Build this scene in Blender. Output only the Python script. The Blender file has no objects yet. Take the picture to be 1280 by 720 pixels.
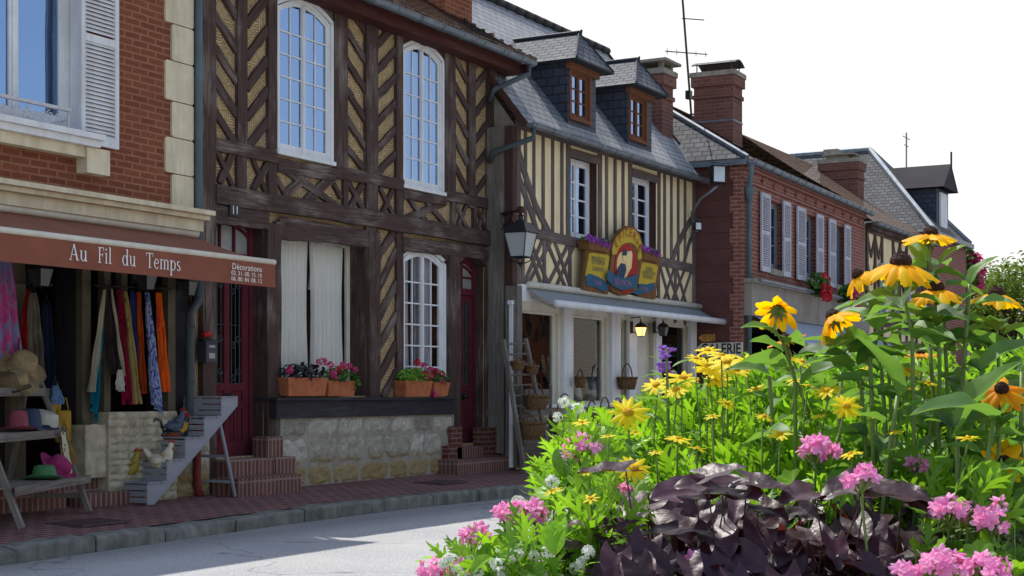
import bpy, math, random
import numpy as np
from mathutils import Vector, Matrix, Euler
random.seed(7); RNG = random.Random(11)
rad = math.radians
COL = bpy.context.scene.collection
# ---------------------------------------------------------------- camera geometry (x along the street, y towards the facades)
F = 1900.0; TH = rad(29.2); HZ = 490.0; EYE = 1.2
CT, ST = math.cos(TH), math.sin(TH)
def ray(px, py):
    a = (px-640)/F; b = (HZ-py)/F
    return Vector((CT+a*ST, ST-a*CT, b))
def at(px, py, Y):
    d = ray(px, py); t = Y/d.y
    return Vector((d.x*t, Y, EYE+d.z*t))
def atx(px, py, X):
    d = ray(px, py); t = X/d.x
    return Vector((X, d.y*t, EYE+d.z*t))
def atd(px, py, Z):
    d = ray(px, py)
    return Vector((d.x*Z, d.y*Z, EYE+d.z*Z))
def gz(y): return max(-0.0, 0.038*(y-9.2))
# ---------------------------------------------------------------- objects
def put(o, parent=None):
    COL.objects.link(o)
    if parent is not None: o.parent = parent
    return o
def tag(o, label=None, cat=None, group=None, kind=None):
    if label: o['label'] = label
    if cat: o['category'] = cat
    if group: o['group'] = group
    if kind: o['kind'] = kind
    return o
def thing(name, label, cat, loc=(0,0,0), rz=0.0, group=None):
    o = bpy.data.objects.new(name, None); o.empty_display_size = .1
    o.location = loc; o.rotation_euler = (0,0,rz); COL.objects.link(o)
    return tag(o, label, cat, group)
def copy_tree(o, parent=None):
    c = o.copy(); COL.objects.link(c)
    if parent is not None: c.parent = parent
    for ch in list(o.children): copy_tree(ch, c)
    return c
def pmat(o):
    m = Matrix.Identity(4)
    while o is not None:
        m = Matrix.Translation(o.location) @ o.rotation_euler.to_matrix().to_4x4() @ m if o.type == 'EMPTY' else m
        o = o.parent
    return m
class MB:
    """collects geometry in world (or frame) coordinates and links it as one mesh"""
    def __init__(s, frame=None):
        s.v = []; s.f = []; s.m = []; s.uv = []; s.fr = frame; s.mi = 0
    def add(s, vs, fs, uvs=None, mi=None):
        b = len(s.v)
        for p in vs:
            p = Vector(p)
            if s.fr is not None: p = s.fr @ p
            s.v.append(p)
        for k, f in enumerate(fs):
            s.f.append([i+b for i in f]); s.m.append(s.mi if mi is None else mi)
            s.uv.append(uvs[k] if uvs else None)
        return b
    def quad(s, a, b, c, d, mi=None): s.add([a,b,c,d], [(0,1,2,3)], None, mi)
    def box(s, x0, x1, y0, y1, z0, z1, mi=None):
        s.obox(Vector(((x0+x1)/2,(y0+y1)/2,(z0+z1)/2)), Vector((abs(x1-x0)/2,0,0)), Vector((0,abs(y1-y0)/2,0)), Vector((0,0,abs(z1-z0)/2)), mi)
    def obox(s, c, a, b, d, mi=None):
        vs = [c+i*a+j*b+k*d for i in (-1,1) for j in (-1,1) for k in (-1,1)]
        fs = [(0,1,3,2),(4,6,7,5),(0,4,5,1),(2,3,7,6),(0,2,6,4),(1,5,7,3)]
        ax = sorted([a,b,d], key=lambda q: -q.length)
        e = [q.normalized() if q.length > 1e-9 else Vector((0,0,1)) for q in ax]
        o1, o2 = RNG.random()*20, RNG.random()*20
        us = []
        for f in fs:
            us.append([((vs[i]-c).dot(e[0])+o1, (vs[i]-c).dot(e[1])+(vs[i]-c).dot(e[2])+o2) for i in f])
        if a.cross(b).dot(d) < 0: fs = [tuple(reversed(f)) for f in fs]; us = [list(reversed(u)) for u in us]
        s.add(vs, fs, us, mi)
    def beam(s, p, q, w, d, nrm=(0,-1,0), jit=.0, seg=1, mi=None, bow=0.0):
        """square timber from p to q; w wide in the facade, d deep along nrm"""
        p, q, n = Vector(p), Vector(q), Vector(nrm).normalized()
        L = (q-p); ln = L.length
        if ln < 1e-6: return
        u = L/ln; side = u.cross(n).normalized()
        vs = []; o1, o2 = RNG.random()*20, RNG.random()*20
        for k in range(seg+1):
            t = k/seg
            c = p+L*t + side*(bow*4*t*(1-t)) + side*RNG.uniform(-jit,jit)*w*.5
            ww = w*(1+RNG.uniform(-jit,jit)); dd = d*(1+RNG.uniform(-jit,jit)*.3)
            for i, j in ((-1,0),(1,0),(1,1),(-1,1)):
                vs.append(c+side*(i*ww/2)+n*(j*dd))
        fs, us = [], []
        for k in range(seg):
            for i in range(4):
                j = (i+1)%4
                fs.append((4*k+i, 4*k+j, 4*k+4+j, 4*k+4+i))
                v0 = i*w+o2; t0, t1 = o1+ln*k/seg, o1+ln*(k+1)/seg
                us.append([(t0,v0),(t0,v0+w),(t1,v0+w),(t1,v0)])
        fs.append((3,2,1,0)); us.append([(o1,o2)]*4)
        e = 4*seg; fs.append((e,e+1,e+2,e+3)); us.append([(o1,o2)]*4)
        s.add(vs, fs, us, mi)
    def tube(s, pts, r, n=8, mi=None, cap=True, flat=None):
        pts = [Vector(p) for p in pts]; N = len(pts)
        rs = r if isinstance(r, (list,tuple)) else [r]*N
        vs = []; up = None
        for k in range(N):
            t = (pts[min(k+1,N-1)]-pts[max(k-1,0)])
            t = t.normalized() if t.length > 1e-9 else Vector((0,0,1))
            if up is None:
                up = Vector((0,0,1)) if abs(t.z) < .9 else Vector((1,0,0))
            x = up - t*up.dot(t)
            if x.length < 1e-6: x = t.orthogonal()
            x.normalize(); y = t.cross(x); up = x
            fy = 1 if flat is None else flat
            for i in range(n):
                a = 2*math.pi*i/n
                vs.append(pts[k]+(x*math.cos(a)+y*math.sin(a)*fy)*rs[k])
        fs = [(k*n+i, k*n+(i+1)%n, (k+1)*n+(i+1)%n, (k+1)*n+i) for k in range(N-1) for i in range(n)]
        if cap: fs += [tuple(reversed(range(n))), tuple((N-1)*n+i for i in range(n))]
        s.add(vs, fs, None, mi)
    def lathe(s, c, prof, n=16, mi=None, sx=1, sy=1, axis=None):
        """prof: list of (r,z)"""
        c = Vector(c); vs = []
        R = Matrix.Identity(3) if axis is None else Vector((0,0,1)).rotation_difference(Vector(axis)).to_matrix()
        for r, z in prof:
            for i in range(n):
                a = 2*math.pi*i/n; vs.append(c+R@Vector((r*math.cos(a)*sx, r*math.sin(a)*sy, z)))
        N = len(prof)
        fs = [(k*n+i, k*n+(i+1)%n, (k+1)*n+(i+1)%n, (k+1)*n+i) for k in range(N-1) for i in range(n)]
        if prof[0][0] > 1e-4: fs.append(tuple(reversed(range(n))))
        if prof[-1][0] > 1e-4: fs.append(tuple((N-1)*n+i for i in range(n)))
        s.add(vs, fs, None, mi)
    def prism(s, poly, d, mi=None, mi_side=None):
        """planar polygon (list of Vector) extruded by vector d"""
        poly = [Vector(p) for p in poly]; d = Vector(d); n = len(poly)
        s.add(poly+[p+d for p in poly], [tuple(range(n)), tuple(reversed(range(n,2*n)))], None, mi)
        s.add(poly+[p+d for p in poly], [(i,(i+1)%n,n+(i+1)%n,n+i) for i in range(n)], None, mi if mi_side is None else mi_side)
    def inst(s, tv, tf, M, mi=None):
        s.add([M@v for v in tv], tf, None, mi)
    def build(s, name, mats, parent=None, smooth=False, label=None, recalc=False):
        me = bpy.data.meshes.new(name)
        vs = s.v
        if parent is not None:
            inv = pmat(parent).inverted(); vs = [inv@v for v in vs]
        me.from_pydata([tuple(v) for v in vs], [], s.f)
        if not isinstance(mats, (list,tuple)): mats = [mats]
        for m in mats: me.materials.append(m)
        if len(mats) > 1: me.polygons.foreach_set('material_index', s.m)
        if any(u is not None for u in s.uv):
            ul = me.uv_layers.new(name='UVMap'); dat = []
            for f, u in zip(s.f, s.uv):
                for k in range(len(f)): dat += list(u[k]) if u is not None else [0.0,0.0]
            ul.data.foreach_set('uv', dat)
        if smooth: me.polygons.foreach_set('use_smooth', [True]*len(me.polygons))
        if recalc:
            import bmesh
            bm = bmesh.new(); bm.from_mesh(me); bmesh.ops.recalc_face_normals(bm, faces=bm.faces); bm.to_mesh(me); bm.free()
        me.update()
        o = bpy.data.objects.new(name, me); put(o, parent)
        if label: o['label'] = label
        return o
def setkind(o): o['kind'] = 'structure'; return o
# ---------------------------------------------------------------- text to mesh
_tc = {}
def text_geo(txt, size=1.0, bold=0.0):
    k = (txt, bold)
    if k not in _tc:
        cu = bpy.data.curves.new('lettering', 'FONT'); cu.body = txt; cu.size = 1; cu.offset = bold; cu.resolution_u = 3
        cu.align_x = 'CENTER'; cu.align_y = 'CENTER'
        o = bpy.data.objects.new('lettering', cu); COL.objects.link(o)
        bpy.context.view_layer.update()
        dg = bpy.context.evaluated_depsgraph_get(); me = bpy.data.meshes.new_from_object(o.evaluated_get(dg))
        _tc[k] = ([v.co.copy() for v in me.vertices], [tuple(p.vertices) for p in me.polygons])
        bpy.data.objects.remove(o); bpy.data.curves.remove(cu); bpy.data.meshes.remove(me)
    v, f = _tc[k]
    return [p*size for p in v], f
def put_text(mb, txt, c, ex, ez, size, bold=0.0, sx=1.0, mi=None):
    """flat letters centred at c, ex = reading direction, ez = up"""
    v, f = text_geo(txt, size, bold); c = Vector(c); ex = Vector(ex); ez = Vector(ez)
    mb.add([c+ex*(p.x*sx)+ez*p.y for p in v], f, None, mi)
# ---------------------------------------------------------------- materials
def lin(r, g, b):
    def c(x):
        x /= 255; return x/12.92 if x <= .04045 else ((x+.055)/1.055)**2.4
    return (c(r), c(g), c(b), 1)
class NT:
    def __init__(s, name, rough=.8, spec=.3):
        s.mat = bpy.data.materials.new(name); s.mat.use_nodes = True; s.t = s.mat.node_tree; s.t.nodes.clear()
        s.out = s.n('ShaderNodeOutputMaterial'); s.p = s.n('ShaderNodeBsdfPrincipled')
        s.p.inputs['Roughness'].default_value = rough; s.p.inputs['Specular IOR Level'].default_value = spec
        s.l(s.p.outputs[0], s.out.inputs[0])
    def n(s, t, **k):
        nd = s.t.nodes.new(t)
        for a, b in k.items(): setattr(nd, a, b)
        return nd
    def l(s, a, b): s.t.links.new(a, b)
    def set(s, nd, **k):
        for a, b in k.items(): nd.inputs[a.replace('_',' ')].default_value = b
        return nd
    def coord(s, kind='Object'): return s.n('ShaderNodeTexCoord').outputs[kind]
    def mapping(s, vec, scale=(1,1,1), rot=(0,0,0), loc=(0,0,0)):
        m = s.n('ShaderNodeMapping'); s.l(vec, m.inputs[0])
        m.inputs['Scale'].default_value = scale; m.inputs['Rotation'].default_value = rot; m.inputs['Location'].default_value = loc
        return m.outputs[0]
    def noise(s, vec, scale, detail=4, rough=.55, dist=0):
        m = s.n('ShaderNodeTexNoise'); s.l(vec, m.inputs['Vector'])
        s.set(m, Scale=scale, Detail=detail, Roughness=rough, Distortion=dist); return m.outputs[0]
    def ramp(s, fac, stops, interp='LINEAR'):
        r = s.n('ShaderNodeValToRGB'); s.l(fac, r.inputs[0]); cr = r.color_ramp; cr.interpolation = interp
        while len(cr.elements) < len(stops): cr.elements.new(.5)
        for e, (p, c) in zip(cr.elements, stops): e.position = p; e.color = c if len(c) == 4 else (*c, 1)
        return r.outputs[0]
    def mix(s, fac, a, b, mode='MIX'):
        m = s.n('ShaderNodeMix', data_type='RGBA', blend_type=mode)
        for sock, v in ((m.inputs[0],fac),(m.inputs[6],a),(m.inputs[7],b)):
            if hasattr(v, 'is_output'): s.l(v, sock)
            else: sock.default_value = v
        return m.outputs[2]
    def math(s, op, a, b=0.0, clamp=False):
        m = s.n('ShaderNodeMath', operation=op, use_clamp=clamp)
        for sock, v in ((m.inputs[0],a),(m.inputs[1],b)):
            if hasattr(v, 'is_output'): s.l(v, sock)
            else: sock.default_value = v
        return m.outputs[0]
    def sep(s, v):
        q = s.n('ShaderNodeSeparateXYZ'); s.l(v, q.inputs[0]); return q.outputs
    def comb(s, x, y, z=0.0):
        q = s.n('ShaderNodeCombineXYZ')
        for sock, v in zip(q.inputs, (x,y,z)):
            if hasattr(v, 'is_output'): s.l(v, sock)
            else: sock.default_value = v
        return q.outputs[0]
    def bump(s, h, strength=.5, dist=.01):
        b = s.n('ShaderNodeBump'); s.l(h, b.inputs['Height']); b.inputs['Strength'].default_value = strength; b.inputs['Distance'].default_value = dist
        s.l(b.outputs[0], s.p.inputs['Normal']); return b
    def color(s, c):
        if hasattr(c, 'is_output'): s.l(c, s.p.inputs['Base Color'])
        else: s.p.inputs['Base Color'].default_value = c
        return s
def facade_uv(nt):
    x, y, z = nt.sep(nt.coord()); return nt.comb(nt.math('ADD', x, y), z, 0.0)
def m_plain(name, c, rough=.6, var=.18, scale=6, spec=.3, metal=0, bump=.0):
    nt = NT(name, rough, spec); v = nt.noise(nt.coord(), scale, 5)
    c0 = tuple(x*(1-var) for x in c[:3])+(1,); c1 = tuple(min(1,x*(1+var)) for x in c[:3])+(1,)
    nt.color(nt.ramp(v, [(.3,c0),(.7,c1)])); nt.p.inputs['Metallic'].default_value = metal
    if bump: nt.bump(v, bump, .01)
    return nt.mat
def m_brick(name, c1, c2, mortar, bw=.225, rh=.072, ms=.011, rough=.9, dirt=(.03,.025,.02,1), dirt_amt=.35, floor=False, soft=.15, bumpd=.008, offset=.5):
    nt = NT(name, rough, .2)
    uv = nt.coord() if floor else facade_uv(nt)
    wob = nt.n('ShaderNodeVectorMath', operation='ADD')
    nz = nt.n('ShaderNodeTexNoise'); nt.l(uv, nz.inputs['Vector']); nz.inputs['Scale'].default_value = 2.2
    sc = nt.n('ShaderNodeVectorMath', operation='SCALE'); nt.l(nz.outputs[1], sc.inputs[0]); sc.inputs['Scale'].default_value = .02
    nt.l(uv, wob.inputs[0]); nt.l(sc.outputs[0], wob.inputs[1]); uv = wob.outputs[0]
    b = nt.n('ShaderNodeTexBrick'); nt.l(uv, b.inputs['Vector'])
    nt.set(b, Scale=1.0, Brick_Width=bw, Row_Height=rh, Mortar_Size=ms, Mortar_Smooth=soft, Bias=0.0)
    b.offset = offset
    b.inputs['Color1'].default_value = c1; b.inputs['Color2'].default_value = c2; b.inputs['Mortar'].default_value = mortar
    n1 = nt.noise(uv, 9, 6, .65); n2 = nt.noise(uv, 1.3, 4); n3 = nt.noise(uv, 70, 3)
    c = nt.mix(nt.math('MULTIPLY', nt.ramp(n1, [(.35,(0,0,0)),(.75,(1,1,1))]), .45), b.outputs[0], tuple(x*.5 for x in c1[:3])+(1,))
    c = nt.mix(nt.math('MULTIPLY', nt.ramp(n2, [(.45,(0,0,0)),(.75,(1,1,1))]), dirt_amt), c, dirt)
    nt.color(nt.mix(nt.ramp(n3, [(.3,(0,0,0)),(.7,(.35,.35,.35))]), c, tuple(min(1,x*1.5) for x in c1[:3])+(1,)))
    h = nt.math('ADD', nt.math('MULTIPLY', nt.math('SUBTRACT', 1.0, b.outputs[1]), 1.0), nt.math('MULTIPLY', n3, .35))
    nt.bump(h, .8, bumpd); return nt.mat
def m_timber(name, c0, c1, worn, wornamt=.5, rough=.85, k=1.0):
    nt = NT(name, rough, .25); uv = nt.coord('UV')
    g = nt.noise(nt.mapping(uv, (2.0,38*k,1)), 1.0, 7, .7, .4)
    big = nt.noise(nt.mapping(uv, (1.2,3.5,1)), 1.0, 5, .6); obj = nt.noise(nt.coord(), 1.1, 4)
    c = nt.ramp(g, [(.3,c0),(.72,c1)])
    wf = nt.ramp(nt.math('ADD', nt.math('MULTIPLY', big, .6), nt.math('MULTIPLY', obj, .5)), [(.55,(0,0,0)),(.68,(1,1,1))])
    wf = nt.math('MULTIPLY', nt.math('MULTIPLY', wf, nt.ramp(g, [(.35,(0,0,0)),(.6,(1,1,1))])), wornamt)
    nt.color(nt.mix(wf, c, worn)); nt.bump(g, .7, .012); return nt.mat
def m_glass(name, tint=(.9,.95,1,1), rough=.02, refl=.12, trans=.86, fk=1.0, gcol=(1,1,1,1)):
    nt = NT(name); nt.t.nodes.remove(nt.p)
    tr = nt.n('ShaderNodeBsdfTransparent'); tr.inputs[0].default_value = tint
    gl = nt.n('ShaderNodeBsdfGlossy'); gl.inputs['Roughness'].default_value = rough; gl.inputs[0].default_value = gcol
    x = nt.noise(nt.coord(), 1.6, 2)
    bp = nt.n('ShaderNodeBump'); nt.l(x, bp.inputs['Height']); bp.inputs['Strength'].default_value = .25; bp.inputs['Distance'].default_value = .02
    nt.l(bp.outputs[0], gl.inputs['Normal'])
    fr = nt.n('ShaderNodeFresnel'); fr.inputs[0].default_value = 1.5
    fac = nt.math('ADD', nt.math('MULTIPLY', fr.outputs[0], fk), refl, True)
    mx = nt.n('ShaderNodeMixShader'); nt.l(fac, mx.inputs[0]); nt.l(tr.outputs[0], mx.inputs[1]); nt.l(gl.outputs[0], mx.inputs[2])
    nt.l(mx.outputs[0], nt.out.inputs[0]); return nt.mat
def m_leaf(name, c, c2, trans=.45, tcol=None, rough=.45, spec=.4, scale=14, veins=False, pale=None):
    nt = NT(name, rough, spec)
    g = nt.n('ShaderNodeNewGeometry'); v = nt.noise(nt.coord(), scale, 4)
    f = nt.math('ADD', nt.math('MULTIPLY', g.outputs['Random Per Island'], .6), nt.math('MULTIPLY', v, .5))
    colr = nt.ramp(f, [(.2,c),(.85,c2)])
    nt.color(colr); nt.bump(v, .5, .003)
    tl = nt.n('ShaderNodeBsdfTranslucent')
    if tcol is None: nt.l(colr, tl.inputs[0])
    else: nt.l(nt.mix(.5, nt.mix(1.0, colr, (1.5,1.5,1.3,1), 'MULTIPLY'), tcol), tl.inputs[0])
    mx = nt.n('ShaderNodeMixShader'); mx.inputs[0].default_value = trans
    nt.l(nt.p.outputs[0], mx.inputs[1]); nt.l(tl.outputs[0], mx.inputs[2]); nt.l(mx.outputs[0], nt.out.inputs[0])
    return nt.mat
def m_cloth(name, cols, scale=9, trans=.2, rough=.9, stretch=(1,1,.25)):
    nt = NT(name, rough, .1); v = nt.noise(nt.mapping(nt.coord(), stretch), scale, 4, .6, .8)
    n = len(cols); colr = nt.ramp(v, [(.3+.4*i/max(1,n-1), c) for i, c in enumerate(cols)], 'LINEAR' if n < 3 else 'EASE')
    nt.color(colr)
    tl = nt.n('ShaderNodeBsdfTranslucent'); nt.l(colr, tl.inputs[0])
    mx = nt.n('ShaderNodeMixShader'); mx.inputs[0].default_value = trans
    nt.l(nt.p.outputs[0], mx.inputs[1]); nt.l(tl.outputs[0], mx.inputs[2]); nt.l(mx.outputs[0], nt.out.inputs[0])
    return nt.mat
M = {}
M['brick_orange'] = m_brick('brick_orange', lin(134,76,54), lin(104,56,44), lin(154,110,84), .235, .0725, .013, dirt_amt=.25)
M['brick_dark'] = m_brick('brick_dark', lin(104,56,48), lin(78,44,40), lin(128,108,98), .225, .07, .012, dirt_amt=.35)
M['brick_red'] = m_brick('brick_red', lin(138,82,70), lin(108,62,56), lin(160,132,120), .225, .075, .013, dirt_amt=.25)
M['brick_step'] = m_brick('brick_step', lin(116,76,68), lin(88,60,56), lin(150,132,122), .07, .22, .012, offset=0.0, dirt_amt=.4)
M['brick_paving'] = m_brick('brick_paving', lin(112,72,68), lin(78,50,50), lin(150,130,122), .215, .11, .013, floor=True, dirt_amt=.4, dirt=lin(60,52,50))
M['chim_brick'] = m_brick('chimney_brick', lin(124,80,70), lin(90,58,52), lin(120,98,90), .22, .075, .012, dirt_amt=.4)
M['timber_dark'] = m_timber('timber_dark', lin(48,36,33), lin(92,71,64), lin(158,146,136), .6)
M['timber_grey'] = m_timber('timber_grey', lin(72,62,60), lin(112,100,96), lin(150,140,134), .5)
M['timber_weather'] = m_timber('timber_weathered', lin(84,78,72), lin(132,124,116), lin(170,164,156), .5)
M['timber_white'] = m_timber('painted_wood_lilac_grey', lin(126,127,134), lin(156,157,164), lin(180,180,186), .4)
M['timber_brown'] = m_timber('timber_brown', lin(56,36,34), lin(88,60,54), lin(110,90,84), .3)
M['plank_dark'] = m_timber('plank_dark', lin(34,32,36), lin(58,54,58), lin(84,82,84), .4)
M['fascia'] = m_timber('fascia_red', lin(56,26,24), lin(88,44,38), lin(100,80,70), .4)
def m_infill():
    nt = NT('tile_nogging', .9, .15); uv = facade_uv(nt)
    vo = nt.n('ShaderNodeTexVoronoi'); nt.l(uv, vo.inputs['Vector']); vo.inputs['Scale'].default_value = 5.5
    ang = nt.math('MULTIPLY', nt.math('FLOOR', nt.math('MULTIPLY', nt.sep(vo.outputs['Color'])[0], 4.0)), .785)
    vr = nt.n('ShaderNodeVectorRotate', rotation_type='Z_AXIS'); nt.l(uv, vr.inputs[0]); nt.l(ang, vr.inputs['Angle'])
    b = nt.n('ShaderNodeTexBrick'); nt.l(vr.outputs[0], b.inputs['Vector'])
    nt.set(b, Scale=1.0, Brick_Width=.2, Row_Height=.032, Mortar_Size=.0065, Mortar_Smooth=.3)
    b.inputs['Color1'].default_value = lin(204,178,132); b.inputs['Color2'].default_value = lin(176,142,98); b.inputs['Mortar'].default_value = lin(112,90,64)
    n1 = nt.noise(uv, 2.0, 5); n2 = nt.noise(uv, 40, 3)
    c = nt.mix(nt.math('MULTIPLY', nt.ramp(n1, [(.4,(0,0,0)),(.7,(1,1,1))]), .5), b.outputs[0], lin(134,110,92))
    nt.color(nt.mix(nt.ramp(n2, [(.35,(0,0,0)),(.75,(.4,.4,.4))]), c, lin(200,180,140)))
    nt.bump(nt.math('ADD', nt.math('SUBTRACT', 1.0, b.outputs[1]), nt.math('MULTIPLY', n2, .3)), .9, .012); return nt.mat
M['infill'] = m_infill()
def m_plaster(name, c, c2, stain, amt=.4, scale=2.5):
    nt = NT(name, .9, .15); o = nt.coord(); n1 = nt.noise(o, scale, 6, .6); n2 = nt.noise(o, 45, 3)
    st = nt.noise(nt.mapping(o, (6,6,.7)), 1.0, 5, .65)
    col = nt.mix(nt.math('MULTIPLY', nt.ramp(st, [(.45,(0,0,0)),(.75,(1,1,1))]), amt), nt.ramp(n1, [(.3,c),(.7,c2)]), stain)
    nt.color(col); nt.bump(nt.math('ADD', n1, nt.math('MULTIPLY', n2, .4)), .35, .008); return nt.mat
M['plaster_cream'] = m_plaster('cream_plaster', lin(226,206,160), lin(240,224,184), lin(168,150,118), .4)
M['stone_cream'] = m_plaster('cream_stone', lin(208,194,164), lin(226,214,184), lin(130,116,96), .45, 4)
M['stone_grey'] = m_plaster('grey_stone', lin(128,122,112), lin(158,150,138), lin(84,78,70), .5, 5)
M['mortar'] = m_plaster('lime_mortar', lin(140,134,120), lin(164,156,142), lin(104,98,88), .5, 6)
def m_rubble():
    nt = NT('limestone_rubble', .9, .15); o = nt.coord()
    g = nt.n('ShaderNodeNewGeometry'); n1 = nt.noise(o, 7, 7, .7); n2 = nt.noise(o, 38, 5, .7); z = nt.sep(o)[2]
    base = nt.ramp(nt.math('ADD', nt.math('MULTIPLY', g.outputs['Random Per Island'], .35), nt.math('MULTIPLY', n1, .7)), [(.25,lin(118,112,98)),(.5,lin(166,160,144)),(.75,lin(202,196,180))])
    yel = nt.math('MULTIPLY', nt.ramp(nt.math('ADD', z, nt.math('MULTIPLY', n1, .25)), [(.42,(1,1,1)),(.56,(0,0,0))]), .75)
    c = nt.mix(yel, base, lin(150,124,66))
    nt.color(nt.mix(nt.ramp(n2, [(.5,(0,0,0)),(.7,(.6,.6,.6))]), c, lin(92,86,76)))
    nt.bump(nt.math('ADD', n1, nt.math('MULTIPLY', n2, .5)), 1.0, .03); return nt.mat
M['rubble'] = m_rubble()
M['rubble_thin'] = m_plaster('thin_limestone', lin(150,140,118), lin(190,180,156), lin(96,88,74), .5, 9)
def m_slate(name, c1, c2, c3, bw=.22, rh=.13, rough=.42, spec=.6):
    nt = NT(name, rough, spec); uv = nt.coord('UV')
    b = nt.n('ShaderNodeTexBrick'); nt.l(uv, b.inputs['Vector'])
    nt.set(b, Scale=1.0, Brick_Width=bw, Row_Height=rh, Mortar_Size=.012, Mortar_Smooth=.2)
    b.inputs['Color1'].default_value = c1; b.inputs['Color2'].default_value = c2; b.inputs['Mortar'].default_value = c3
    n1 = nt.noise(uv, 3, 5); n2 = nt.noise(uv, 26, 4)
    nt.color(nt.mix(nt.math('MULTIPLY', nt.ramp(n2, [(.4,(0,0,0)),(.7,(1,1,1))]), .5), b.outputs[0], nt.ramp(n1, [(.3,c2),(.7,c3)])))
    saw = nt.math('FRACT', nt.math('DIVIDE', nt.sep(uv)[1], rh))
    nt.bump(nt.math('ADD', nt.math('ADD', nt.math('MULTIPLY', nt.math('SUBTRACT', 1.0, saw), .8), nt.math('SUBTRACT', 1.0, b.outputs[1])), nt.math('MULTIPLY', n2, .4)), .9, .014)
    return nt.mat
M['slate'] = m_slate('roof_slate', lin(152,154,156), lin(122,126,130), lin(66,68,70), rough=.42, spec=.8)
M['slate_old'] = m_slate('old_roof_slate', lin(104,105,107), lin(74,75,78), lin(42,42,44), .2, .12, rough=.75, spec=.25)
M['slate_hang'] = m_slate('slate_cladding', lin(60,66,80), lin(50,56,68), lin(34,38,48), .22, .14, .6, .3)
M['tile'] = m_slate('brown_roof_tile', lin(126,100,80), lin(96,74,62), lin(50,42,36), .17, .11, .85, .2)
M['brown_siding'] = m_plain('siding_brown', lin(92,58,56), .8, .2, 3)  # own brown of the gable siding boards
M['white_paint'] = m_plaster('white_paint', lin(214,214,214), lin(230,230,230), lin(150,150,146), .35, 5)
M['cream_paint'] = m_plaster('cream_paint', lin(206,200,184), lin(222,216,200), lin(150,144,130), .3, 4)
M['shutter_grey'] = m_plaster('shutter_grey_paint', lin(176,178,188), lin(192,194,202), lin(120,120,124), .3, 5)
M['glass'] = m_glass('window_glass', (.7,.75,.82,1), refl=.42, gcol=(.42,.62,1,1))  # blue of the mirrored sky is put into the gloss colour
M['glass_shop'] = m_glass('shop_glass', (1,1,1,1), refl=.0, fk=.55)
M['glass_pale'] = m_plain('frosted_pane', lin(150,152,146), .3, .15, 4, .5)
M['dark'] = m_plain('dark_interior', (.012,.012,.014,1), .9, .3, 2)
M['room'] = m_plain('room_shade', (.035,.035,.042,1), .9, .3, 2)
M['curtain'] = m_cloth('net_curtain', [lin(190,196,208), lin(226,228,234)], 6, .35)
def m_net():
    nt = NT('lace_curtain', .9, .1); o = nt.coord()
    st = nt.noise(nt.mapping(o, (30,30,1.2)), 1.0, 3)
    nt.color(nt.ramp(st, [(.3,lin(240,238,230)),(.7,lin(255,254,246))]))
    tr = nt.n('ShaderNodeBsdfTransparent'); tl = nt.n('ShaderNodeBsdfTranslucent'); tl.inputs[0].default_value = (.9,.9,.88,1)
    a = nt.n('ShaderNodeMixShader'); a.inputs[0].default_value = .15; nt.l(nt.p.outputs[0], a.inputs[1]); nt.l(tl.outputs[0], a.inputs[2])
    b = nt.n('ShaderNodeMixShader'); nt.l(nt.ramp(st, [(.35,(.03,.03,.03)),(.65,(.22,.22,.22))]), b.inputs[0]); nt.l(a.outputs[0], b.inputs[1]); nt.l(tr.outputs[0], b.inputs[2])
    nt.l(b.outputs[0], nt.out.inputs[0]); return nt.mat
M['net'] = m_net()
M['zinc'] = m_plain('zinc', lin(112,120,128), .5, .25, 5, .5, .5)
M['pipe_blue'] = m_plain('pipe_grey_blue', lin(88,104,112), .6, .2, 3)
M['pipe_dark'] = m_plain('pipe_dark', lin(70,76,80), .6, .2, 3)
M['iron'] = m_plain('black_iron', lin(30,30,32), .5, .3, 20, .4)
M['iron_rust'] = m_plain('rusty_iron', lin(66,38,36), .7, .3, 20)
M['iron_white'] = m_plain('white_iron', lin(190,190,192), .5, .15, 20)
M['door_red'] = m_plaster('door_dark_red', lin(88,34,44), lin(104,42,52), lin(54,26,32), .4, 5)
M['orange_wood'] = m_plaster('orange_wood', lin(108,70,52), lin(124,82,62), lin(110,66,40), .4, 6)
M['awning'] = m_plain('terracotta_canvas', lin(138,88,70), .9, .12, 3)
M['awning_b'] = m_plain('terracotta_valance', lin(132,78,60), .9, .12, 3)
M['white_text'] = m_plain('white_lettering', lin(230,226,220), .8, .03, 5)
M['black_text'] = m_plain('black_lettering', lin(24,24,26), .7, .1, 5)
M['wood_shop'] = m_plaster('shop_frame_paint', lin(84,76,62), lin(104,94,78), lin(96,84,68), .4, 5)
def m_terra():
    nt = NT('terracotta', .85, .2); o = nt.coord(); n = nt.noise(o, 12, 5); nt.color(nt.ramp(n, [(.3,lin(154,88,58)),(.7,lin(184,112,76))])); nt.bump(n, .3, .01); return nt.mat
M['terracotta'] = m_terra()
def m_wicker():
    nt = NT('wicker', .75, .3); x, y, z = nt.sep(nt.coord())
    w = nt.n('ShaderNodeTexWave', wave_type='BANDS', bands_direction='Z'); nt.l(nt.coord(), w.inputs['Vector']); nt.set(w, Scale=22.0, Distortion=4.0, Detail=2.0, Detail_Scale=6.0)
    w2 = nt.noise(nt.mapping(nt.coord(), (40,40,14)), 1.0, 3)
    f = nt.math('MULTIPLY', w.outputs[1], w2)
    nt.color(nt.ramp(f, [(.08,lin(58,38,20)),(.35,lin(142,104,62)),(.7,lin(190,156,108))])); nt.bump(f, 1.0, .02); return nt.mat
M['wicker'] = m_wicker()
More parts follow.
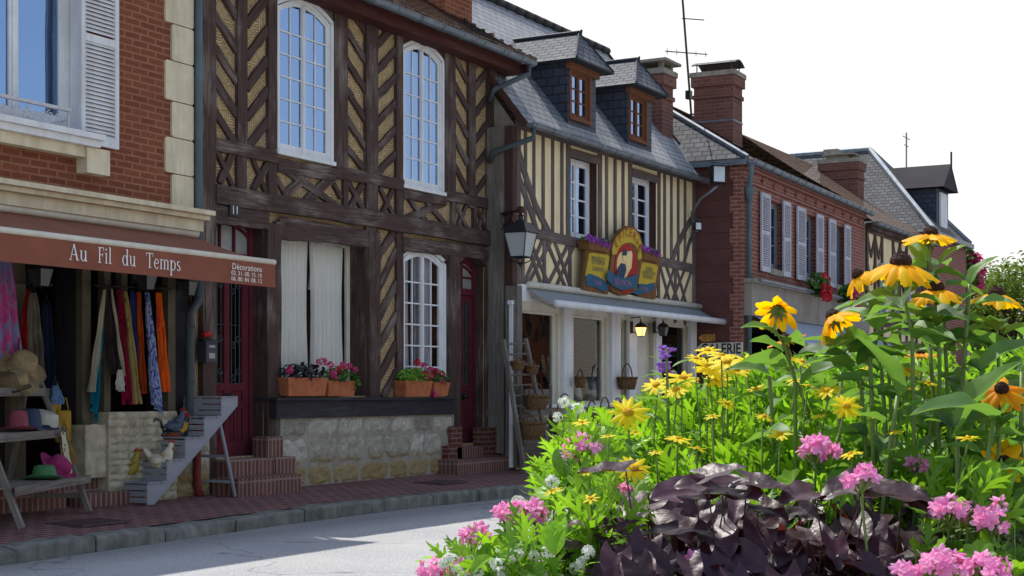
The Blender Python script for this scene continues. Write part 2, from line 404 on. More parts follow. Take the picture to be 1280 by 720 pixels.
def m_asphalt():
    nt = NT('asphalt', .85, .25); o = nt.coord(); n1 = nt.noise(o, 120, 3, .7); n2 = nt.noise(o, .8, 4); vo = nt.n('ShaderNodeTexVoronoi'); nt.l(o, vo.inputs['Vector']); vo.inputs['Scale'].default_value = 85
    c = nt.ramp(vo.outputs['Distance'], [(.1,lin(222,222,220)),(.6,lin(156,156,155))])
    c = nt.mix(nt.ramp(n1, [(.35,(0,0,0)),(.7,(.7,.7,.7))]), c, lin(128,128,129))
    nt.color(nt.mix(nt.math('MULTIPLY', nt.ramp(n2, [(.4,(0,0,0)),(.7,(1,1,1))]), .3), c, lin(196,194,190)))
    nt.bump(vo.outputs['Distance'], .8, .006)
    cv = nt.n('ShaderNodeTexVoronoi', feature='DISTANCE_TO_EDGE'); dn = nt.n('ShaderNodeTexNoise'); nt.l(o, dn.inputs['Vector']); dn.inputs['Scale'].default_value = 1.5; av = nt.n('ShaderNodeVectorMath', operation='ADD'); nt.l(o, av.inputs[0]); nt.l(dn.outputs[1], av.inputs[1]); nt.l(av.outputs[0], cv.inputs['Vector']); cv.inputs['Scale'].default_value = .35
    cr = nt.ramp(cv.outputs['Distance'], [(.0,(.55,.55,.55)),(.006,(0,0,0))]); base = nt.p.inputs['Base Color'].links[0].from_socket
    y_ = nt.sep(o)[1]; gut = nt.ramp(nt.math('ADD', nt.math('MULTIPLY', nt.math('SUBTRACT', y_, 8.3), 1.0), nt.math('MULTIPLY', n2, .5)), [(.35,(0,0,0)),(1.0,(.45,.45,.45))])
    nt.color(nt.mix(gut, nt.mix(cr, base, lin(70,70,72)), lin(84,80,74))); return nt.mat
M['asphalt'] = m_asphalt()
M['kerb'] = m_plaster('kerb_granite', lin(96,96,90), lin(134,132,124), lin(58,64,50), .75, 7)
M['soil'] = m_plain('dark_soil', lin(30,24,20), .95, .4, 20, bump=.8)
# ================================================================= building helpers
def X(px, Y=11.3): return at(px, 490, Y).x
def Zp(px, py, Y=11.3): return at(px, py, Y).z
def fr_at(O, ang, px, py, off=0.0):
    """pixel -> local coordinates on the plane local y = off of a frame at O turned by ang"""
    d = ray(px, py); u = Vector((math.cos(ang), math.sin(ang), 0)); n = Vector((-math.sin(ang), math.cos(ang), 0))
    o = Vector((0,0,EYE)) - Vector(O)
    t = (off - o.dot(n))/d.dot(n); p = o + d*t
    return Vector((p.dot(u), off, p.z))
def wall_holes(mb, x0, x1, z0, z1, y, holes, depth=.3, mi=0, mi_rev=0):
    xs = sorted(set([x0,x1]+[h[0] for h in holes]+[h[1] for h in holes])); zs = sorted(set([z0,z1]+[h[2] for h in holes]+[h[3] for h in holes]))
    xs = [x for x in xs if x0-1e-6 <= x <= x1+1e-6]; zs = [z for z in zs if z0-1e-6 <= z <= z1+1e-6]
    for i in range(len(xs)-1):
        for j in range(len(zs)-1):
            cx, cz = (xs[i]+xs[i+1])/2, (zs[j]+zs[j+1])/2
            if any(h[0] < cx < h[1] and h[2] < cz < h[3] for h in holes): continue
            mb.quad((xs[i],y,zs[j]),(xs[i+1],y,zs[j]),(xs[i+1],y,zs[j+1]),(xs[i],y,zs[j+1]), mi)
    for a, b, c, d in holes:
        y2 = y+depth
        for q in (((a,y,c),(a,y,d),(a,y2,d),(a,y2,c)), ((b,y,d),(b,y,c),(b,y2,c),(b,y2,d)), ((a,y,d),(b,y,d),(b,y2,d),(a,y2,d)), ((b,y,c),(a,y,c),(a,y2,c),(b,y2,c))):
            L = (Vector(q[1])-Vector(q[0])).length
            mb.add(list(q), [(0,1,2,3)], [[(0,0),(L,0),(L,depth),(0,depth)]], mi_rev)
def arch(x, x0, x1, ztop, rise):
    c = (x0+x1)/2; return ztop - rise*((x-c)/((x1-x0)/2))**2
def spandrel(mb, x0, x1, ztop, rise, y, depth, zt=None, mi=0, n=12):
    zt = ztop+.002 if zt is None else zt
    for i in range(n):
        a, b = x0+(x1-x0)*i/n, x0+(x1-x0)*(i+1)/n; za, zb = arch(a,x0,x1,ztop,rise), arch(b,x0,x1,ztop,rise)
        u = [(a,0),(b,0),(b,.2),(a,.2)]
        mb.add([(a,y,za),(b,y,zb),(b,y,zt),(a,y,zt)], [(0,1,2,3)], [u], mi)
        mb.add([(a,y,za),(a,y+depth,za),(b,y+depth,zb),(b,y,zb)], [(0,1,2,3)], [u], mi)
def arch_strip(mb, x0, x1, ztop, rise, w, y, d, mi=0, n=14):
    """arched top rail"""
    for i in range(n):
        a, b = x0+(x1-x0)*i/n, x0+(x1-x0)*(i+1)/n; za, zb = arch(a,x0,x1,ztop,rise), arch(b,x0,x1,ztop,rise)
        mb.add([(a,y,za-w),(b,y,zb-w),(b,y,zb),(a,y,za),(a,y+d,za-w),(b,y+d,zb-w),(b,y+d,zb),(a,y+d,za)], [(0,1,2,3),(1,0,4,5),(3,2,6,7),(7,6,5,4)], None, mi)
def window(par, x0, x1, z0, ztop, rise=0.0, leaves=2, cols=2, rows=(1,)*6, fw=.05, lw=.045, mw=.022, y=11.3, d=.06, mat='white_paint', glass='glass', fr=None, curtain=None, sill=0, name='window', casing=0.0):
    """one window part with frame geometry, a pane and curtains as sub-parts; y is the front of the frame"""
    mb = MB(fr)
    if casing:
        mb.box(x0-.001,x0+casing,y-.02,y+.02,z0,ztop-rise); mb.box(x1-casing,x1+.001,y-.02,y+.02,z0,ztop-rise); arch_strip(mb, x0,x1,ztop,rise,casing,y-.02,.04)
        x0 += casing; x1 -= casing; ztop -= casing
    mb.box(x0,x0+fw,y,y+d,z0,ztop-rise); mb.box(x1-fw,x1,y,y+d,z0,ztop-rise); mb.box(x0+fw,x1-fw,y-.004,y+d,z0,z0+fw*1.3)
    arch_strip(mb, x0, x1, ztop, rise, fw, y+.001, d)
    yl = y+.012; ix0, ix1 = x0+fw, x1-fw; L = (ix1-ix0)/leaves
    zb = z0+fw*1.3
    for k in range(leaves):
        a, b = ix0+k*L, ix0+(k+1)*L
        ztA, ztB = arch(a,x0,x1,ztop,rise)-fw, arch(b,x0,x1,ztop,rise)-fw
        mb.box(a,a+lw,yl,yl+.04,zb,ztA-.002); mb.box(b-lw,b,yl-.001,yl+.039,zb,ztB-.002); mb.box(a+lw,b-lw,yl+.002,yl+.04,zb,zb+lw*1.4)
        n = 6
        for i in range(n):
            p, q = a+(b-a)*i/n, a+(b-a)*(i+1)/n; zp_, zq = arch(p,x0,x1,ztop,rise)-fw, arch(q,x0,x1,ztop,rise)-fw
            mb.add([(p,yl+.003,zp_-lw),(q,yl+.003,zq-lw),(q,yl+.003,zq),(p,yl+.003,zp_),(p,yl+.035,zp_-lw),(q,yl+.035,zq-lw)], [(0,1,2,3),(1,0,4,5)])
        for c in range(1, cols):
            xx = a+lw+(b-a-2*lw)*c/cols; zt = arch(xx,x0,x1,ztop,rise)-fw-lw
            mb.box(xx-mw/2,xx+mw/2,yl+.008,yl+.032,zb+lw*1.4,zt+.01)
        tot = sum(rows); acc = 0; zlo = zb+lw*1.4; zhi = ztop-rise*.5-fw-lw
        for r in rows[:-1]:
            acc += r; zz = zlo+(zhi-zlo)*acc/tot
            mb.box(a+lw-.002,b-lw+.002,yl+.006,yl+.034,zz-mw/2,zz+mw/2)
    if leaves == 2: mb.box((ix0+ix1)/2-.022,(ix0+ix1)/2+.022,yl-.014,yl+.005,zb,ztop-fw-lw*.5)
    if sill: mb.box(x0-.05,x1+.05,y-sill,y+.01,z0-.05,z0-.001)
    o = mb.build(name, M[mat], par)
    g = MB(fr); n = 8
    for i in range(n):
        p, q = ix0+(ix1-ix0)*i/n, ix0+(ix1-ix0)*(i+1)/n
        g.quad((p,yl+.02,zb),(q,yl+.02,zb),(q,yl+.02,arch(q,x0,x1,ztop,rise)-fw),(p,yl+.02,arch(p,x0,x1,ztop,rise)-fw))
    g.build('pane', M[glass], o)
    if curtain:
        for (cx0, cx1, cz0, cz1, mt) in curtain:
            c = MB(fr); nx = 28; nz = 6; ph = RNG.random()*6
            vs = []
            for j in range(nz+1):
                t = j/nz
                for i in range(nx+1):
                    s = i/nx; xx = cx0+(cx1-cx0)*(.5+(s-.5)*(1-.12*math.sin(t*3.1)))
                    vs.append((xx, y+(.06 if mt[:3] == 'net' else .12)+(.04 if mt == 'net2' else 0)+.028*math.sin(s*40+ph)+.008*math.sin(s*93+t*3), cz0+(cz1-cz0)*t+(.015*math.sin(s*50) if j == 0 else 0)))
            c.add(vs, [(j*(nx+1)+i, j*(nx+1)+i+1, (j+1)*(nx+1)+i+1, (j+1)*(nx+1)+i) for j in range(nz) for i in range(nx)])
            c.build('curtain', M['net' if mt == 'net2' else mt], o, True)
    return o
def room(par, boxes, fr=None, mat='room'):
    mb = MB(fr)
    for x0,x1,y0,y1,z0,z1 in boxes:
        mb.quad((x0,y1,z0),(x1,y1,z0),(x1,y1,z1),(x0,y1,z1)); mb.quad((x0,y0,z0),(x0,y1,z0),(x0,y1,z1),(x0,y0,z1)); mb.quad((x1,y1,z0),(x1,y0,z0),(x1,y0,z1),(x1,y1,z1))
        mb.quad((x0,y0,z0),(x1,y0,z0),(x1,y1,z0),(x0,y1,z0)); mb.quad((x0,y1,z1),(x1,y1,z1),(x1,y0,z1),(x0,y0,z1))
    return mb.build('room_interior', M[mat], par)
def noise3(x, y, z):
    return math.sin(x*12.9+y*7.1)*.5+math.sin(z*17.3-x*5.7+1.3)*.3+math.sin(y*23+z*9+x*31)*.2
def stones(mb, x0, x1, z0, z1, y, rowh, wmin, wmax, gap=.018, bulge=.035, side=None, rnd=None, rough=1.0):
    rnd = rnd or RNG; z = z0
    while z < z1-.02:
        h = min(rowh*rnd.uniform(.75,1.25), z1-z)
        if z1-z-h < rowh*.4: h = z1-z
        x = x0
        while x < x1-.02:
            w = min(rnd.uniform(wmin,wmax), x1-x)
            if x1-x-w < wmin*.5: w = x1-x
            nx, nz = max(4,int(w/.045)), max(3,int(h/.05)); sd = rnd.random()*50
            vs = []; skew = rnd.uniform(-.02,.02)*rough
            for j in range(nz+1):
                for i in range(nx+1):
                    u, v = i/nx*2-1, j/nz*2-1
                    k = (1-abs(u)**9)*(1-abs(v)**9)
                    r = 1-.10*min(1,(u*u*v*v))*1.2
                    px_ = x+w/2+u*r*(w/2-gap/2)+skew*v+.006*rough*math.sin(sd+v*5); pz_ = z+h/2+v*r*(h/2-gap/2)+.008*rough*math.sin(sd*2+u*4)
                    n = noise3(px_*2.3+sd, sd, pz_*2.3)
                    vs.append((px_, y-bulge*k*(.75+.35*n)-.010*rough*k*noise3(px_*9,sd,pz_*9), pz_) if side is None else side(px_, bulge*k*(.75+.35*n), pz_))
            mb.add(vs, [(j*(nx+1)+i, j*(nx+1)+i+1, (j+1)*(nx+1)+i+1, (j+1)*(nx+1)+i) for j in range(nz) for i in range(nx)])
            x += w
        z += h
def roof_quad(mb, a, b, c, d, mi=0, uvs=1.0):
    """a,b along the eave, c,d along the ridge; uv in metres"""
    a, b, c, d = map(Vector, (a,b,c,d)); u = (b-a).normalized(); n = u.cross(d-a).normalized(); v = n.cross(u)
    pts = [a,b,c,d] if (c-d).length > 1e-6 else [a,b,c]
    mb.add(pts, [tuple(range(len(pts)))], [[((p-a).dot(u)*uvs, (p-a).dot(v)*uvs) for p in pts]], mi)
def gutter(par, p, q, r=.07, name='gutter', mat='zinc'):
    mb = MB(); p, q = Vector(p), Vector(q); n = 8; u = (q-p); L = u.length; un = u.normalized(); side = un.cross(Vector((0,0,1))).normalized()
    for rr, s in ((r,1),(r*.86,-1)):
        vs = []
        for c in (p,q):
            for i in range(n+1):
                a = math.pi*i/n; vs.append(c+side*(-math.cos(a)*rr)+Vector((0,0,-math.sin(a)*rr)))
        mb.add(vs, [((i,i+1,n+2+i,n+1+i) if s > 0 else (i+1,i,n+1+i,n+2+i)) for i in range(n)])
    for c in (p,q): mb.add([c+side*(-math.cos(math.pi*i/n)*r)+Vector((0,0,-math.sin(math.pi*i/n)*r)) for i in range(n+1)], [tuple(range(n+1))])
    k = 0
    while k*.55 < L:
        c = p+un*(k*.55+.1); mb.tube([c+side*(-math.cos(math.pi*i/6)*r*1.09)+Vector((0,0,-math.sin(math.pi*i/6)*r*1.09)) for i in range(7)], .008, 4); k += 1
    for sgn in (-1,1): mb.tube([p+side*sgn*r, q+side*sgn*r], .009, 6)
    return mb.build(name, M[mat], par, True)
# ================================================================= ground
KP = [(-30,8.9),(8.3,9.1),(12.1,9.43),(14.4,9.5),(17.5,9.25),(21,9.0),(26,8.6),(60,8.6)]
def ky(x):
    for (a,b),(c,d) in zip(KP,KP[1:]):
        if x <= c:
            t = (x-a)/(c-a); return b+(d-b)*t
    return KP[-1][1]
mb = MB(); S = 700
mb.quad((-S,-S,-.20),(S,-S,-.20),(S,S,-.20),(-S,S,-.20))
setkind(mb.build('ground', m_plain('far_ground', lin(110,112,96), .95, .2, .05)))
mb = MB(); xs = [-30,-10,0,4,8.3,10,12.1,13.2,14.4,16,17.5,19,21,23.5,26,60,120]
for a, b in zip(xs, xs[1:]): mb.quad((a,-9,-.14),(b,-9,-.14),(b,ky(b)-.02,-.13),(a,ky(a)-.02,-.13))
setkind(mb.build('road', M['asphalt']))
mb = MB()
for a, b in zip(xs, xs[1:]):
    mb.quad((a,ky(a)+.2,0.0),(b,ky(b)+.2,0.0),(b,13.5,gz(13.5)),(a,13.5,gz(13.5)))
setkind(mb.build('pavement', M['brick_paving']))
mb = MB(); x = 2.0; r = random.Random(5)
while x < 34:
    L = r.uniform(.85,1.25); a, b = x+.008, x+L-.008; ya, yb = ky(a), ky(b)
    dz = r.uniform(-.012,.006); dy = r.uniform(-.01,.01); n = 6; prof = [(0,-.3),(0,-.03),(.012,-.008),(.035,.004),(.12,.007),(.21,.004)]
    vs = []
    for i in range(n+1):
        t = i/n; xx = a+(b-a)*t; yy = ya+(yb-ya)*t+dy; e = .02*(abs(2*t-1)**8)
        for k, (py_, pz_) in enumerate(prof):
            vs.append((xx, yy+py_+e*(1 if k < 4 else 0)+.009*math.sin(xx*31+k*1.7)+.006*math.sin(xx*73+k), pz_+dz-e*.5*(k > 0)+.006*math.sin(xx*23+k*2)+.004*math.sin(xx*61)))
    m = len(prof)
    mb.add(vs, [(i*m+k, (i+1)*m+k, (i+1)*m+k+1, i*m+k+1) for i in range(n) for k in range(m-1)])
    mb.add([vs[k] for k in range(m)], [tuple(range(m))]); mb.add([vs[n*m+k] for k in range(m)], [tuple(reversed(range(m)))])
    x += L
setkind(mb.build('kerb', M['kerb'], None, True))
mb = MB()
for i in range(9): mb.box(6.0+7.0*.5+0+i*.05-.2, 6.0+3.5+i*.05-.165, 9.45, 9.85, .012, .022)
def grate(x0, y0, nm, lab):
    g = MB(); z = gz(y0)+.008
    g.box(x0,x0+.6,y0,y0+.04,z-.01,z+.006); g.box(x0,x0+.6,y0+.4,y0+.44,z-.01,z+.012)
    for i in range(13): g.box(x0+i*.048,x0+i*.048+.024,y0+.041,y0+.399,z-.01,z+.012)
    t = thing(nm, lab, 'drain cover', (x0+.3,y0+.2,gz(y0)), 0); g.build('grille', m_plain('worn_cover', lin(84,66,64), .8, .3, 12), t)
p = atd(40, 583, 13.4); grate(9.75, 9.75, 'drain_cover', 'dark iron drain cover in the brick pavement in front of the hat stand')
grate(16.3, 10.1, 'drain_cover', 'dark iron drain cover in the brick pavement near the second red door')

# ================================================================= brick house with the boutique
H1X1 = X(240)-.0; H1X0 = 5.0
h1 = thing('brick_house', 'orange brick house with cream quoins, white shutter and terracotta awning shop at far left', 'house', ((H1X0+H1X1)/2,11.3,0))
wx0, wx1 = X(-46), X(98); wz0 = Zp(90,167); wz1 = wz0+2.15
dx0, dx1 = X(27), X(98); sx0, sx1 = X(108), X(211); ctop = Zp(243,272)
mb = MB()
wall_holes(mb, H1X0, H1X1, ctop-.05, 7.2, 11.3, [(wx0,wx1,wz0,wz1),(6.2,7.4,wz0,wz1)], .22, 0, 1)
mb.quad((H1X1,11.3,0),(H1X1,19,0),(H1X1,19,7.2),(H1X1,11.3,7.2), 0); mb.quad((H1X0,19,0),(H1X0,11.3,0),(H1X0,11.3,7.2),(H1X0,19,7.2), 0)
mb.build('wall', [M['brick_orange'], M['white_paint']], h1)
mb = MB()
wall_holes(mb, H1X0, H1X1, 0, ctop-.05, 11.32, [(dx0,dx1,.33,2.72),(sx0,sx1,.95,2.72),(5.6,X(-25),.9,2.72)], .3, 0, 0)
mb.build('shopfront', M['plank_dark'], h1)
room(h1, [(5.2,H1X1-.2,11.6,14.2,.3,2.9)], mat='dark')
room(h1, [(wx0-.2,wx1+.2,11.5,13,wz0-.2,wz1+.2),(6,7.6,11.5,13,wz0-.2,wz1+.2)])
# wooden shop posts and lintels
mb = MB()
for a, b, z0, z1 in ((97.5,108,.3,2.75),(125,133,.95,2.75),(147,154,1.9,2.75),(205,214,.9,2.75),(8,27,.3,2.6)):
    mb.beam((X((a+b)/2),11.33,z0),(X((a+b)/2),11.33,z1), X(b)-X(a), .09, jit=.02, seg=3)
mb.box(H1X0,H1X1-.25,11.24,11.315,2.70,2.86)
mb.build('shop_frame', M['wood_shop'], h1)
# cornice
mb = MB(); mb.box(H1X0,H1X1+.02,10.98,11.29,ctop,ctop+.05); mb.box(H1X0,H1X1+.0,11.04,11.29,ctop-.05,ctop-.002); mb.box(H1X0,H1X1-.02,11.12,11.29,ctop-.17,ctop-.052); mb.box(H1X0,H1X1-.03,11.17,11.29,ctop-.23,ctop-.172)
mb.build('cornice', M['stone_cream'], h1)
# quoins
mb = MB(); zb = ctop+.06; k = 0; qh = Zp(238,128)-Zp(238,173)
zq = Zp(225,221)
zs = [zb, Zp(225,219), Zp(225,174), Zp(225,129), Zp(225,79), Zp(225,33), Zp(225,-12)]
while zs[-1] < 6.6: zs.append(zs[-1]+qh)
for i in range(len(zs)-1):
    wide = (i%2 == 1); x0_ = X(205) if wide else X(213); a, b = zs[i]+.006, zs[i+1]-.006
    mb.prism([(x0_+.02,11.275,a),(H1X1-.02,11.275,a),(H1X1-.0,11.275,a+.02),(H1X1,11.275,b-.02),(H1X1-.02,11.275,b),(x0_+.02,11.275,b),(x0_,11.275,b-.02),(x0_,11.275,a+.02)], (0,.05,0))
mb.build('quoins', M['stone_cream'], h1, recalc=True)
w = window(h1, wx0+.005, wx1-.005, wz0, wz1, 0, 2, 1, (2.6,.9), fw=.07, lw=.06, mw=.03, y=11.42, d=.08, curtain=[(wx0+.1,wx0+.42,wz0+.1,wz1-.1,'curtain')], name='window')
mb = MB()
for a, b in ((wx0-.09,wx0+.02),(wx1-.02,wx1+.08)): mb.box(a,b,11.262,11.33,wz0-.0,wz1+.1)
mb.box(wx0-.09,wx1+.08,11.26,11.33,wz1-.02,wz1+.12); mb.build('window_casing', M['white_paint'], h1)
# white slatted shutters
def shutter(par, x0, x1, z0, z1, y, fr=None, mat='white_paint', d=.035, mid=.5, name='shutter'):
    m = MB(fr); s = .055 if x1-x0 > .4 else .045
    m.box(x0,x0+s,y,y+d,z0,z1); m.box(x1-s,x1,y,y+d,z0,z1); m.box(x0+s,x1-s,y+.002,y+d,z0,z0+s*1.6); m.box(x0+s,x1-s,y+.002,y+d,z1-s*1.3,z1); zm = z0+(z1-z0)*mid; m.box(x0+s,x1-s,y+.002,y+d,zm-s*.7,zm+s*.7)
    z = z0+s*1.6
    while z < z1-s*1.4:
        if abs(z-zm) > s*.7: m.add([(x0+s,y+.004,z),(x1-s,y+.004,z),(x1-s,y+d*.9,z+.034),(x0+s,y+d*.9,z+.034),(x0+s,y+.004,z+.008),(x1-s,y+.004,z+.008),(x1-s,y+d*.9,z+.042),(x0+s,y+d*.9,z+.042)], [(0,1,2,3),(7,6,5,4),(0,4,5,1)])
        z += .042
    return m.build(name, M[mat], par)
shutter(h1, X(102,11.2), X(149,11.2), Zp(149,187,11.2), wz1+.05, 11.2, mid=.47)
shutter(h1, wx0-.85, wx0-.12, Zp(149,187,11.2), wz1+.05, 11.2, mid=.47)
mb = MB(); mb.box(wx0-.15,wx1+.14,11.06,11.4,wz0-.06,wz0-.001); mb.box(wx0-.12,wx1+.11,11.1,11.29,wz0-.13,wz0-.062); mb.build('window_sill', M['white_paint'], h1)
mb = MB(); mb.box(wx0-.2,wx1+.02,11.17,11.295,wz0-.24,wz0-.132); mb.box(X(95),X(124),11.15,11.295,Zp(110,219),wz0-.134); mb.build('sill_bracket', M['stone_cream'], h1)
# balcony rail with scrolls
mb = MB(); zr = Zp(86,138,11.15); a, b = wx0, X(87,11.15)
mb.box(a,b,11.12,11.17,zr-.015,zr+.015); mb.tube([(b-.02,11.145,zr),(b-.02,11.145,wz0)], .012, 6); mb.tube([(b-.02,11.145,zr-.1),(b+.02,11.4,zr-.1)], .008, 5)
def scroll(mb, cx, cz, r, s, turns=1.4, th=.006, y=11.145, st=0):
    pts = []
    for i in range(18):
        t = i/17; ang = st+s*t*turns*2*math.pi; rr = r*(1-.75*t); pts.append((cx+rr*math.cos(ang), y, cz+rr*math.sin(ang)))
    mb.tube(pts, th, 5)
xx = a+.12; i = 0
while xx < b-.1:
    zc = zr-.085-.02*(i%2); scroll(mb, xx, zc, .05, 1, st=1.57); scroll(mb, xx+.1, zc, .05, -1, st=1.57); scroll(mb, xx+.05, zc-.09, .045, 1, st=0)
    mb.tube([(xx-.02,11.145,zc-.03),(xx+.05,11.145,zc-.14),(xx+.12,11.145,zc-.05),(xx+.17,11.145,zc-.13)], .006, 5); xx += .2; i += 1
mb.tube([(a,11.145,zr-.06),((a+b)/2,11.145,zr-.15),(b-.02,11.145,zr-.22)], .007, 5)
mb.build('railing', M['iron_white'], h1)
# roof
mb = MB(); roof_quad(mb, (H1X0-.1,10.85,7.15),(H1X1+.05,10.85,7.15),(H1X1+.05,15,10.4),(H1X0-.1,15,10.4)); roof_quad(mb, (H1X1+.05,19.3,7.15),(H1X0-.1,19.3,7.15),(H1X0-.1,15,10.4),(H1X1+.05,15,10.4))
mb.add([(H1X1,10.9,7.15),(H1X1,19.2,7.15),(H1X1,15,10.35)], [(0,1,2)], [[(0,0),(8,0),(4,4)]]); mb.box(H1X0-.1,H1X1+.05,10.8,11.3,7.0,7.13)
mb.build('roof', M['slate'], h1)
mb = MB(); px_ = X(243.5); mb.tube([(px_,11.24,7.0),(px_,11.24,2.2)], .042, 10); mb.build('downpipe', M['pipe_blue'], h1, True)
mb = MB(); px_ = X(237.5,11.15); mb.tube([(X(243.5),11.24,2.22),(px_,11.15,2.05),(px_,11.15,.95),(X(245,11.15),11.15,.85)], .05, 10)
for z in (1.3,1.9): mb.tube([(px_,11.15,z),(px_,11.15,z+.03)], .062, 10)
mb.build('downpipe', M['pipe_dark'], h1, True)
mb = MB(); mb.tube([(X(246.5,11.1),11.1,.86),(X(246.5,11.1),11.1,.2),(X(246.5,11.1),11.06,.06)], .045, 10); mb.build('downpipe', m_plain('red_pipe', lin(120,44,38), .7, .2, 6), h1, True, label='dark red painted foot of the downpipe')
# steps and stone piers
mb = MB(); mb.box(X(72),X(150),10.95,11.5,.02,.2); mb.box(X(60),X(150),11.2,11.6,.2,.34)
mb.box(H1X0+.5,X(60)-.01,11.05,11.5,.02,.33); mb.build('entrance_step', M['brick_step'], h1)
mb = MB()
stones(mb, X(135,11.05), X(222,11.05), .06, 1.0, 11.05, .075, .13, .3, .010, .02, rough=.5)
mb.box(X(135,11.05)+.01, X(222,11.05)-.01, 11.055, 11.318, .06, .995)
stones(mb, X(106,11.08), X(134,11.08), .34, .88, 11.08, .28, .2, .3, .01, .012, rough=.3); mb.box(X(106,11.08)+.01, X(134,11.08)-.01, 11.084, 11.318, .34, .87)
mb.build('stone_pier', M['rubble_thin'], h1)
mb = MB(); stones(mb, X(222,11.15), X(262,11.15), .06, .75, 11.15, .14, .18, .34, .02, .03); mb.box(X(222,11.15), X(262,11.15), 11.152, 11.318, .06, .75)
mb.build('stone_base', M['rubble'], h1)

# ================================================================= timber framed house number 11
H2X0 = H1X1+.03; H2X1 = X(612.5); Y2 = 11.3
h2 = thing('timber_house', 'dark timber framed house number 11 with chevron beams, yellow nogging and two red doors', 'house', ((H2X0+H2X1)/2,11.3,0))
W1 = (X(341), X(414), Zp(413,203), Zp(413,28)+.17, .17); W2 = (X(499.5), X(552.5), Zp(551,241), Zp(551,76)+.17, .17)
D1 = (X(264), X(329), .46, Zp(328,284)+.15, .15); BW = (X(345), X(457), 1.15, Zp(455,304)+.12, .12)
W4 = (X(500), X(556.5), 1.15, Zp(555,326)+.15, .15); D2 = (X(570), X(604), .46, Zp(603,334)+.14, .14)
EZ2 = Zp(608,74)
mb = MB(); holes = [(w[0],w[1],w[2],w[3]) for w in (W1,W2,D1,BW,W4,D2)]
wall_holes(mb, H2X0, H2X1, 0, EZ2+.15, Y2, holes, .38, 0, 1)
mb.quad((H2X1,11.3,0),(H2X1,17.5,0),(H2X1,17.5,EZ2),(H2X1,11.3,EZ2),1)
mb.build('wall', [M['infill'], M['timber_dark']], h2)
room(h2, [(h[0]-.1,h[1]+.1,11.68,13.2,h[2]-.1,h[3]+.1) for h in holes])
def P2(px, py, Y=Y2+.005): return at(px, py, Y)
T = MB(); yT = Y2+.012
def bm(x1_, y1_, x2_, y2_, w, d=.05, jit=.12, seg=5, bow=0, Y=yT): T.beam(at(x1_,y1_,Y), at(x2_,y2_,Y), w, d, jit=jit, seg=seg, bow=bow)
# chevrons, bay A
for y0 in (-68,-27,14,54,94,134): bm(262,y0,293,y0+49,.1)
for y1 in (-50,-10,31,72,110,148,186): bm(305,y1,332,y1-35,.105)
for y0 in (-34,2,38,75,112,148,184): bm(430,y0,454,y0+38 if y0 < 184 else y0+30,.1)
for y1 in (58,90,123,155,188,219): bm(467,y1,492,y1-26,.1)
bm(467,26,492,2,.1)
for y0 in (70,104,138,172,206): bm(565,y0,582,y0+33,.095)
for y1 in (112,145,178,211,243): bm(590,y1,607,y1-23,.095)
bm(590,84,603,70,.095)
# posts
def post(xa, xb, ya, yb, d=.06, jit=.04): T.beam(at((xa+xb)/2,ya,yT), Vector((X((xa+xb)/2,yT),yT,at((xa+xb)/2,yb,yT).z)), X(xb)-X(xa), d, jit=jit, seg=7)
post(246,263,-60,600,.09); post(292.5,304.5,-50,190); post(331,342,-40,255); post(413.5,430.5,-20,222); post(453,467.5,5,300,.07); post(491.5,499.5,25,300); post(552,565.5,60,250); post(582,590.5,72,260); post(606,613.5,70,600,.09)
post(328,345.5,280,575,.08,.06); post(456,469.5,290,497,.08,.07); post(492,500,290,497); post(556,570,310,545,.08,.05); post(604,613,300,560,.07)
post(292,304,190,235); post(425.5,431,222,264); post(492,500,230,275); post(561,566,250,288); post(588,592,255,290)
# rails
def rail(xa, ya, xb, yb, w, d=.075, jit=.07, seg=14): T.beam(at(xa,ya,yT), at(xb,yb,yT), w, d, jit=jit, seg=seg)
rail(262,180,342,197.3,.15); rail(342,206,415,219,.16); rail(415,215,500,232,.15); rail(500,243,553,252,.12); rail(553,244,611,256,.15)
rail(262,242,612,299.5,.21,.11)
rail(262,268,330,277,.2,.085); rail(340,288,470,300,.2,.07); rail(498,305,612,318,.19,.08)
rail(384,-14,612,64,.13,.045)
rail(330,497,350,498,.12,.09)
# braces of the middle band
for a in ((288,190,271,229,.09),(331,204,313,238,.09),(266,186,287,232,.06),(312,197,329,241,.06),(346,207,422,261,.09),(342,223,354,244,.07),(387,214,351,245,.1),(414,219,379,252,.11),(414,230,423,248,.06),(431,226,454,268,.08),(450,230,434,261,.08),
          (471,234,490,272,.07),(488,238,473,270,.07),(502,240,533,282,.08),(525,245,556,284,.08),(552,253,502,275,.1),(567,255,581,287,.06),(581,255,568,285,.06),(592,257,605,291,.06),(604,259,594,288,.06)): bm(a[0],a[1],a[2],a[3],a[4]*1.05,.055)
for a in ((469,322,490,290),(469,362,493,314),(469,400,493,354),(469,437,493,393),(469,476,493,429),(476,497,493,465)): bm(a[0],a[1],a[2],a[3],.115)
T.build('timber_frame', M['timber_dark'], h2)
for w, dp, zt in ((W1,.3,None),(W2,.3,None),(D1,.35,.05),(BW,.36,.05),(W4,.3,.05),(D2,.35,.05)): mb = MB(); spandrel(mb, w[0], w[1], w[3], w[4], Y2-.055 if zt else Y2-.03, (dp+.06 if w in (D1,D2,BW) else .05), w[3]+(zt or .01)); mb.build('arched_lintel', M['timber_dark'], h2)
for w in (W1,):
    window(h2, w[0]+.005, w[1]-.0, w[2], w[3], w[4], 2, 2, (1,)*6, fw=.035, lw=.036, mw=.017, y=Y2-.02, curtain=[(w[0]+.05,w[0]+.26,w[2],w[3],'curtain'),(w[1]-.52,w[1]-.34,w[2],w[3],'curtain')], casing=.05, sill=.06)
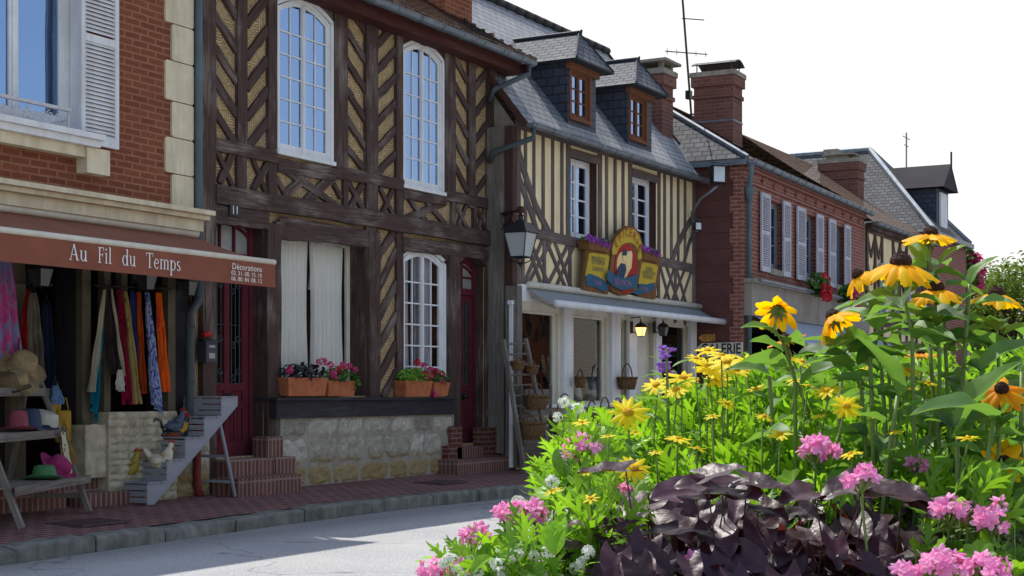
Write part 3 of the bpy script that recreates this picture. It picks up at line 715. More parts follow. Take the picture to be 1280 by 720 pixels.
w = W2; window(h2, w[0]+.005, w[1], w[2], w[3], w[4], 2, 2, (1,)*6, fw=.035, lw=.036, mw=.017, y=Y2-.02, curtain=[(w[0]+.15,w[0]+.34,w[2],w[3],'curtain'),(w[1]-.42,w[1]-.26,w[2],w[3],'curtain')], casing=.05, sill=.06)
w = W4; window(h2, w[0]+.005, w[1]-.005, w[2], w[3], w[4], 2, 2, (1,)*6, fw=.04, lw=.04, mw=.02, y=Y2+.0, glass='glass_shop', curtain=[(w[0]+.1,w[0]+.36,w[2],w[3],'curtain'),(w[0]+.52,w[1]-.22,w[2],w[3],'curtain')], casing=.055)
w = BW; bx1 = X(434,11.56)
window(h2, w[0]+.01, w[1]-.01, w[2], w[3]-.02, w[4], 1, 1, (1,), fw=.035, lw=.02, mw=.02, y=Y2+.24, mat='cream_paint', glass='glass_shop', curtain=[(X(345,11.62),X(382,11.62),w[2]+.1,w[3]-.16,'net'),(X(387,11.62),X(426,11.62),w[2]+.12,w[3]-.17,'net'),(X(344,11.62),X(383,11.62),w[3]-.75,w[3]-.1,'net2'),(X(386,11.62),X(429,11.62),w[3]-.74,w[3]-.1,'net2')])
def red_door(par, D, yf, grille=True, fan=3):
    x0, x1, z0, zt, rise = D; mb = MB(); zl = zt-rise-.36
    mb.box(x0,x0+.07,yf,yf+.08,z0,zt-rise); mb.box(x1-.07,x1,yf,yf+.08,z0,zt-rise); arch_strip(mb,x0,x1,zt,rise,.07,yf+.001,.08); mb.box(x0+.07,x1-.07,yf-.012,yf+.08,zl-.04,zl+.05)
    n = fan
    for k in range(1, n): xx = x0+.07+(x1-x0-.14)*k/n; mb.box(xx-.015,xx+.015,yf+.01,yf+.05,zl+.05,arch(xx,x0,x1,zt,rise)-.06)
    arch_strip(mb, x0+.07, x1-.07, zt-.10, rise*.8, .04, yf+.012, .05)
    if fan == 2: mb.box(x0+.07,x1-.07,yf+.012,yf+.05,zl+.2,zl+.225)
    a, b = x0+.075, x1-.075; t = zl-.045; y = yf+.02
    # leaf : stiles, rails, two glazed lights, fielded panels
    zg = z0+.78; zk = z0+.60
    for u, v in ((a,a+.1),(b-.1,b),((a+b)/2-.045,(a+b)/2+.045)): mb.box(u,v,y,y+.05,z0+.002,t)
    for u, v in ((z0+.002,z0+.16),(zk-.05,zk+.03),(zg-.02,zg+.06),(t-.1,t)): mb.box(a+.1,(a+b)/2-.045,y+.001,y+.05,u,v); mb.box((a+b)/2+.045,b-.1,y+.001,y+.05,u,v)
    for u, v in ((a+.1,(a+b)/2-.045),((a+b)/2+.045,b-.1)):
        mb.box(u,v,y+.02,y+.045,z0+.1,zg)
        for q in range(3): mb.box(u+.02+q*(v-u-.04)/3+.006,u+.02+(q+1)*(v-u-.04)/3-.006,y+.01,y+.03,z0+.18,zk-.07)
    o = mb.build('door', M['door_red'], par)
    g = MB()
    g.quad((x0+.07,yf+.04,zl+.05),(x1-.07,yf+.04,zl+.05),(x1-.07,yf+.04,zt-rise*.6),(x0+.07,yf+.04,zt-rise*.6)); g.build('fanlight_pane', M['glass_pale'], o)
    g = MB(); g.quad((a+.1,y+.03,zg),(b-.1,y+.03,zg),(b-.1,y+.03,t-.08),(a+.1,y+.03,t-.08)); g.build('pane', M['glass_shop'], o)
    g = MB()
    for u, v in ((a+.1,(a+b)/2-.045),((a+b)/2+.045,b-.1)):
        c = (u+v)/2; wd = v-u
        for xx in (u+wd*.2,c,v-wd*.2): g.tube([(xx,y+.01,zg),(xx,y+.01,t-.1)], .006, 4)
        for zz in (zg+.12,zg+.5,t-.35):
            scroll(g, c-wd*.2, zz, wd*.2, 1, y=y+.008); scroll(g, c+wd*.2, zz+.08, wd*.2, -1, y=y+.008)
        for zz in (zg+.06,(zg+t)/2,t-.2): g.tube([(u,y+.01,zz),(v,y+.01,zz)], .006, 4)
    g.build('grille', m_plain('grille_iron_green', lin(44,60,60), .5, .2, 8, .5), o)
    g = MB(); g.lathe(((a+b)/2,y-.002,zk+.08), [(.0,0),(.05,0),(.045,.02),(.025,.03),(.03,.045),(.045,.06),(.03,.085),(0,.09)], 14, axis=(0,-1,0)); g.build('door_knob', M['iron'], o, True)
    return o
red_door(h2, (D1[0]+.01, D1[1]-.01, D1[2], D1[3]-.02, D1[4]), Y2+.14)
red_door(h2, (D2[0]+.005, D2[1]-.005, D2[2], D2[3]-.02, D2[4]), Y2+.12, fan=2)
# house number plate
mb = MB(); mb.mi = 1; c = at(294,263,Y2-.115); mb.box(c.x-.085,c.x+.085,c.y+.002,c.y+.012,c.z-.06,c.z+.06); put_text(mb, '11', c+Vector((0,-.002,0)), (1,0,0), (0,0,1), .13, .004, mi=0)
o = mb.build('number_plate', [M['white_text'], m_plain('number_enamel', lin(40,38,44), .4, .1, 3)], h2)
# sill plank, plinth, steps
zt_, zb_ = Zp(345,497,11.12), Zp(345,523,11.15)
mb = MB(); mb.box(X(343,11.12),X(568,11.12),11.08,11.42,zt_-.035,zt_); mb.box(X(344,11.14),X(567,11.14),11.12,11.28,zb_,zt_-.036); mb.build('sill_beam', M['plank_dark'], h2)
mb = MB(); stones(mb, X(352,11.17), X(566,11.17), .05, zb_-.005, 11.17, .3, .28, .66, .012, .024, rnd=random.Random(3), rough=1.3); mb.build('stone_plinth', M['rubble'], h2)
mb = MB(); mb.box(X(350,11.17), X(567,11.17), 11.1655, 11.29, .03, zb_-.003); mb.build('plinth_mortar', M['mortar'], h2)
mb = MB()
mb.box(X(296,10.75),X(374,10.75),10.72,11.1,.03,.25); mb.box(X(292,10.95),X(350,10.95),11.0,11.45,.25,.44)
mb.box(X(333,11.1),X(352,11.1),11.08,11.3,.25,.68); mb.box(X(343,11.0),X(368,11.0),10.98,11.3,.03,.44)
mb.build('entrance_step', M['brick_step'], h2)
mb = MB(); mb.box(X(575,10.8),X(648,10.8),10.85,11.15,.04,.26); mb.box(X(572,11.0),X(612,11.0),11.1,11.45,.26,.42); mb.build('entrance_step', M['brick_step'], h2)
mb = MB(); mb.box(X(560,11.15),X(574,11.15),11.1,11.29,.04,.72); mb.box(X(557,11.1),X(568,11.1),11.05,11.29,.04,.45); mb.build('brick_pier', M['brick_dark'], h2); mb = MB(); mb.box(X(606,11.1),X(636,11.1),11.1,11.3,.04,.68); mb.build('brick_pier', M['brick_dark'], h2)
# eave, gutter, roof, chimney
GY = 10.88; gA, gB = at(380,-42,GY), at(667,78,GY); gz_ = gB.z
mb = MB(); mb.beam((H2X0,11.08,gz_-.09),(X(655,11.0),11.08,gz_-.09), .17, .05, jit=.03, seg=9); mb.box(H2X0,X(655,11.0),11.03,11.32,gz_-.19,gz_-.175); mb.box(X(640,11.2),X(655,11.0)-.02,10.95,11.3,gz_-.172,gz_-.05)
mb.build('fascia_board', M['fascia'], h2)
gutter(h2, (H2X0,GY,gz_), (gB.x,GY,gz_))
mb = MB(); xr = X(660,10.9); ps = .62; zr = gz_+.04
ye, yr = 10.86, 13.9
def ridged(mb, x0, x1, y0, y1, z0, s, n=9, k=.0):
    for i in range(n):
        a, b = y0+(y1-y0)*i/n, y0+(y1-y0)*(i+1)/n
        mb.add([(x0,a,z0+(a-y0)*s+.012),(x1,a,z0+(a-y0)*s+.012),(x1,b,z0+(b-y0)*s-.004),(x0,b,z0+(b-y0)*s-.004)], [(0,1,2,3)], [[(x0,a*1.2),(x1,a*1.2),(x1,b*1.2),(x0,b*1.2)]])
ridged(mb, H2X0, xr, ye, yr, zr, ps, 24)
zz = zr+(yr-ye)*ps; roof_quad(mb, (xr,yr+3,zr),(H2X0,yr+3,zr),(H2X0,yr,zz),(xr,yr,zz))
mb.add([(xr-.02,ye,zr),(xr-.02,yr+3,zr),(xr-.02,yr,zz)], [(0,1,2)], [[(0,0),(3,0),(2,2)]])
r = random.Random(4); xx = H2X0
while xx < xr: mb.box(xx+.005,xx+.165,ye-.03-r.random()*.02,ye+.1,zr-.02,zr+.012+r.random()*.01); xx += .17
for k in range(18): yv = ye+k*.16; zv = zr+(yv-ye)*ps; mb.box(xr-.03,xr+.03+r.random()*.02,yv,yv+.16,zv-.02,zv+.03+r.random()*.02)
mb.build('roof', M['tile'], h2)
cy = 12.0; cz = zr+(cy-ye)*ps
mb = MB(); mb.box(X(556,cy),X(590,cy),cy,cy+.7,cz-.3,cz+2.2); mb.box(X(556,cy)-.05,X(590,cy)+.05,cy-.05,cy+.75,cz+2.0,cz+2.12); mb.build('chimney', M['brick_orange'], h2)
mb = MB(); e = at(652,88,10.9); mb.tube([(gB.x-.15,10.88,gz_-.05),(gB.x-.15,10.88,gz_-.2),(X(617,11.1),11.1,Zp(617,112,11.1)),(X(616,11.15),11.2,Zp(617,125,11.1))], .04, 8); mb.build('downpipe', M['pipe_dark'], h2, True)
# ================================================================= striped half timbered grocery house
Y3 = 10.85
def X3(px, Y=Y3): return at(px, 490, Y).x
def Z3(px, py, Y=Y3): return at(px, py, Y).z
H3X0, H3X1 = X3(645), X3(869)
h3 = thing('grocery_house', 'cream and grey striped half timbered grocery house with two slate dormers', 'house', ((H3X0+H3X1)/2,Y3,0))
EZ3 = Z3(650,160); 
WA = (X3(712), X3(746), Z3(735,303), Z3(735,200)); WB = (X3(789.5), X3(820), WA[2], WA[3])
SZ = Z3(722,504)  # shop sill
ST_ = Z3(760,398)
WS = [(X3(651.5),X3(698),SZ,ST_), (X3(717),X3(759),SZ,ST_), (X3(776.5),X3(785.5),SZ,ST_), (X3(797.5),X3(819),.12,ST_), (X3(827.5),X3(861),SZ,ST_)]
band = Z3(760,372)
mb = MB()
wall_holes(mb, H3X0, H3X1, band, EZ3+.25, Y3, [(*WA,),(*WB,)], .2, 0, 1)
mb.quad((H3X0,17.5,0),(H3X0,Y3,0),(H3X0,Y3,EZ3),(H3X0,17.5,EZ3),2); mb.quad((H3X1,Y3,0),(H3X1,17.5,0),(H3X1,17.5,EZ3),(H3X1,Y3,EZ3),2)
rp = 1.25; re_y, re_z = Y3-.22, EZ3+.02; ry = 12.75; rz_ = re_z+(ry-re_y)*rp
for x_ in (H3X0,H3X1): mb.add([(x_,Y3,EZ3),(x_,ry+1.7,EZ3),(x_,ry,rz_-.1)], [(0,1,2)], None, 2)
mb.build('wall', [M['plaster_cream'], M['timber_brown'], M['stone_grey']], h3)
mb = MB()
wall_holes(mb, H3X0, H3X1, 0, band, Y3+.0, WS, .16, 0, 0); mb.build('shopfront', M['cream_paint'], h3)
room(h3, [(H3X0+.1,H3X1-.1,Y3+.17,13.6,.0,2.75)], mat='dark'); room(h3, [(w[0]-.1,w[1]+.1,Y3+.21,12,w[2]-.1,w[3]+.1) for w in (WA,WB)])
mb = MB()
for a, b in ((640,650.5),(705,716),(764.5,775.5),(786.5,796.5),(820,827),(863,871)):
    mb.box(X3(a+.5,Y3-.06),X3(b,Y3-.06),Y3-.06,Y3-.002,.1,ST_+.06); mb.box(X3(a,Y3-.08),X3(b+.4,Y3-.08),Y3-.075,Y3-.003,ST_+.061,ST_+.12)
mb.box(H3X0,H3X1+.03,Y3-.09,Y3-.004,ST_+.121,band+.03); mb.box(H3X0+.05,WS[3][0]-.1,Y3-.14,Y3-.005,SZ-.06,SZ-.002); mb.box(WS[4][0]-.1,H3X1,Y3-.14,Y3-.005,SZ-.06,SZ-.002)
mb.build('shop_pilaster', M['white_paint'], h3)
for w in (WS[0],WS[1],WS[2],WS[4]):
    a = MB(); t = .035
    a.box(w[0],w[0]+t,Y3+.06,Y3+.1,w[2],w[3]); a.box(w[1]-t*2.2,w[1],Y3+.06,Y3+.1,w[2],w[3]); a.box(w[0]+t,w[1]-t*2.2,Y3+.061,Y3+.1,w[2],w[2]+t); a.box(w[0]+t,w[1]-t*2.2,Y3+.061,Y3+.1,w[3]-t,w[3])
    o = a.build('shop_window', M['cream_paint'], h3); g = MB(); g.quad((w[0],Y3+.08,w[2]),(w[1],Y3+.08,w[2]),(w[1],Y3+.08,w[3]),(w[0],Y3+.08,w[3])); g.build('pane', M['glass_shop'], o)
mb = MB(); w = WS[3]; mb.box(w[0],w[0]+.08,Y3+.1,Y3+.15,.12,w[3]); mb.box(w[1]-.55,w[1],Y3+.1,Y3+.15,.12,w[3]); mb.box(w[0]+.08,w[1]-.55,Y3+.1,Y3+.15,w[3]-.1,w[3]); mb.box(w[0]+.08,w[1]-.55,Y3+.1,Y3+.15,.12,.5); mb.build('door', M['cream_paint'], h3)
# windows upstairs
for w in (WA, WB):
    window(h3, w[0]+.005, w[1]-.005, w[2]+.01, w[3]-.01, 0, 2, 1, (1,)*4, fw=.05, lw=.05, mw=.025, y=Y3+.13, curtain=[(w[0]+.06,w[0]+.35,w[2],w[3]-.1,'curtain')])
T = MB(); yT = Y3+.01
def b3(x1_, y1_, x2_, y2_, w, d=.03, jit=.05, seg=4): T.beam(at(x1_,y1_,yT), at(x2_,y2_,yT), w, d, jit=jit, seg=seg)
def v3(px, ya, yb, w): b3(px, ya, px, yb, w)
def top(px): return 165+(px-645)*.3
def railc(px): return 287+(px-645)*.222
for px, w in ((655.5,.07),(666,.07),(677.5,.075),(689.5,.075),(701,.08)): v3(px, top(px)-12, railc(px), w)
for px, w in ((757,.085),(767.5,.09),(777.5,.09)): v3(px, top(px)-12, railc(px), w)
for px, w in ((829.5,.085),(838,.085),(846.5,.085),(855,.09)): v3(px, top(px)-12, railc(px), w)
v3(646.5, 150, 372, .12); v3(709, top(709)-12, 310, .13); v3(748.5, top(748)-12, 320, .13); v3(786.5, top(786)-12, 325, .13); v3(822.5, top(822)-12, 335, .11); v3(866, top(866)-12, 395, .12)
def poly3(pts, w):
    for a, b in zip(pts, pts[1:]): b3(a[0],a[1],b[0],b[1],w,.035,.02,2)
poly3([(646,188),(656,222),(668,258),(687,296)], .13); poly3([(647,222),(654,242),(663,268),(671,294)], .11)
poly3([(866,270),(857,283),(847,303),(837,329)], .12); poly3([(866,292),(860,304),(853,331)], .09)
b3(646, railc(646), 867, railc(867), .15, .045); b3(711, 191, 747, 201, .13, .04); b3(788, 215, 821, 225, .13, .04); b3(646, 157, 868, 226, .1, .03)
b3(646, 362, 868, 395, .1, .03)
def lat(px0, px1, n):
    for k in range(n):
        a = px0+(px1-px0)*k/n; b = px0+(px1-px0)*(k+1)/n
        b3(a, railc(a), b, railc(b)+72, .075, .03); b3(b, railc(b), a, railc(a)+70, .07, .026); 
for px in (652,679,711,748,786,822,843): v3(px, railc(px), railc(px)+72, .09)
lat(652,679,1); lat(679,711,1); lat(656,690,1); lat(690,718,1); lat(822,843,1); lat(843,864,1); lat(830,856,1); lat(751,785,1); lat(788,820,1)
T.build('timber_frame', M['timber_grey'], h3)
# corner between the two houses
mb = MB(); mb.beam((H3X0-.04,11.12,.3),(H3X0-.04,11.12,EZ3), .3, .1, nrm=(-1,0,0), jit=.03, seg=6); mb.build('corner_post', M['timber_weather'], h3)
mb = MB(); mb.beam((H3X0-.02,10.9,2.6),(H3X0-.02,10.9,EZ3), .14, .12, nrm=(-1,0,0), jit=.03, seg=6); mb.build('corner_post', M['timber_brown'], h3)
mb = MB(); mb.beam((H3X0-.05,10.82,.1),(H3X0-.05,10.82,2.75), .2, .14, nrm=(-1,0,0), jit=.03, seg=6); mb.build('corner_post', M['timber_weather'], h3)
gutter(h3, (H3X0-.1,re_y-.07,re_z), (H3X1+.12,re_y-.07,re_z+.0))
mb = MB(); a = Vector((H3X0,re_y-.07,re_z-.06)); mb.tube([a,a+Vector((0,.0,-.15)),Vector((X(613,11.15),11.12,Zp(613,190,11.12))),Vector((X(612,11.2),11.2,Zp(612,200,11.12)))], .045, 8); mb.build('downpipe', M['pipe_dark'], h3, True)
# main roof
mb = MB(); x0, x1 = H3X0-.08, H3X1+.1
roof_quad(mb, (x0,re_y,re_z),(x1,re_y,re_z),(x1,ry,rz_),(x0,ry,rz_)); roof_quad(mb, (x1,ry+1.9,re_z),(x0,ry+1.9,re_z),(x0,ry,rz_),(x1,ry,rz_))
roof = mb.build('roof', M['slate'], h3)
mb = MB(); xx = x0
while xx < x1: mb.lathe((xx,ry,rz_+.01), [(.075,0),(.09,.02),(.07,.36)], 10, axis=(1,0,.06)); xx += .34
mb.build('ridge_tiles', M['slate_old'], roof, True)
mb = MB()
for x_ in (x0-.015,x1+.015): mb.beam((x_,re_y,re_z-.02),(x_,ry,rz_-.02), .09, .03, nrm=(1 if x_ > x0+1 else -1,0,0)); 
mb.build('verge_board', M['timber_brown'], roof)
# dormers
M['slate_dormer'] = m_slate('dormer_slate', lin(108,112,118), lin(82,86,92), lin(46,48,52), .2, .1, rough=.75, spec=.25)
def dormer(xc, w=1.0):
    yf = Y3+.0; zb = re_z+(yf-re_y)*rp; ze = 6.43; zr = 6.92; x0, x1 = xc-w/2, xc+w/2
    yb = lambda z: re_y+(z-re_z)/rp
    m = MB()
    # front frame of slate around the window
    ww0, ww1, wz0, wz1 = x0+.1, x1-.24, zb+.14, ze-.17
    wall_holes(m, x0, x1, zb-.1, ze, yf, [(ww0,ww1,wz0,wz1)], .1)
    for f in range(len(m.f)): m.uv[f] = [(m.v[i].x*1.0+m.v[i].y, m.v[i].z) for i in m.f[f]]
    for xs, sg in ((x0,1),(x1,-1)):
        q = [(xs,yf,zb-.1),(xs,yf,ze),(xs,yb(ze),ze)]; q = q if sg < 0 else list(reversed(q))
        m.add(q, [(0,1,2)], [[(p[1],p[2]) for p in q]])
    o = m.build('dormer', M['slate_hang'], h3)
    m = MB(); oh = .17; e0, e1, yfo = x0-oh, x1+oh, yf-.24; zo = ze-.04
    A, B, Rf, Rb = Vector((e0,yfo,zo)), Vector((e1,yfo,zo)), Vector((xc,yf+.05,zr)), Vector((xc,yb(zr)+.2,zr))
    Cb, Db = Vector((e1,yb(zo)+.25,zo)), Vector((e0,yb(zo)+.25,zo))
    roof_quad(m, A, B, Rf, Rf); roof_quad(m, B, Cb, Rb, Rf); roof_quad(m, Db, A, Rf, Rb)
    m.add([A-Vector((0,0,.02)),B-Vector((0,0,.02)),Cb-Vector((0,0,.02)),Db-Vector((0,0,.02))], [(3,2,1,0)], [[(0,0)]*4])
    m.build('dormer_roof', M['slate_dormer'], o)
    m = MB(); m.tube([Rb+Vector((0,0,.02)),Rf+Vector((0,0,.02))], .035, 6); m.tube([Rf+Vector((0,-.02,.0)),Rf+Vector((.0,-.05,.06))], [.04,.015], 6)
    for a, b in ((Rf,A),(Rf,B)): m.tube([a+Vector((0,0,.01)),b+Vector((0,0,.01))], .02, 5)
    for a, b in ((A,B),(B,Cb),(Db,A)): m.tube([a-Vector((0,0,.015)),b-Vector((0,0,.015))], .02, 5)
    m.build('ridge_flashing', M['slate_hang'], o)
    m = MB(); m.box(x0-.03,x1+.03,yf-.06,yf+.02,ze-.16,ze-.045); m.box(ww0-.05,ww0+.01,yf-.02,yf+.04,wz0-.05,wz1+.06); m.box(ww1-.01,ww1+.05,yf-.02,yf+.04,wz0-.05,wz1+.06); m.box(ww0+.01,ww1-.01,yf-.021,yf+.04,wz1-.01,wz1+.06); m.box(ww0+.01,ww1-.01,yf-.03,yf+.04,wz0-.05,wz0+.01)
    m.build('dormer_frame', M['orange_wood'], o)
    window(o, ww0+.01, ww1-.01, wz0+.01, wz1-.01, 0, 2, 1, (1,1,1), fw=.02, lw=.03, mw=.018, y=yf+.02, mat='orange_wood', name='dormer_window')
    room(o, [(ww0-.05,ww1+.05,yf+.11,yf+.7,wz0-.1,wz1+.1)])
dormer(21.7); dormer(23.92)
# chimney
def chimney(par, corner, wx, dy, ztop, zbase, mat='chim_brick', bands=(), cap='slab', fr=None, name='chimney', capm='stone_grey'):
    m = MB(fr); x0, y0 = corner; x1, y1 = x0+wx, y0+dy
    m.box(x0,x1,y0,y1,zbase,ztop-.55); m.box(x0-.03,x1+.03,y0-.03,y1+.03,ztop-.55,ztop-.47); m.box(x0-.0,x1+.0,y0-.0,y1,ztop-.47,ztop-.3); m.box(x0-.05,x1+.05,y0-.05,y1+.05,ztop-.3,ztop-.1)
    o = m.build(name, M[mat], par)
    m = MB(fr); m.box(x0-.07,x1+.07,y0-.07,y1+.07,ztop-.1,ztop); m.build('chimney_cap', M[capm], o)
    for zz in bands: m = MB(fr); m.box(x0-.012,x1+.012,y0-.012,y1+.012,zz,zz+.035); m.build('metal_band', M['zinc'], o)
    return o
c3y = 11.3; c3x = X3(828, c3y)
o = chimney(h3, (c3x,c3y), .5, .62, 7.2, 5.0)
mb = MB()
for dx in (0,.42): 
    for dy in (0,.54): mb.box(c3x+dx,c3x+dx+.08,c3y+dy,c3y+dy+.08,7.2,7.32)
mb.box(c3x-.12,c3x+.62,c3y-.12,c3y+.74,7.321,7.37); mb.build('chimney_cowl', M['stone_grey'], o)

# ================================================================= red brick house with grey shutters
def frame(O, ang): return Matrix.Translation(O) @ Matrix.Rotation(ang, 4, 'Z')
A4 = rad(2.5); O4 = Vector((26.45,9.9,0)); F4 = frame(O4, A4)
def L4(px, py, off=0): return fr_at(O4, A4, px, py, off)
h4 = thing('brick_house', 'red brick house with six grey shutters upstairs, tall banded chimney and cafe below', 'house', O4, A4)
L4x = L4(1080,300).x; E4 = L4(938,203,-.1).z
mb = MB(F4); hl = []
SH = [((952,963),(979.5,988.5)),((997,1007.5),(1021.5,1029.5)),((1037,1045),(1056.5,1063.5))]
wz0, wz1 = L4(963,337).z, L4(963,250).z
for (a,b),(c,d) in SH: hl.append((L4(b-1,300).x+.02, L4(c,300).x-.02, wz0+.02, wz1))
sb = L4(940,354).z
wall_holes(mb, .0, L4x, sb, E4, 0, hl, .22, 0, 0)
mb.quad((L4x,0,0),(L4x,8,0),(L4x,8,E4),(L4x,0,E4)); mb.quad((0,8,0),(0,0,0),(0,0,E4),(0,8,E4))
mb.build('wall', M['brick_red'], h4)
mb = MB(F4)
for k in range(17): mb.box(-.02,-.003,.22,1.4,.25+k*.3,.25+k*.3+.285)
mb.build('siding', M['brown_siding'], h4)
mb = MB(F4); mb.box(-.035,-.003,-.001,.2,0,E4-.05)
for k in range(9): mb.box(-.04,-.004,.2,.26,.3+k*.6,.3+k*.6+.3)
mb.build('corner_bricks', M['brick_red'], h4)
mb = MB(F4); wall_holes(mb, 0, L4x, 0, sb, .02, [(.35,L4x*.52,.3,sb-.75),(L4x*.55,L4x-.3,.3,sb-.75)], .2); mb.build('shopfront', M['wood_shop'], h4)
mb = MB(F4)
mb.box(-.02,L4x,-.22,.0,sb-.02,sb+.06); mb.box(.02,L4x*.5-.02,-.14,.01,sb-.62,sb-.021); mb.box(L4x*.5+.02,L4x-.02,-.14,.01,sb-.62,sb-.021); mb.build('shop_fascia', m_plaster('grey_fascia', lin(140,134,124), lin(158,152,142), lin(100,94,86), .4, 3), h4)
mb = MB(F4); mb.tube([(.02,-.3,sb+.02),(L4x,-.3,sb+.02)], .03, 6); mb.build('fascia_tube', M['zinc'], h4)
room(h4, [(.3,L4x-.2,.22,4,.1,sb-.6)], F4, 'dark'); room(h4, [(h[0]-.1,h[1]+.1,.22,1.5,h[2]-.1,h[3]+.1) for h in hl], F4)
for h in hl: mb = MB(F4); mb.box(h[0]-.08,h[1]+.08,-.05,-.002,h[2]-.12,h[2]-.001); mb.build('window_sill', M['stone_grey'], h4)
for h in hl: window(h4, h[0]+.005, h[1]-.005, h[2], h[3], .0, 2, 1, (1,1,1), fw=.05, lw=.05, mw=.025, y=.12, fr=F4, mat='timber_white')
for (a,b),(c,d) in SH:
    x0, x1 = L4(a,300,-.07).x, L4(b,300,-.07).x; shutter(h4, x0, x1, wz0-.08, wz1+.06, -.08, F4, 'shutter_grey'); x0, x1 = L4(c,300,-.07).x, L4(d,300,-.07).x; shutter(h4, x0, x1, wz0-.08, wz1+.06, -.08, F4, 'shutter_grey')
mb = MB(F4); mb.box(0,L4x,-.06,-.002,E4-.12,E4); mb.box(0,L4x,-.03,-.003,E4-.35,E4-.3); k = 0
while .3+k*.75 < L4x: mb.box(.3+k*.75,.42+k*.75,-.04,-.004,E4-.26,E4-.18); k += 1
mb.build('brick_cornice', M['brick_red'], h4)
pa, pb = F4@Vector((-.15,-.18,E4+.03)), F4@Vector((L4x+.1,-.18,E4+.03)); gutter(h4, pa, pb, .08)
mb = MB(F4); mb.tube([(-.1,-.18,E4),(-.1,-.17,E4-.2),(.09,-.07,E4-.5),(.09,-.07,.1)], .05, 8); mb.tube([(.09,-.07,E4-.75),(.09,-.07,E4-.5),(.09,-.07,E4-.45)], [.05,.1,.1], 8); mb.build('downpipe', M['pipe_blue'], h4, True)
mb = MB(F4); e0, e1 = -.15, L4x+.1; yr = 3.3; zr = E4+.05+3.4*.62; hp = 1.4
ridged(mb, hp, e1, -.12, yr, E4+.05, .62, 26)
for i in range(14): # hip side part of the front slope
    a, b = -.12+(yr+.12)*i/14, -.12+(yr+.12)*(i+1)/14; xa, xb = e0+(hp-e0)*i/14, e0+(hp-e0)*(i+1)/14
    mb.add([(xa,a,E4+.05+(a+.12)*.62),(hp,a,E4+.05+(a+.12)*.62),(hp,b,E4+.05+(b+.12)*.62),(xb,b,E4+.05+(b+.12)*.62)], [(0,1,2,3)], [[(xa,a*1.2),(hp,a*1.2),(hp,b*1.2),(xb,b*1.2)]])
roof_quad(mb, (e1,7,E4+.05),(e0,7,E4+.05),(hp,yr,zr),(e1,yr,zr))
mb.add([(e1-.02,-.12,E4+.05),(e1-.02,7,E4+.05),(e1-.02,yr,zr)], [(0,1,2)], [[(0,0),(3,0),(2,2)]])
mb.build('roof', M['tile'], h4)
mb = MB(F4); roof_quad(mb, (e0,7,E4+.06),(e0,-.12,E4+.06),(hp,yr,zr+.01),(hp,yr,zr+.01)); mb.build('slate_hip', M['slate_old'], h4)
mb = MB(F4); mb.tube([(e0,-.12,E4+.07),(hp,yr,zr+.03)], .05, 6); mb.box(e0-.02,e0+.02,-.1,7,E4-.06,E4+.045); mb.build('hip_flashing', M['zinc'], h4)
q = fr_at(O4, A4, 916, 150, 1.3); zt = q.z+ (150-85)/1900*30.5
o = chimney(h4, (q.x,1.3), .62, .85, zt, E4, bands=(zt-1.05,zt-1.55), fr=F4)
mb = MB(F4)
for a in (.05,.57):
    for b in (.05,.8): mb.box(q.x+a-.01,q.x+a+.01,1.3+b-.01,1.3+b+.01,zt,zt+.2)
pts = []
for i in range(7): t = i/6; pts.append((q.x-.02+.66*t, zt+.16+.1*math.sin(math.pi*t)))
for (a, za), (b, zb_) in zip(pts, pts[1:]): mb.add([(a,1.25,za),(b,1.25,zb_),(b,2.2,zb_),(a,2.2,za),(a,1.25,za-.02),(b,1.25,zb_-.02),(b,2.2,zb_-.02),(a,2.2,za-.02)], [(0,1,2,3),(7,6,5,4),(0,4,5,1),(3,2,6,7)])
mb.build('chimney_cowl', M['iron'], o)

# ================================================================= low half timbered house and large slate roofed house
A5 = rad(0.5); O5 = Vector((35.7,10.3,0)); F5 = frame(O5, A5)
h5 = thing('timber_house', 'low dark half timbered house with pale green shutter beyond the red brick house', 'house', O5, A5)
L5x = fr_at(O5, A5, 1160, 305).x; E5 = 5.2
mb = MB(F5); wh = (1.5,2.3,3.1,4.3); wall_holes(mb, 0, L5x, 0, E5, 0, [wh,(3.9,4.7,3.1,4.3),(.6,2.6,.3,2.1),(3.3,5.2,.3,2.1)], .2); mb.quad((0,6,0),(0,0,0),(0,0,E5),(0,6,E5)); mb.build('wall', M['plaster_cream'], h5)
T = MB(F5)
for x_ in (0.05,.75,1.38,2.42,3.1,3.78,4.82,5.5,L5x-.05): T.beam((x_,.005,.1),(x_,.005,E5), .15, .04, jit=.03, seg=3)
for z_ in (2.4,2.9,E5-.1): T.beam((0,.003,z_),(L5x,.003,z_), .18, .05, seg=3)
for a, b in ((.1,.7),(.8,1.35),(2.45,3.05),(3.15,3.75),(4.85,5.45),(5.5,L5x-.1)):
    for k in range(3): z_ = 3.15+k*.65; T.beam((a,.005,z_+.45),((a+b)/2,.005,z_), .1, .035); T.beam((b,.005,z_+.45),((a+b)/2,.005,z_), .1, .034)
T.box(-.05,L5x,-.15,-.01,E5-.12,E5+.02); T.build('timber_frame', M['timber_dark'], h5)
room(h5, [(wh[0],wh[1],.2,1,wh[2],wh[3]),(3.9,4.7,.2,1,3.1,4.3),(.6,2.6,.2,2,.3,2.1),(3.3,5.2,.2,2,.3,2.1)], F5)
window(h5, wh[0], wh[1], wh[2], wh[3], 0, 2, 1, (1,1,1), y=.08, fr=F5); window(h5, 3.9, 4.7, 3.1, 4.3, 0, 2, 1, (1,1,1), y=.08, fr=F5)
M['green_paint'] = m_plaster('pale_green_paint', lin(134,158,146), lin(150,172,160), lin(100,116,108), .3, 5)
shutter(h5, 1.0, 1.45, 3.05, 4.35, -.09, F5, 'green_paint'); shutter(h5, 2.35, 2.75, 3.05, 4.35, -.09, F5, 'green_paint')
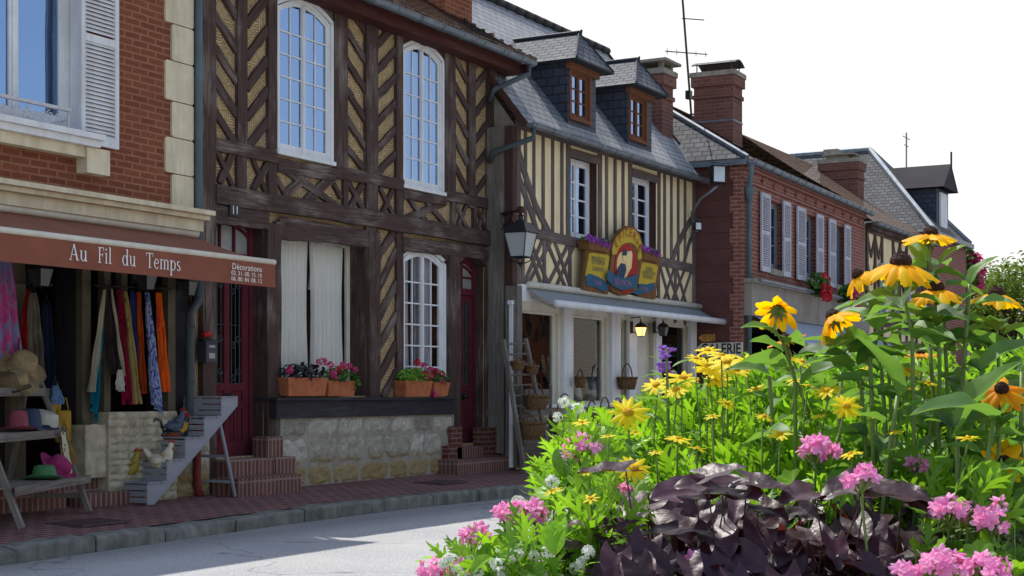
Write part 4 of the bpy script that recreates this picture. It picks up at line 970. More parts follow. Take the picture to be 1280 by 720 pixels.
shutter(h5, 3.4, 3.85, 3.05, 4.35, -.09, F5, 'green_paint'); 
gutter(h5, F5@Vector((-.1,-.25,E5+.04)), F5@Vector((L5x,-.25,E5+.04)), .08)
mb = MB(F5); ridged(mb, -.1, L5x, -.2, 3.2, E5+.06, .7, 22); mb.quad((-.08,-.2,E5+.05),(-.08,6,E5+.05),(-.08,3.2,E5+2.4),(-.08,3.1,E5+2.3)); roof_quad(mb, (L5x,6.5,E5+.06),(-.1,6.5,E5+.06),(-.1,3.2,E5+2.44),(L5x,3.2,E5+2.44)); mb.build('roof', M['tile'], h5)
q = fr_at(O5, A5, 1072, 220, 1.6); zt5 = q.z+24/1900*39; o = chimney(h5, (q.x,1.6), .62, 1.05, zt5, E5, fr=F5)
mb = MB(F5); mb.box(q.x+.1,q.x+.5,1.9,2.5,zt5,zt5+.12); mb.box(q.x,q.x+.62,1.7,2.6,zt5+.121,zt5+.16); mb.box(q.x+.15,q.x+.45,2.2,2.6,zt5+.161,zt5+.32); mb.build('chimney_cowl', M['stone_grey'], o)
# house 6
x6, y6 = at(1168,287,10.3).x, 10.3; E6 = at(1168,289,10.3).z; h6 = thing('slate_roof_house', 'tall brick house with big grey slate hipped roof and a dark dormer behind the row', 'house', (x6,y6,0))
w6 = 4.4; dpt = 9.0; xr6 = x6+w6/2; yf6 = atx(1087,187,xr6).y; zr6 = atx(1087,187,xr6).z; yb6 = atx(977,199,xr6).y
mb = MB(); mb.box(x6+.15,x6+w6-.1,y6+.1,y6+dpt,0,E6); mb.build('wall', M['brick_red'], h6)
mb = MB(); roof_quad(mb, (x6,y6+dpt,E6),(x6,y6,E6),(xr6,yf6,zr6),(xr6,yb6,zr6)); roof_quad(mb, (x6+w6,y6,E6),(x6+w6,y6+dpt,E6),(xr6,yb6,zr6),(xr6,yf6,zr6)); roof_quad(mb, (x6,y6,E6),(x6+w6,y6,E6),(xr6,yf6,zr6),(xr6,yf6,zr6)); roof_quad(mb, (x6+w6,y6+dpt,E6),(x6,y6+dpt,E6),(xr6,yb6,zr6),(xr6,yb6,zr6)); mb.build('roof', M['slate_old'], h6)
mb = MB()
for b in ((xr6,yf6,zr6),): mb.tube([(x6,y6,E6+.03),b], .09, 6); mb.tube([(x6+w6,y6,E6+.03),b], .09, 6); mb.tube([b,(xr6,yb6,zr6)], .09, 6)
mb.box(x6-.05,x6+w6,y6-.12,y6+.05,E6-.14,E6-.005); mb.build('hip_flashing', M['zinc'], h6)
# its dormer (front slope)
p = at(1150,262,y6+.35); dx_ = p.x; 
mb = MB(); dz0, dz1 = E6+.2, at(1180,240,y6+.4).z; X0, X1 = x6+1.7, x6+3.1
mb.box(X0,X1,y6+.35,y6+2.6,dz0-.3,dz1); o = mb.build('dormer', M['slate_hang'], h6)
mb = MB(); yy = y6+.1; zt = dz1+.75; xc = (X0+X1)/2
for q in ([(X0-.2,yy,dz1),(xc,yy,zt),(xc,yy+3.4,zt),(X0-.2,yy+3.4,dz1)], [(X1+.2,yy,dz1),(X1+.2,yy+3.4,dz1),(xc,yy+3.4,zt),(xc,yy,zt)]): mb.quad(*q)
mb.add([(X0-.2,yy+.02,dz1),(X1+.2,yy+.02,dz1),(xc,yy+.02,zt)], [(0,1,2)]); mb.tube([(xc,yy,zt-.1),(xc,yy,zt+.35)], .03, 5)
mb.build('dormer_roof', M['plank_dark'], o)
mb = MB(); mb.box(X0+.3,X1-.3,y6+.3,y6+.35,dz0+.1,dz1-.1); mb.build('dormer_window', M['white_paint'], o)
# chimney on the far house
# far small house with flowers
h7 = thing('cottage', 'small dark cottage at the far end of the row behind the coneflowers', 'house', (53,12.0,0))
mb = MB(); mb.box(52,54.6,12.0,16,0,3.6); mb.build('wall', M['stone_grey'], h7)
mb = MB(); roof_quad(mb, (51.8,11.8,3.6),(54.8,11.8,3.6),(54.8,14,5.4),(51.8,14,5.4)); roof_quad(mb, (54.8,16.2,3.6),(51.8,16.2,3.6),(51.8,14,5.4),(54.8,14,5.4)); mb.add([(51.85,12,3.6),(51.85,16,3.6),(51.85,14,5.3)], [(0,1,2)]); mb.build('roof', M['tile'], h7)
for k in range(2): mb = MB(); mb.box(52.4+k*1.2,53.0+k*1.2,11.94,11.99,2.0,3.0); mb.build('window', M['white_paint'], h7)

# ================================================================= awnings
def awning(name, lab, xa, xb, yw, zw, yo, zo, mat, matv, drop, seg=10, bar=.03, barm='cream_paint', slats=False):
    t = thing(name, lab, 'awning', ((xa+xb)/2,yw,zw)); m = MB(); n = 24
    for i in range(n):
        a, b = xa+(xb-xa)*i/n, xa+(xb-xa)*(i+1)/n
        for j in range(6):
            u, v = j/6, (j+1)/6; sg = lambda w: -.03*math.sin(math.pi*w)
            f = lambda x, w: (x, yw+(yo-yw)*w, zw+(zo-zw)*w+sg(w)); us = [(a*1.0,u),(b,u),(b,v),(a,v)]
            m.add([f(a,v),f(b,v),f(b,u),f(a,u)], [(0,1,2,3)], [[(a,v),(b,v),(b,u),(a,u)]])
    m.build('canopy', mat, t, True)
    m = MB(); m.tube([(xa,yo,zo),(xb,yo,zo)], bar, 10); m.build('front_bar', M[barm], t, True)
    if drop:
        m = MB(); vs = []
        for i in range(n*2+1):
            x_ = xa+(xb-xa)*i/(n*2); vs += [(x_,yo-.012,zo-.01),(x_,yo-.014+.004*math.sin(x_*9),zo-drop)]
        m.add(vs, [(2*i,2*i+1,2*i+3,2*i+2) for i in range(n*2)]); m.build('valance', matv, t)
    for x_ in (xa+.15,(xa+xb)/2,xb-.15): m = MB(); m.tube([(x_,yw,zw-.15),(x_+.15,(yw+yo)/2-.1,(zw+zo)/2-.18),(x_,yo,zo-.01)], .018, 6); m.build('folding_arm', M['cream_paint'], t, True)
    m = MB(); m.tube([(xa+.02,yw-.05,zw+.03),(xb-.02,yw-.05,zw+.03)], .05, 8); m.build('roller', M['cream_paint'], t, True)
    return t
ax1 = X(240)-.03; pF = atx(343,328,ax1); zwall = ctop-.24
aw = awning('awning', 'terracotta canvas awning with white lettering over the boutique doorway', 5.6, ax1, 11.24, zwall+.02, pF.y, pF.z, M['awning'], M['awning_b'], .27)
mb = MB(); yv = pF.y-.02; ex, ez = (1,0,0), (0,0,1)
def serif_glyph(ch):
    P = []; th, tn = .085, .034
    V = lambda x, y0, y1, w=th: P.append([(x-w/2,y0),(x+w/2,y0),(x+w/2,y1),(x-w/2,y1)])
    H = lambda x0, x1, y, w=tn: P.append([(x0,y-w/2),(x1,y-w/2),(x1,y+w/2),(x0,y+w/2)])
    S = lambda x, y, l=.11: H(x-l, x+l, y, .03)
    def A(cx, cy, rx, ry, a0, a1, n=12):
        for i in range(n):
            q = []
            for a in (a0+(a1-a0)*i/n, a0+(a1-a0)*(i+1)/n):
                a = rad(a); w = tn+(th-tn)*abs(math.cos(a)); q.append(((cx+(rx-w/2)*math.cos(a), cy+(ry-tn/2)*math.sin(a)), (cx+(rx+w/2)*math.cos(a), cy+(ry+tn/2)*math.sin(a))))
            P.append([q[0][0],q[0][1],q[1][1],q[1][0]])
    if ch == 'A': P.append([(.08,0),(.12,0),(.34,.68),(.30,.68)]); P.append([(.50,0),(.60,0),(.36,.70),(.29,.68)]); H(.16,.48,.24); S(.10,.015,.09); S(.55,.015,.1); return P, .66
    if ch == 'u': V(.13,.14,.45); A(.26,.15,.13,.14,180,360,10); V(.41,0,.45); S(.08,.44,.06); S(.37,.44,.06); S(.46,.015,.06); return P, .54
    if ch == 'F': V(.15,0,.68); H(.06,.46,.665); H(.15,.38,.36); S(.15,.015,.1); V(.455,.53,.68,.03); V(.375,.29,.43,.03); return P, .52
    if ch == 'i': V(.13,0,.45); S(.13,.015,.1); S(.08,.44,.06); A(.13,.61,.022,.03,0,360,8); return P, .28
    if ch == 'l': V(.13,0,.72); S(.13,.015,.1); S(.08,.71,.06); return P, .28
    if ch == 'd': A(.25,.22,.16,.22,0,360,20); V(.43,0,.72); S(.38,.71,.06); S(.48,.015,.06); return P, .56
    if ch == 'T': V(.31,0,.68); H(.04,.58,.665); V(.055,.52,.68,.03); V(.565,.52,.68,.03); S(.31,.015,.12); return P, .62
    if ch == 'e': A(.23,.22,.16,.22,20,325,18); H(.09,.39,.25); return P, .45
    if ch == 'm':
        for x in (.13,.40,.67): V(x,0,.40 if x > .2 else .45); S(x,.015,.09)
        for x in (.265,.535): A(x,.32,.135,.12,0,180,10)
        S(.08,.44,.06); return P, .80
    if ch == 'p': V(.13,-.24,.45); S(.13,-.225,.1); A(.29,.22,.16,.22,0,360,20); S(.08,.44,.06); return P, .54
    if ch == 's': A(.19,.335,.10,.10,40,270,12); A(.19,.115,.11,.11,-90,90,8); A(.19,.115,.11,.11,200,270,6); A(.19,.335,.1,.1,240,270,2); H(.15,.23,.225,.06); return P, .37
    return P, .3
def serif_word(mb, word, pa, pb, size):
    """letters from world point pa (left base) along the street to pb"""
    gl = [serif_glyph(c) for c in word]; L = sum(g[1] for g in gl); pa, pb = Vector(pa), Vector(pb); k = (pb-pa).length/L; ex = (pb-pa).normalized(); x = 0; i = 0
    for P, adv in gl:
        for q in P:
            i += 1; mb.add([pa+ex*((x+u)*k)+Vector((0,-.0002*(i%7),v*size)) for u, v in q], [tuple(range(len(q)))])
        x += adv
for word, xa, xb in (('Au',86,109.5),('Fil',122,140),('du',152,170),('Temps',182,226)):
    zb = at(86,324.5,yv).z; serif_word(mb, word, (X(xa,yv),yv,zb), (X(xb,yv),yv,zb), .21)
c = at(309,335,yv); put_text(mb, 'Décorations', c, (1,0,0), (0,0,1), .088, 0, sx=1.1)
c = at(308.5,343,yv); put_text(mb, '02. 31. 08. 15. 10', c, (1,0,0), (0,0,1), .062, 0, sx=1.15); c = at(308.5,350,yv); put_text(mb, '06. 80. 84. 08. 12', c, (1,0,0), (0,0,1), .062, 0, sx=1.15)
mb.build('lettering', M['white_text'], aw)
# striped grey awning of the grocery
def m_stripe():
    nt = NT('striped_awning', .8, .2); uv = nt.coord('UV'); w = nt.math('FRACT', nt.math('MULTIPLY', nt.sep(uv)[0], 9.0))
    nt.color(nt.ramp(w, [(.0,lin(118,122,124)),(.55,lin(118,122,124)),(.6,lin(168,172,172)),(.95,lin(168,172,172))], 'CONSTANT')); return nt.mat
q = atx(694,379,H3X0+.15); q2 = at(912,404,q.y); wz = Z3(642,357)
aw3 = awning('awning', 'grey striped awning with a thick white front bar over the grocery shop windows', H3X0+.15, q2.x, Y3-.06, wz, q.y, q.z, m_stripe(), None, 0, bar=.055, barm='white_paint')
q = F4@Vector((.2,-.9,2.2)); 
aw4 = thing('awning', 'pale grey awning sloping out below the fascia of the red brick cafe', 'awning', O4+Vector((0,0,2.4)), A4); mb = MB(F4)
zA, zB = sb-.62, sb-1.15
for i in range(12):
    a, b = .3+(L4x-.4)*i/12, .3+(L4x-.4)*(i+1)/12; mb.quad((a,-1.1,zB),(b,-1.1,zB),(b,-.1,zA),(a,-.1,zA))
mb.build('canopy', m_plain('pale_grey_canvas', lin(150,158,172), .85, .06, 3), aw4); mb = MB(F4); mb.tube([(.3,-1.1,zB),(L4x-.1,-1.1,zB)], .03, 6); mb.quad((.3,-1.11,zB-.18),(L4x-.1,-1.11,zB-.18),(L4x-.1,-1.11,zB),(.3,-1.11,zB)); mb.build('valance', M['shutter_grey'], aw4)

# ================================================================= street lantern
def lantern_box(mb_f, mb_g, c, s, top=True):
    """c = centre of the body top; s = half width at top"""
    c = Vector(c); b = s*.62; h = s*2.0
    T4 = [c+Vector((i*s,j*s,0)) for i, j in ((-1,-1),(1,-1),(1,1),(-1,1))]; B4 = [c+Vector((i*b,j*b,-h)) for i, j in ((-1,-1),(1,-1),(1,1),(-1,1))]
    for k in range(4):
        mb_f.tube([T4[k],B4[k]], s*.055, 4); mb_f.tube([T4[k],T4[(k+1)%4]], s*.07, 4); mb_f.tube([B4[k],B4[(k+1)%4]], s*.06, 4)
        mb_g.quad(B4[k]*.98+(c-Vector((0,0,h)))*.02, B4[(k+1)%4]*.98+(c-Vector((0,0,h)))*.02, T4[(k+1)%4]*.98+c*.02, T4[k]*.98+c*.02)
    U = [c+Vector((i*s*.62,j*s*.62,s*.85)) for i, j in ((-1,-1),(1,-1),(1,1),(-1,1))]; O = [c+Vector((i*s*1.1,j*s*1.1,.0)) for i, j in ((-1,-1),(1,-1),(1,1),(-1,1))]
    mb_f.add(O+U, [(0,1,5,4),(1,2,6,5),(2,3,7,6),(3,0,4,7),(4,5,6,7)])
    mb_f.lathe(c+Vector((0,0,s*.85)), [(s*.5,0),(s*.45,s*.12),(s*.2,s*.25),(s*.2,s*.5),(s*.3,s*.52),(s*.1,s*.7),(0,s*.72)], 10)
    return c+Vector((0,0,s*1.5))
lp = atd(650, 285, 21.0); lp = at(651, 291, 10.55)
st = thing('street_lantern', 'black street lantern with frosted panes hanging from a rusty scrolled bracket', 'lantern', (lp.x,11.2,lp.z))
f, g = MB(), MB(); s = .175; tp = lantern_box(f, g, (lp.x,10.55,lp.z), s)
for i, j in ((-1,-1),(1,-1),(1,1),(-1,1)): f.tube([Vector((lp.x+i*s*.62,10.55+j*s*.62,lp.z-s*2)),Vector((lp.x+i*s*.55,10.55+j*s*.55,lp.z-s*2.3)),Vector((lp.x,10.55,lp.z-s*2.6))], .009, 5)
f.lathe((lp.x,10.55,lp.z-s*2.8), [(0,0),(.03,.02),(.02,.06),(0,.07)], 8)
f.build('lantern_frame', M['iron'], st); 
nt = NT('frosted_lantern_glass', .5, .4); nt.color(lin(172,176,176)); g.build('glass_panes', nt.mat, st)
b = MB(); zb = Zp(650,262,10.55); b.tube([(lp.x,10.55,tp.z-.05),(lp.x,10.55,zb)], .02, 8); b.lathe((lp.x,10.55,zb-.06), [(0,0),(.05,.02),(.065,.06),(.05,.1),(0,.12)], 10)
wp = Vector((H2X1-.03,11.23,zb-.01)); b.tube([wp,Vector((lp.x,10.55,zb))], .018, 6)
dr = (Vector((lp.x,10.55,zb))-wp).normalized()
for k in range(3):
    pts = []
    for i in range(14): t = i/13; a = t*2*math.pi*1.1; r_ = .1*(1-.6*t); c = wp+dr*(.15+.17*k)+Vector((0,0,-.13+.02*k)); pts.append(c+dr*(r_*math.cos(a))+Vector((0,0,r_*math.sin(a))))
    b.tube(pts, .008, 5)
b.tube([wp+Vector((0,0,-.5)),wp+dr*.15+Vector((0,0,-.3)),wp+dr*.55+Vector((0,0,-.03))], .01, 5); b.tube([wp+Vector((0,0,.12)),wp+Vector((0,0,-.55))], .015, 5)
b.build('bracket', M['iron_rust'], st)
# small wall lanterns
M['warm'] = (lambda nt: (nt.p.inputs.__getitem__('Emission Color').__setattr__('default_value',(1,.72,.25,1)), nt.p.inputs.__getitem__('Emission Strength').__setattr__('default_value',1.6), nt.color((.6,.45,.15,1)), nt.mat)[-1])(NT('lit_amber_glass', .4, .4))
M['smoky'] = m_plain('smoky_glass', lin(58,60,54), .2, .3, 8, .6)
def wall_lantern(p, s, lab, gm, wall):
    t = thing('wall_lantern', lab, 'lantern', p); f, g = MB(), MB(); tp = lantern_box(f, g, p, s)
    f.tube([tp-Vector((0,0,.02)),tp+Vector((0,.02,.06)),Vector((p[0],wall,tp.z+.05))], .01, 5); f.tube([Vector((p[0],wall-.01,p[2]+.1)),Vector((p[0],wall-.01,p[2]-.1))], .03, 6); f.tube([Vector((p[0],wall,p[2]-.05)),Vector(p)+Vector((0,0,-s*2.1))], .009, 5)
    f.build('lantern_frame', M['iron'], t); g.build('glass_panes', M[gm], t)
wall_lantern(at(801,409,10.6), .075, 'black wall lantern glowing amber, left of the two beside the grocery door', 'warm', Y3-.07)
wall_lantern(at(829,409,10.6), .075, 'unlit black wall lantern, right of the two beside the grocery door', 'smoky', Y3-.07)
wall_lantern(at(51,336,11.1), .085, 'dark wall lantern in the boutique doorway above the red and grey clothes', 'smoky', 11.3)
wall_lantern(at(183,342,11.1), .085, 'dark wall lantern above the row of hanging scarves', 'smoky', 11.3)
wall_lantern(at(235.5,352,11.05), .075, 'dark wall lantern on the downpipe beside the boutique', 'smoky', 11.2)
# floodlights
def flood(p, sx, sz, lab, pipe, tilt=0, visor=True):
    t = thing('floodlight', lab, 'floodlight', p); m = MB(); p = Vector(p); a = rad(-38); ex = Vector((math.cos(a),math.sin(a),0)); ey = Vector((-math.sin(a),math.cos(a),0)); ez = Vector((0,0,1))
    m.obox(p, ex*sx, ey*.06, ez*sz)
    if visor: m.obox(p+ez*(sz+.04)-ey*.08, ex*sx*1.1, ey*.16+ez*.03, ez*.008-ey*.0)
    m.tube([p-ex*(sx+.02)+ez*0,p-ex*(sx+.02)-ez*(sz+.05),p+ex*(sx+.02)-ez*(sz+.05),p+ex*(sx+.02)], .01, 5)
    m.build('housing', M['iron'], t)
    m = MB(); m.obox(p-ey*.062, ex*sx*.85, ey*.004, ez*sz*.85); m.build('lens', m_plain('floodlight_lens', lin(198,208,214), .15, .1, 4, .6), t)
    m = MB(); m.tube([Vector(q) for q in pipe], .025, 7); m.build('support_arm', M['zinc'], t, True)
p = at(897,218,10.2); flood(p, .13, .16, 'large floodlight with black visor on a bent pipe above the grocery corner', [at(866,296,10.8), at(865,265,10.75), at(876,248,10.5), at(890,238,10.3), p+Vector((0,0,-.2))])
p = at(871,283,10.5); flood(p, .06, .07, 'small floodlight lower down on the grocery corner', [at(864,300,10.8), at(866,288,10.7), p+Vector((0,0,-.08))], visor=False)
t = thing('cable', 'loose grey cable looping on the grocery corner below the large floodlight', 'cable', at(880,280,10.75)); m = MB(); m.tube([at(a,b,10.7) for a, b in ((893,236),(897,252),(892,268),(882,276),(872,275),(866,268))], .012, 5); m.build('wire', M['pipe_dark'], t)
# antenna
t = thing('antenna', 'tall thin television antenna with cross rods beside the banded chimney', 'antenna', at(864,150,11.5)); m = MB(); m.tube([at(866,168,11.5), at(851,-30,11.5)], .022, 6); m.build('mast', M['iron'], t)
m = MB(); m.tube([at(853,23,11.5), at(880,25,11.9)], .012, 4); m.tube([at(832,64,11.3), at(884,68,11.9)], .012, 4)
for k in range(5): c = at(834+k*12,64+k,11.35+k*.13); m.tube([c-Vector((0,0,.06)),c+Vector((0,0,.06))], .006, 4)
m.box(*(lambda q: (q.x-.06,q.x+.06,11.4,11.5,q.z-.08,q.z+.08))(at(858,119,11.5))); m.build('cross_rod', M['iron'], t)
m = MB(); m.tube([at(863,143,11.5),at(868,143,11.6)], .02, 5); m.tube([at(865,151,11.5),at(869,151,11.6)], .02, 5); m.build('clamp', M['iron'], t)
t = thing('antenna', 'faint small antenna on the far slate roof', 'antenna', (x6+5,14,8)); m = MB(); q = at(1133,232,15); m.tube([q, q+Vector((0,0,2))], .03, 4); m.tube([q+Vector((-.5,0,1.8)),q+Vector((.5,0,1.8))], .02, 4); m.tube([q+Vector((-.3,0,1.5)),q+Vector((.3,0,1.5))], .02, 4); m.build('mast', M['zinc'], t)

# ================================================================= grocery sign
SGX = Y3-.20
sg = thing('shop_sign', 'carved painted grocery sign with red oval centre and two yellow side panels', 'sign', at(787,345,SGX))
M['sign_wood'] = m_plaster('sign_brown', lin(112,78,48), lin(132,94,60), lin(80,56,36), .4, 8); M['sign_yel'] = m_plaster('sign_yellow', lin(180,156,52), lin(192,168,66), lin(170,146,50), .3, 8)
M['sign_red'] = m_plaster('sign_red', lin(158,48,44), lin(170,58,52), lin(150,40,40), .3, 8); M['sign_blue'] = m_plaster('sign_blue', lin(50,88,112), lin(62,98,122), lin(40,80,110), .3, 8)
M['sign_ink'] = m_plain('sign_ink', lin(40,62,84), .8, .1, 4); M['sign_lt'] = m_plain('sign_flesh', lin(226,198,140), .8, .1, 6); M['sign_mauve'] = m_plain('sign_mauve', lin(152,104,140), .8, .1, 6)
sp = lambda px, py, o=0: at(px, py, SGX-o)
def zpx(c): return [sp(720+x_/6.54, 270+y_/6.545) for x_, y_ in c]
m = MB()
def crop(c, o): return [sp(720+x_/6.54, 270+y_/6.545, o) for x_, y_ in c]
m.prism(crop([(60,600),(90,240),(285,262),(300,290),(262,640)],0), (0,.05,0), 0); m.prism(crop([(510,655),(545,330),(692,355),(650,680)],0), (0,.05,0), 0)
cpts = [(262,560),(290,330),(300,240),(330,170),(375,110),(430,80),(480,90),(520,140),(545,220),(552,330),(535,400),(500,600),(440,640),(370,650),(300,620)]
m.prism(crop(cpts,.03), (0,.07,0), 0)
m.build('board', M['sign_wood'], sg, recalc=True)
m = MB(); m.prism(crop([(80,480),(110,305),(130,300),(260,318),(275,335),(240,560),(90,520)],.01), (0,.012,0)); m.prism(crop([(510,555),(540,380),(560,378),(660,400),(670,420),(645,570)],.01), (0,.012,0))
arc = [(300,315),(296,270),(318,200),(350,150),(400,110),(440,98),(480,110),(515,160),(538,230),(550,300),(540,345),(515,360),(505,340),(510,290),(490,245),(450,218),(410,220),(370,250),(345,290),(330,315)]
m.prism(crop(arc,.04), (0,.012,0)); m.build('yellow_field', M['sign_yel'], sg, recalc=True)
def oval(cx, cy, rx, ry, n=22): return [(cx+rx*math.cos(2*math.pi*i/n), cy+ry*math.sin(2*math.pi*i/n)) for i in range(n)]
m = MB(); m.prism(crop(oval(410,430,92,205),.045), (0,.02,0)); m.build('red_oval', M['sign_red'], sg, recalc=True)
m = MB(); m.prism(crop(oval(388,400,52,110),.055), (0,.01,0)); 
m.prism(crop([(415,470),(405,330),(420,290),(455,285),(462,320),(455,420),(420,480)],.062), (0,.01,0)); m.prism(crop(oval(400,345,16,30),.07), (0,.01,0)); m.build('painted_figure', M['sign_lt'], sg, recalc=True)
m = MB(); m.prism(crop([(325,500),(350,420),(375,385),(405,395),(412,440),(390,520)],.068), (0,.012,0)); m.prism(crop([(382,320),(392,282),(412,276),(420,300),(412,325)],.074), (0,.01,0))
m.build('painted_coat', M['sign_ink'], sg, recalc=True)
m = MB(); m.prism(crop([(80,500),(110,470),(190,500),(275,560),(262,605),(230,622),(150,580),(90,570)],.02), (0,.012,0)); m.prism(crop([(255,520),(262,440),(330,490),(400,510),(470,490),(505,475),(500,580),(440,600),(370,605),(300,570)],.08), (0,.012,0)); m.prism(crop([(455,625),(470,600),(510,590),(520,555),(580,560),(645,545),(640,600),(590,625),(500,645)],.02), (0,.012,0)); m.build('ribbon', M['sign_blue'], sg, recalc=True)
m = MB(); i = 0
for ch, (cx, cy, rot) in zip('EPICERIE', ((333,228,38),(362,180,30),(390,150,20),(420,138,6),(452,140,-8),(482,170,-22),(505,215,-34),(522,262,-44))):
    c = crop([(cx,cy)],.058)[0]; a = rad(rot*.9); put_text(m, ch, c, (math.cos(a),0,math.sin(a)), (-math.sin(a),0,math.cos(a)), .19, .006, sx=.95)
m.build('lettering', M['sign_red'], sg)
m = MB()
def line(tx, cx, cy, s, o, sx=1.0, mi=0):
    c = crop([(cx,cy)],o)[0]; put_text(m, tx, c, (1,0,0), (0,0,1), s, .001, sx=sx, mi=mi)
line('PRODUITS', 185,355,.10,.03); line('DU TERROIR',185,385,.085,.03); line('LIQUEURS',180,435,.09,.03); line('CIDRE', 600,440,.1,.03); line('BONNE GOUTTE',600,470,.07,.03); line('FROMAGE', 592,500,.085,.03)
m.build('small_lettering', M['sign_ink'], sg)
m = MB(); line('BEUVRON', 385,548,.14,.10); line('CIDRE', 180,550,.1,.04); line('ET VIN', 560,600,.1,.04); m.build('ribbon_lettering', M['sign_mauve'], sg)
for px in (735,770,800,822): m = MB(); q = sp(px, 360+(px-735)*.12); m.tube([q, Vector((q.x,Y3,q.z-.02))], .02, 5); m.build('support_bracket', M['iron'], sg)
# directional signs
g4 = lambda px, py, X_=26.39: atx(px, py, X_)
sgn = thing('direction_sign', 'cream arrow sign with bold black GALERIE lettering on the brown siding', 'sign', g4(900,437))
dY = Vector((0,-1,0)); cx = g4(902,437,26.36); X_ = 26.36
pl = [atx(a,b,X_) for a, b in ((871,435),(877,429),(928,427.5),(928,445),(877,446))]
m = MB(); m.prism(pl, (.03,0,0)); m.build('board', M['cream_paint'], sgn, recalc=True)
m = MB(); put_text(m, 'GALERIE', atx(901,436.5,X_-.012), (0,-1,0), (0,0,1), .27, .012, sx=.78); m.build('lettering', M['black_text'], sgn)
sgn = thing('direction_sign', 'small orange arrow sign above the larger cream arrow sign on the siding', 'sign', g4(882,422))
M['amber_sign'] = m_plain('amber_sign', lin(224,162,84), .7, .06, 4); pl = [atx(a,b,X_) for a, b in ((873,422.5),(878,418),(893,417.5),(893,426),(878,427))]
m = MB(); m.prism(pl, (.03,0,0)); m.build('board', M['amber_sign'], sgn, recalc=True)
m = MB(); put_text(m, 'SALON', atx(885.5,420,X_-.012), (0,-1,0), (0,0,1), .075, .001); put_text(m, 'DE THÉ', atx(885.5,424.3,X_-.012), (0,-1,0), (0,0,1), .075, .001); m.build('lettering', M['iron_rust'], sgn)

# ================================================================= row across the street (seen in the reflections of the shop windows)
for k, (xa, xb, hh, mt, lab) in enumerate(((14,24,6.2,'brick_red','red brick house across the street seen only as a reflection'),(24.3,36,5.6,'brick_dark','dark brick house across the street with a tiled roof'),(36.3,50,6.4,'brick_dark','dark brick house across the street mirrored in the grocery windows'),(50.3,66,5.8,'brick_orange','orange brick house across the street mirrored in the far windows'))):
    t = thing('row_house', lab, 'house', ((xa+xb)/2,-12,-.1)); m = MB(); hl = []; x_ = xa+1.1
    while x_+1.2 < xb: hl += [(x_,x_+1.1,3.4,5.0),(x_,x_+1.1,.5,2.4)]; x_ += 2.4
    wall_holes(m, xa, xb, -.15, hh, -12, hl, -.2); m.quad((xb,-12,-.15),(xb,-20,-.15),(xb,-20,hh),(xb,-12,hh)); m.quad((xa,-20,-.15),(xa,-12,-.15),(xa,-12,hh),(xa,-20,hh)); m.build('wall', M[mt], t)
    m = MB(); roof_quad(m, (xb+.2,-11.7,hh),(xa-.2,-11.7,hh),(xa-.2,-16,hh+3),(xb+.2,-16,hh+3)); roof_quad(m, (xa-.2,-20.3,hh),(xb+.2,-20.3,hh),(xb+.2,-16,hh+3),(xa-.2,-16,hh+3)); m.build('roof', M['tile' if k%2 else 'slate_old'], t)
    for h in hl:
        m = MB(); m.box(h[0],h[1],-12.2,-12.15,h[2],h[3]); m.box(h[0]+.5,h[0]+.6,-12.15,-12.1,h[2],h[3]); m.box(h[0],h[1],-12.15,-12.1,h[2]+.9,h[2]+.97); m.build('window', M['smoky'], t)
# ================================================================= boutique goods
def cloth(name, lab, top, bot, wt, wb, mat, folds=3, amp=.02, group=None, twist=0.0, cat='scarf', fr=0.0, pointed=0.0):
    """hanging cloth from top to bottom (world points), widths in metres along the street"""
    top, bot = Vector(top), Vector(bot); t = thing(name, lab, cat, top, 0, group); m = MB(); nx, nz = 16, 20; ph = RNG.random()*6
    vs = []
    for j in range(nz+1):
        v = j/nz; c = top.lerp(bot, v); w_ = wt+(wb-wt)*v**.7+.008*math.sin(v*9+ph)
        for i in range(nx+1):
            u = i/nx-.5; dz = -pointed*u if j == nz else -pointed*u*v
            vs.append((c.x+u*w_+.006*math.sin(v*14+ph+u*3), c.y+amp*(.5+v)*math.sin(u*folds*6.28+ph+v*1.5), c.z+dz+fr*math.sin(u*37)*v**8))
    m.add(vs, [(j*(nx+1)+i, (j+1)*(nx+1)+i, (j+1)*(nx+1)+i+1, j*(nx+1)+i+1) for j in range(nz) for i in range(nx)])
    m.build('fabric', mat, t, True)
    m = MB(); m.tube([top+Vector((-wt*.4,0,.005)), top+Vector((0,0,.05)), top+Vector((wt*.4,0,.005))], .005, 4); m.tube([top+Vector((0,0,.05)), top+Vector((0,.0,.09)), top+Vector((.015,.02,.1))], .004, 4); m.build('hanger', M['iron'], t)
    return t
def cl(*a, **k): return m_cloth(*a, **k)
G = 'scarves hanging beside the boutique door'
YS = 11.12
def sc_(x, y, Y=YS): return at(x, y, Y)
cloth('scarf', 'long cream scarf hanging leftmost beside the teal one', sc_(131,362), sc_(113,490), .05, .1, cl('scarf_cream', [lin(150,144,124), lin(196,188,164)]), 2, .02, G)
cloth('scarf', 'plain teal scarf hanging lowest at the left of the row', sc_(130,372,YS+.04), sc_(117,516,YS+.04), .05, .12, cl('scarf_teal', [lin(0,88,112), lin(20,128,150)]), 2, .02, G, pointed=.2)
cloth('scarf', 'dark brown shawl with a pale knotted end', sc_(138,361), sc_(148,468), .07, .2, cl('scarf_brown', [lin(36,28,30), lin(62,50,50)]), 3, .02, G)
cloth('scarf', 'narrow cream scarf edging the dark brown shawl', sc_(139,361,YS-.05), sc_(155,470,YS-.05), .03, .03, cl('scarf_edge', [lin(160,152,128), lin(190,182,160)]), 1, .015, G)
cloth('scarf', 'short white tassel hanging below the brown shawl', sc_(150,462,YS-.05), sc_(151,488,YS-.05), .07, .1, cl('scarf_white', [lin(176,170,156), lin(204,200,188)]), 3, .02, G, fr=.02)
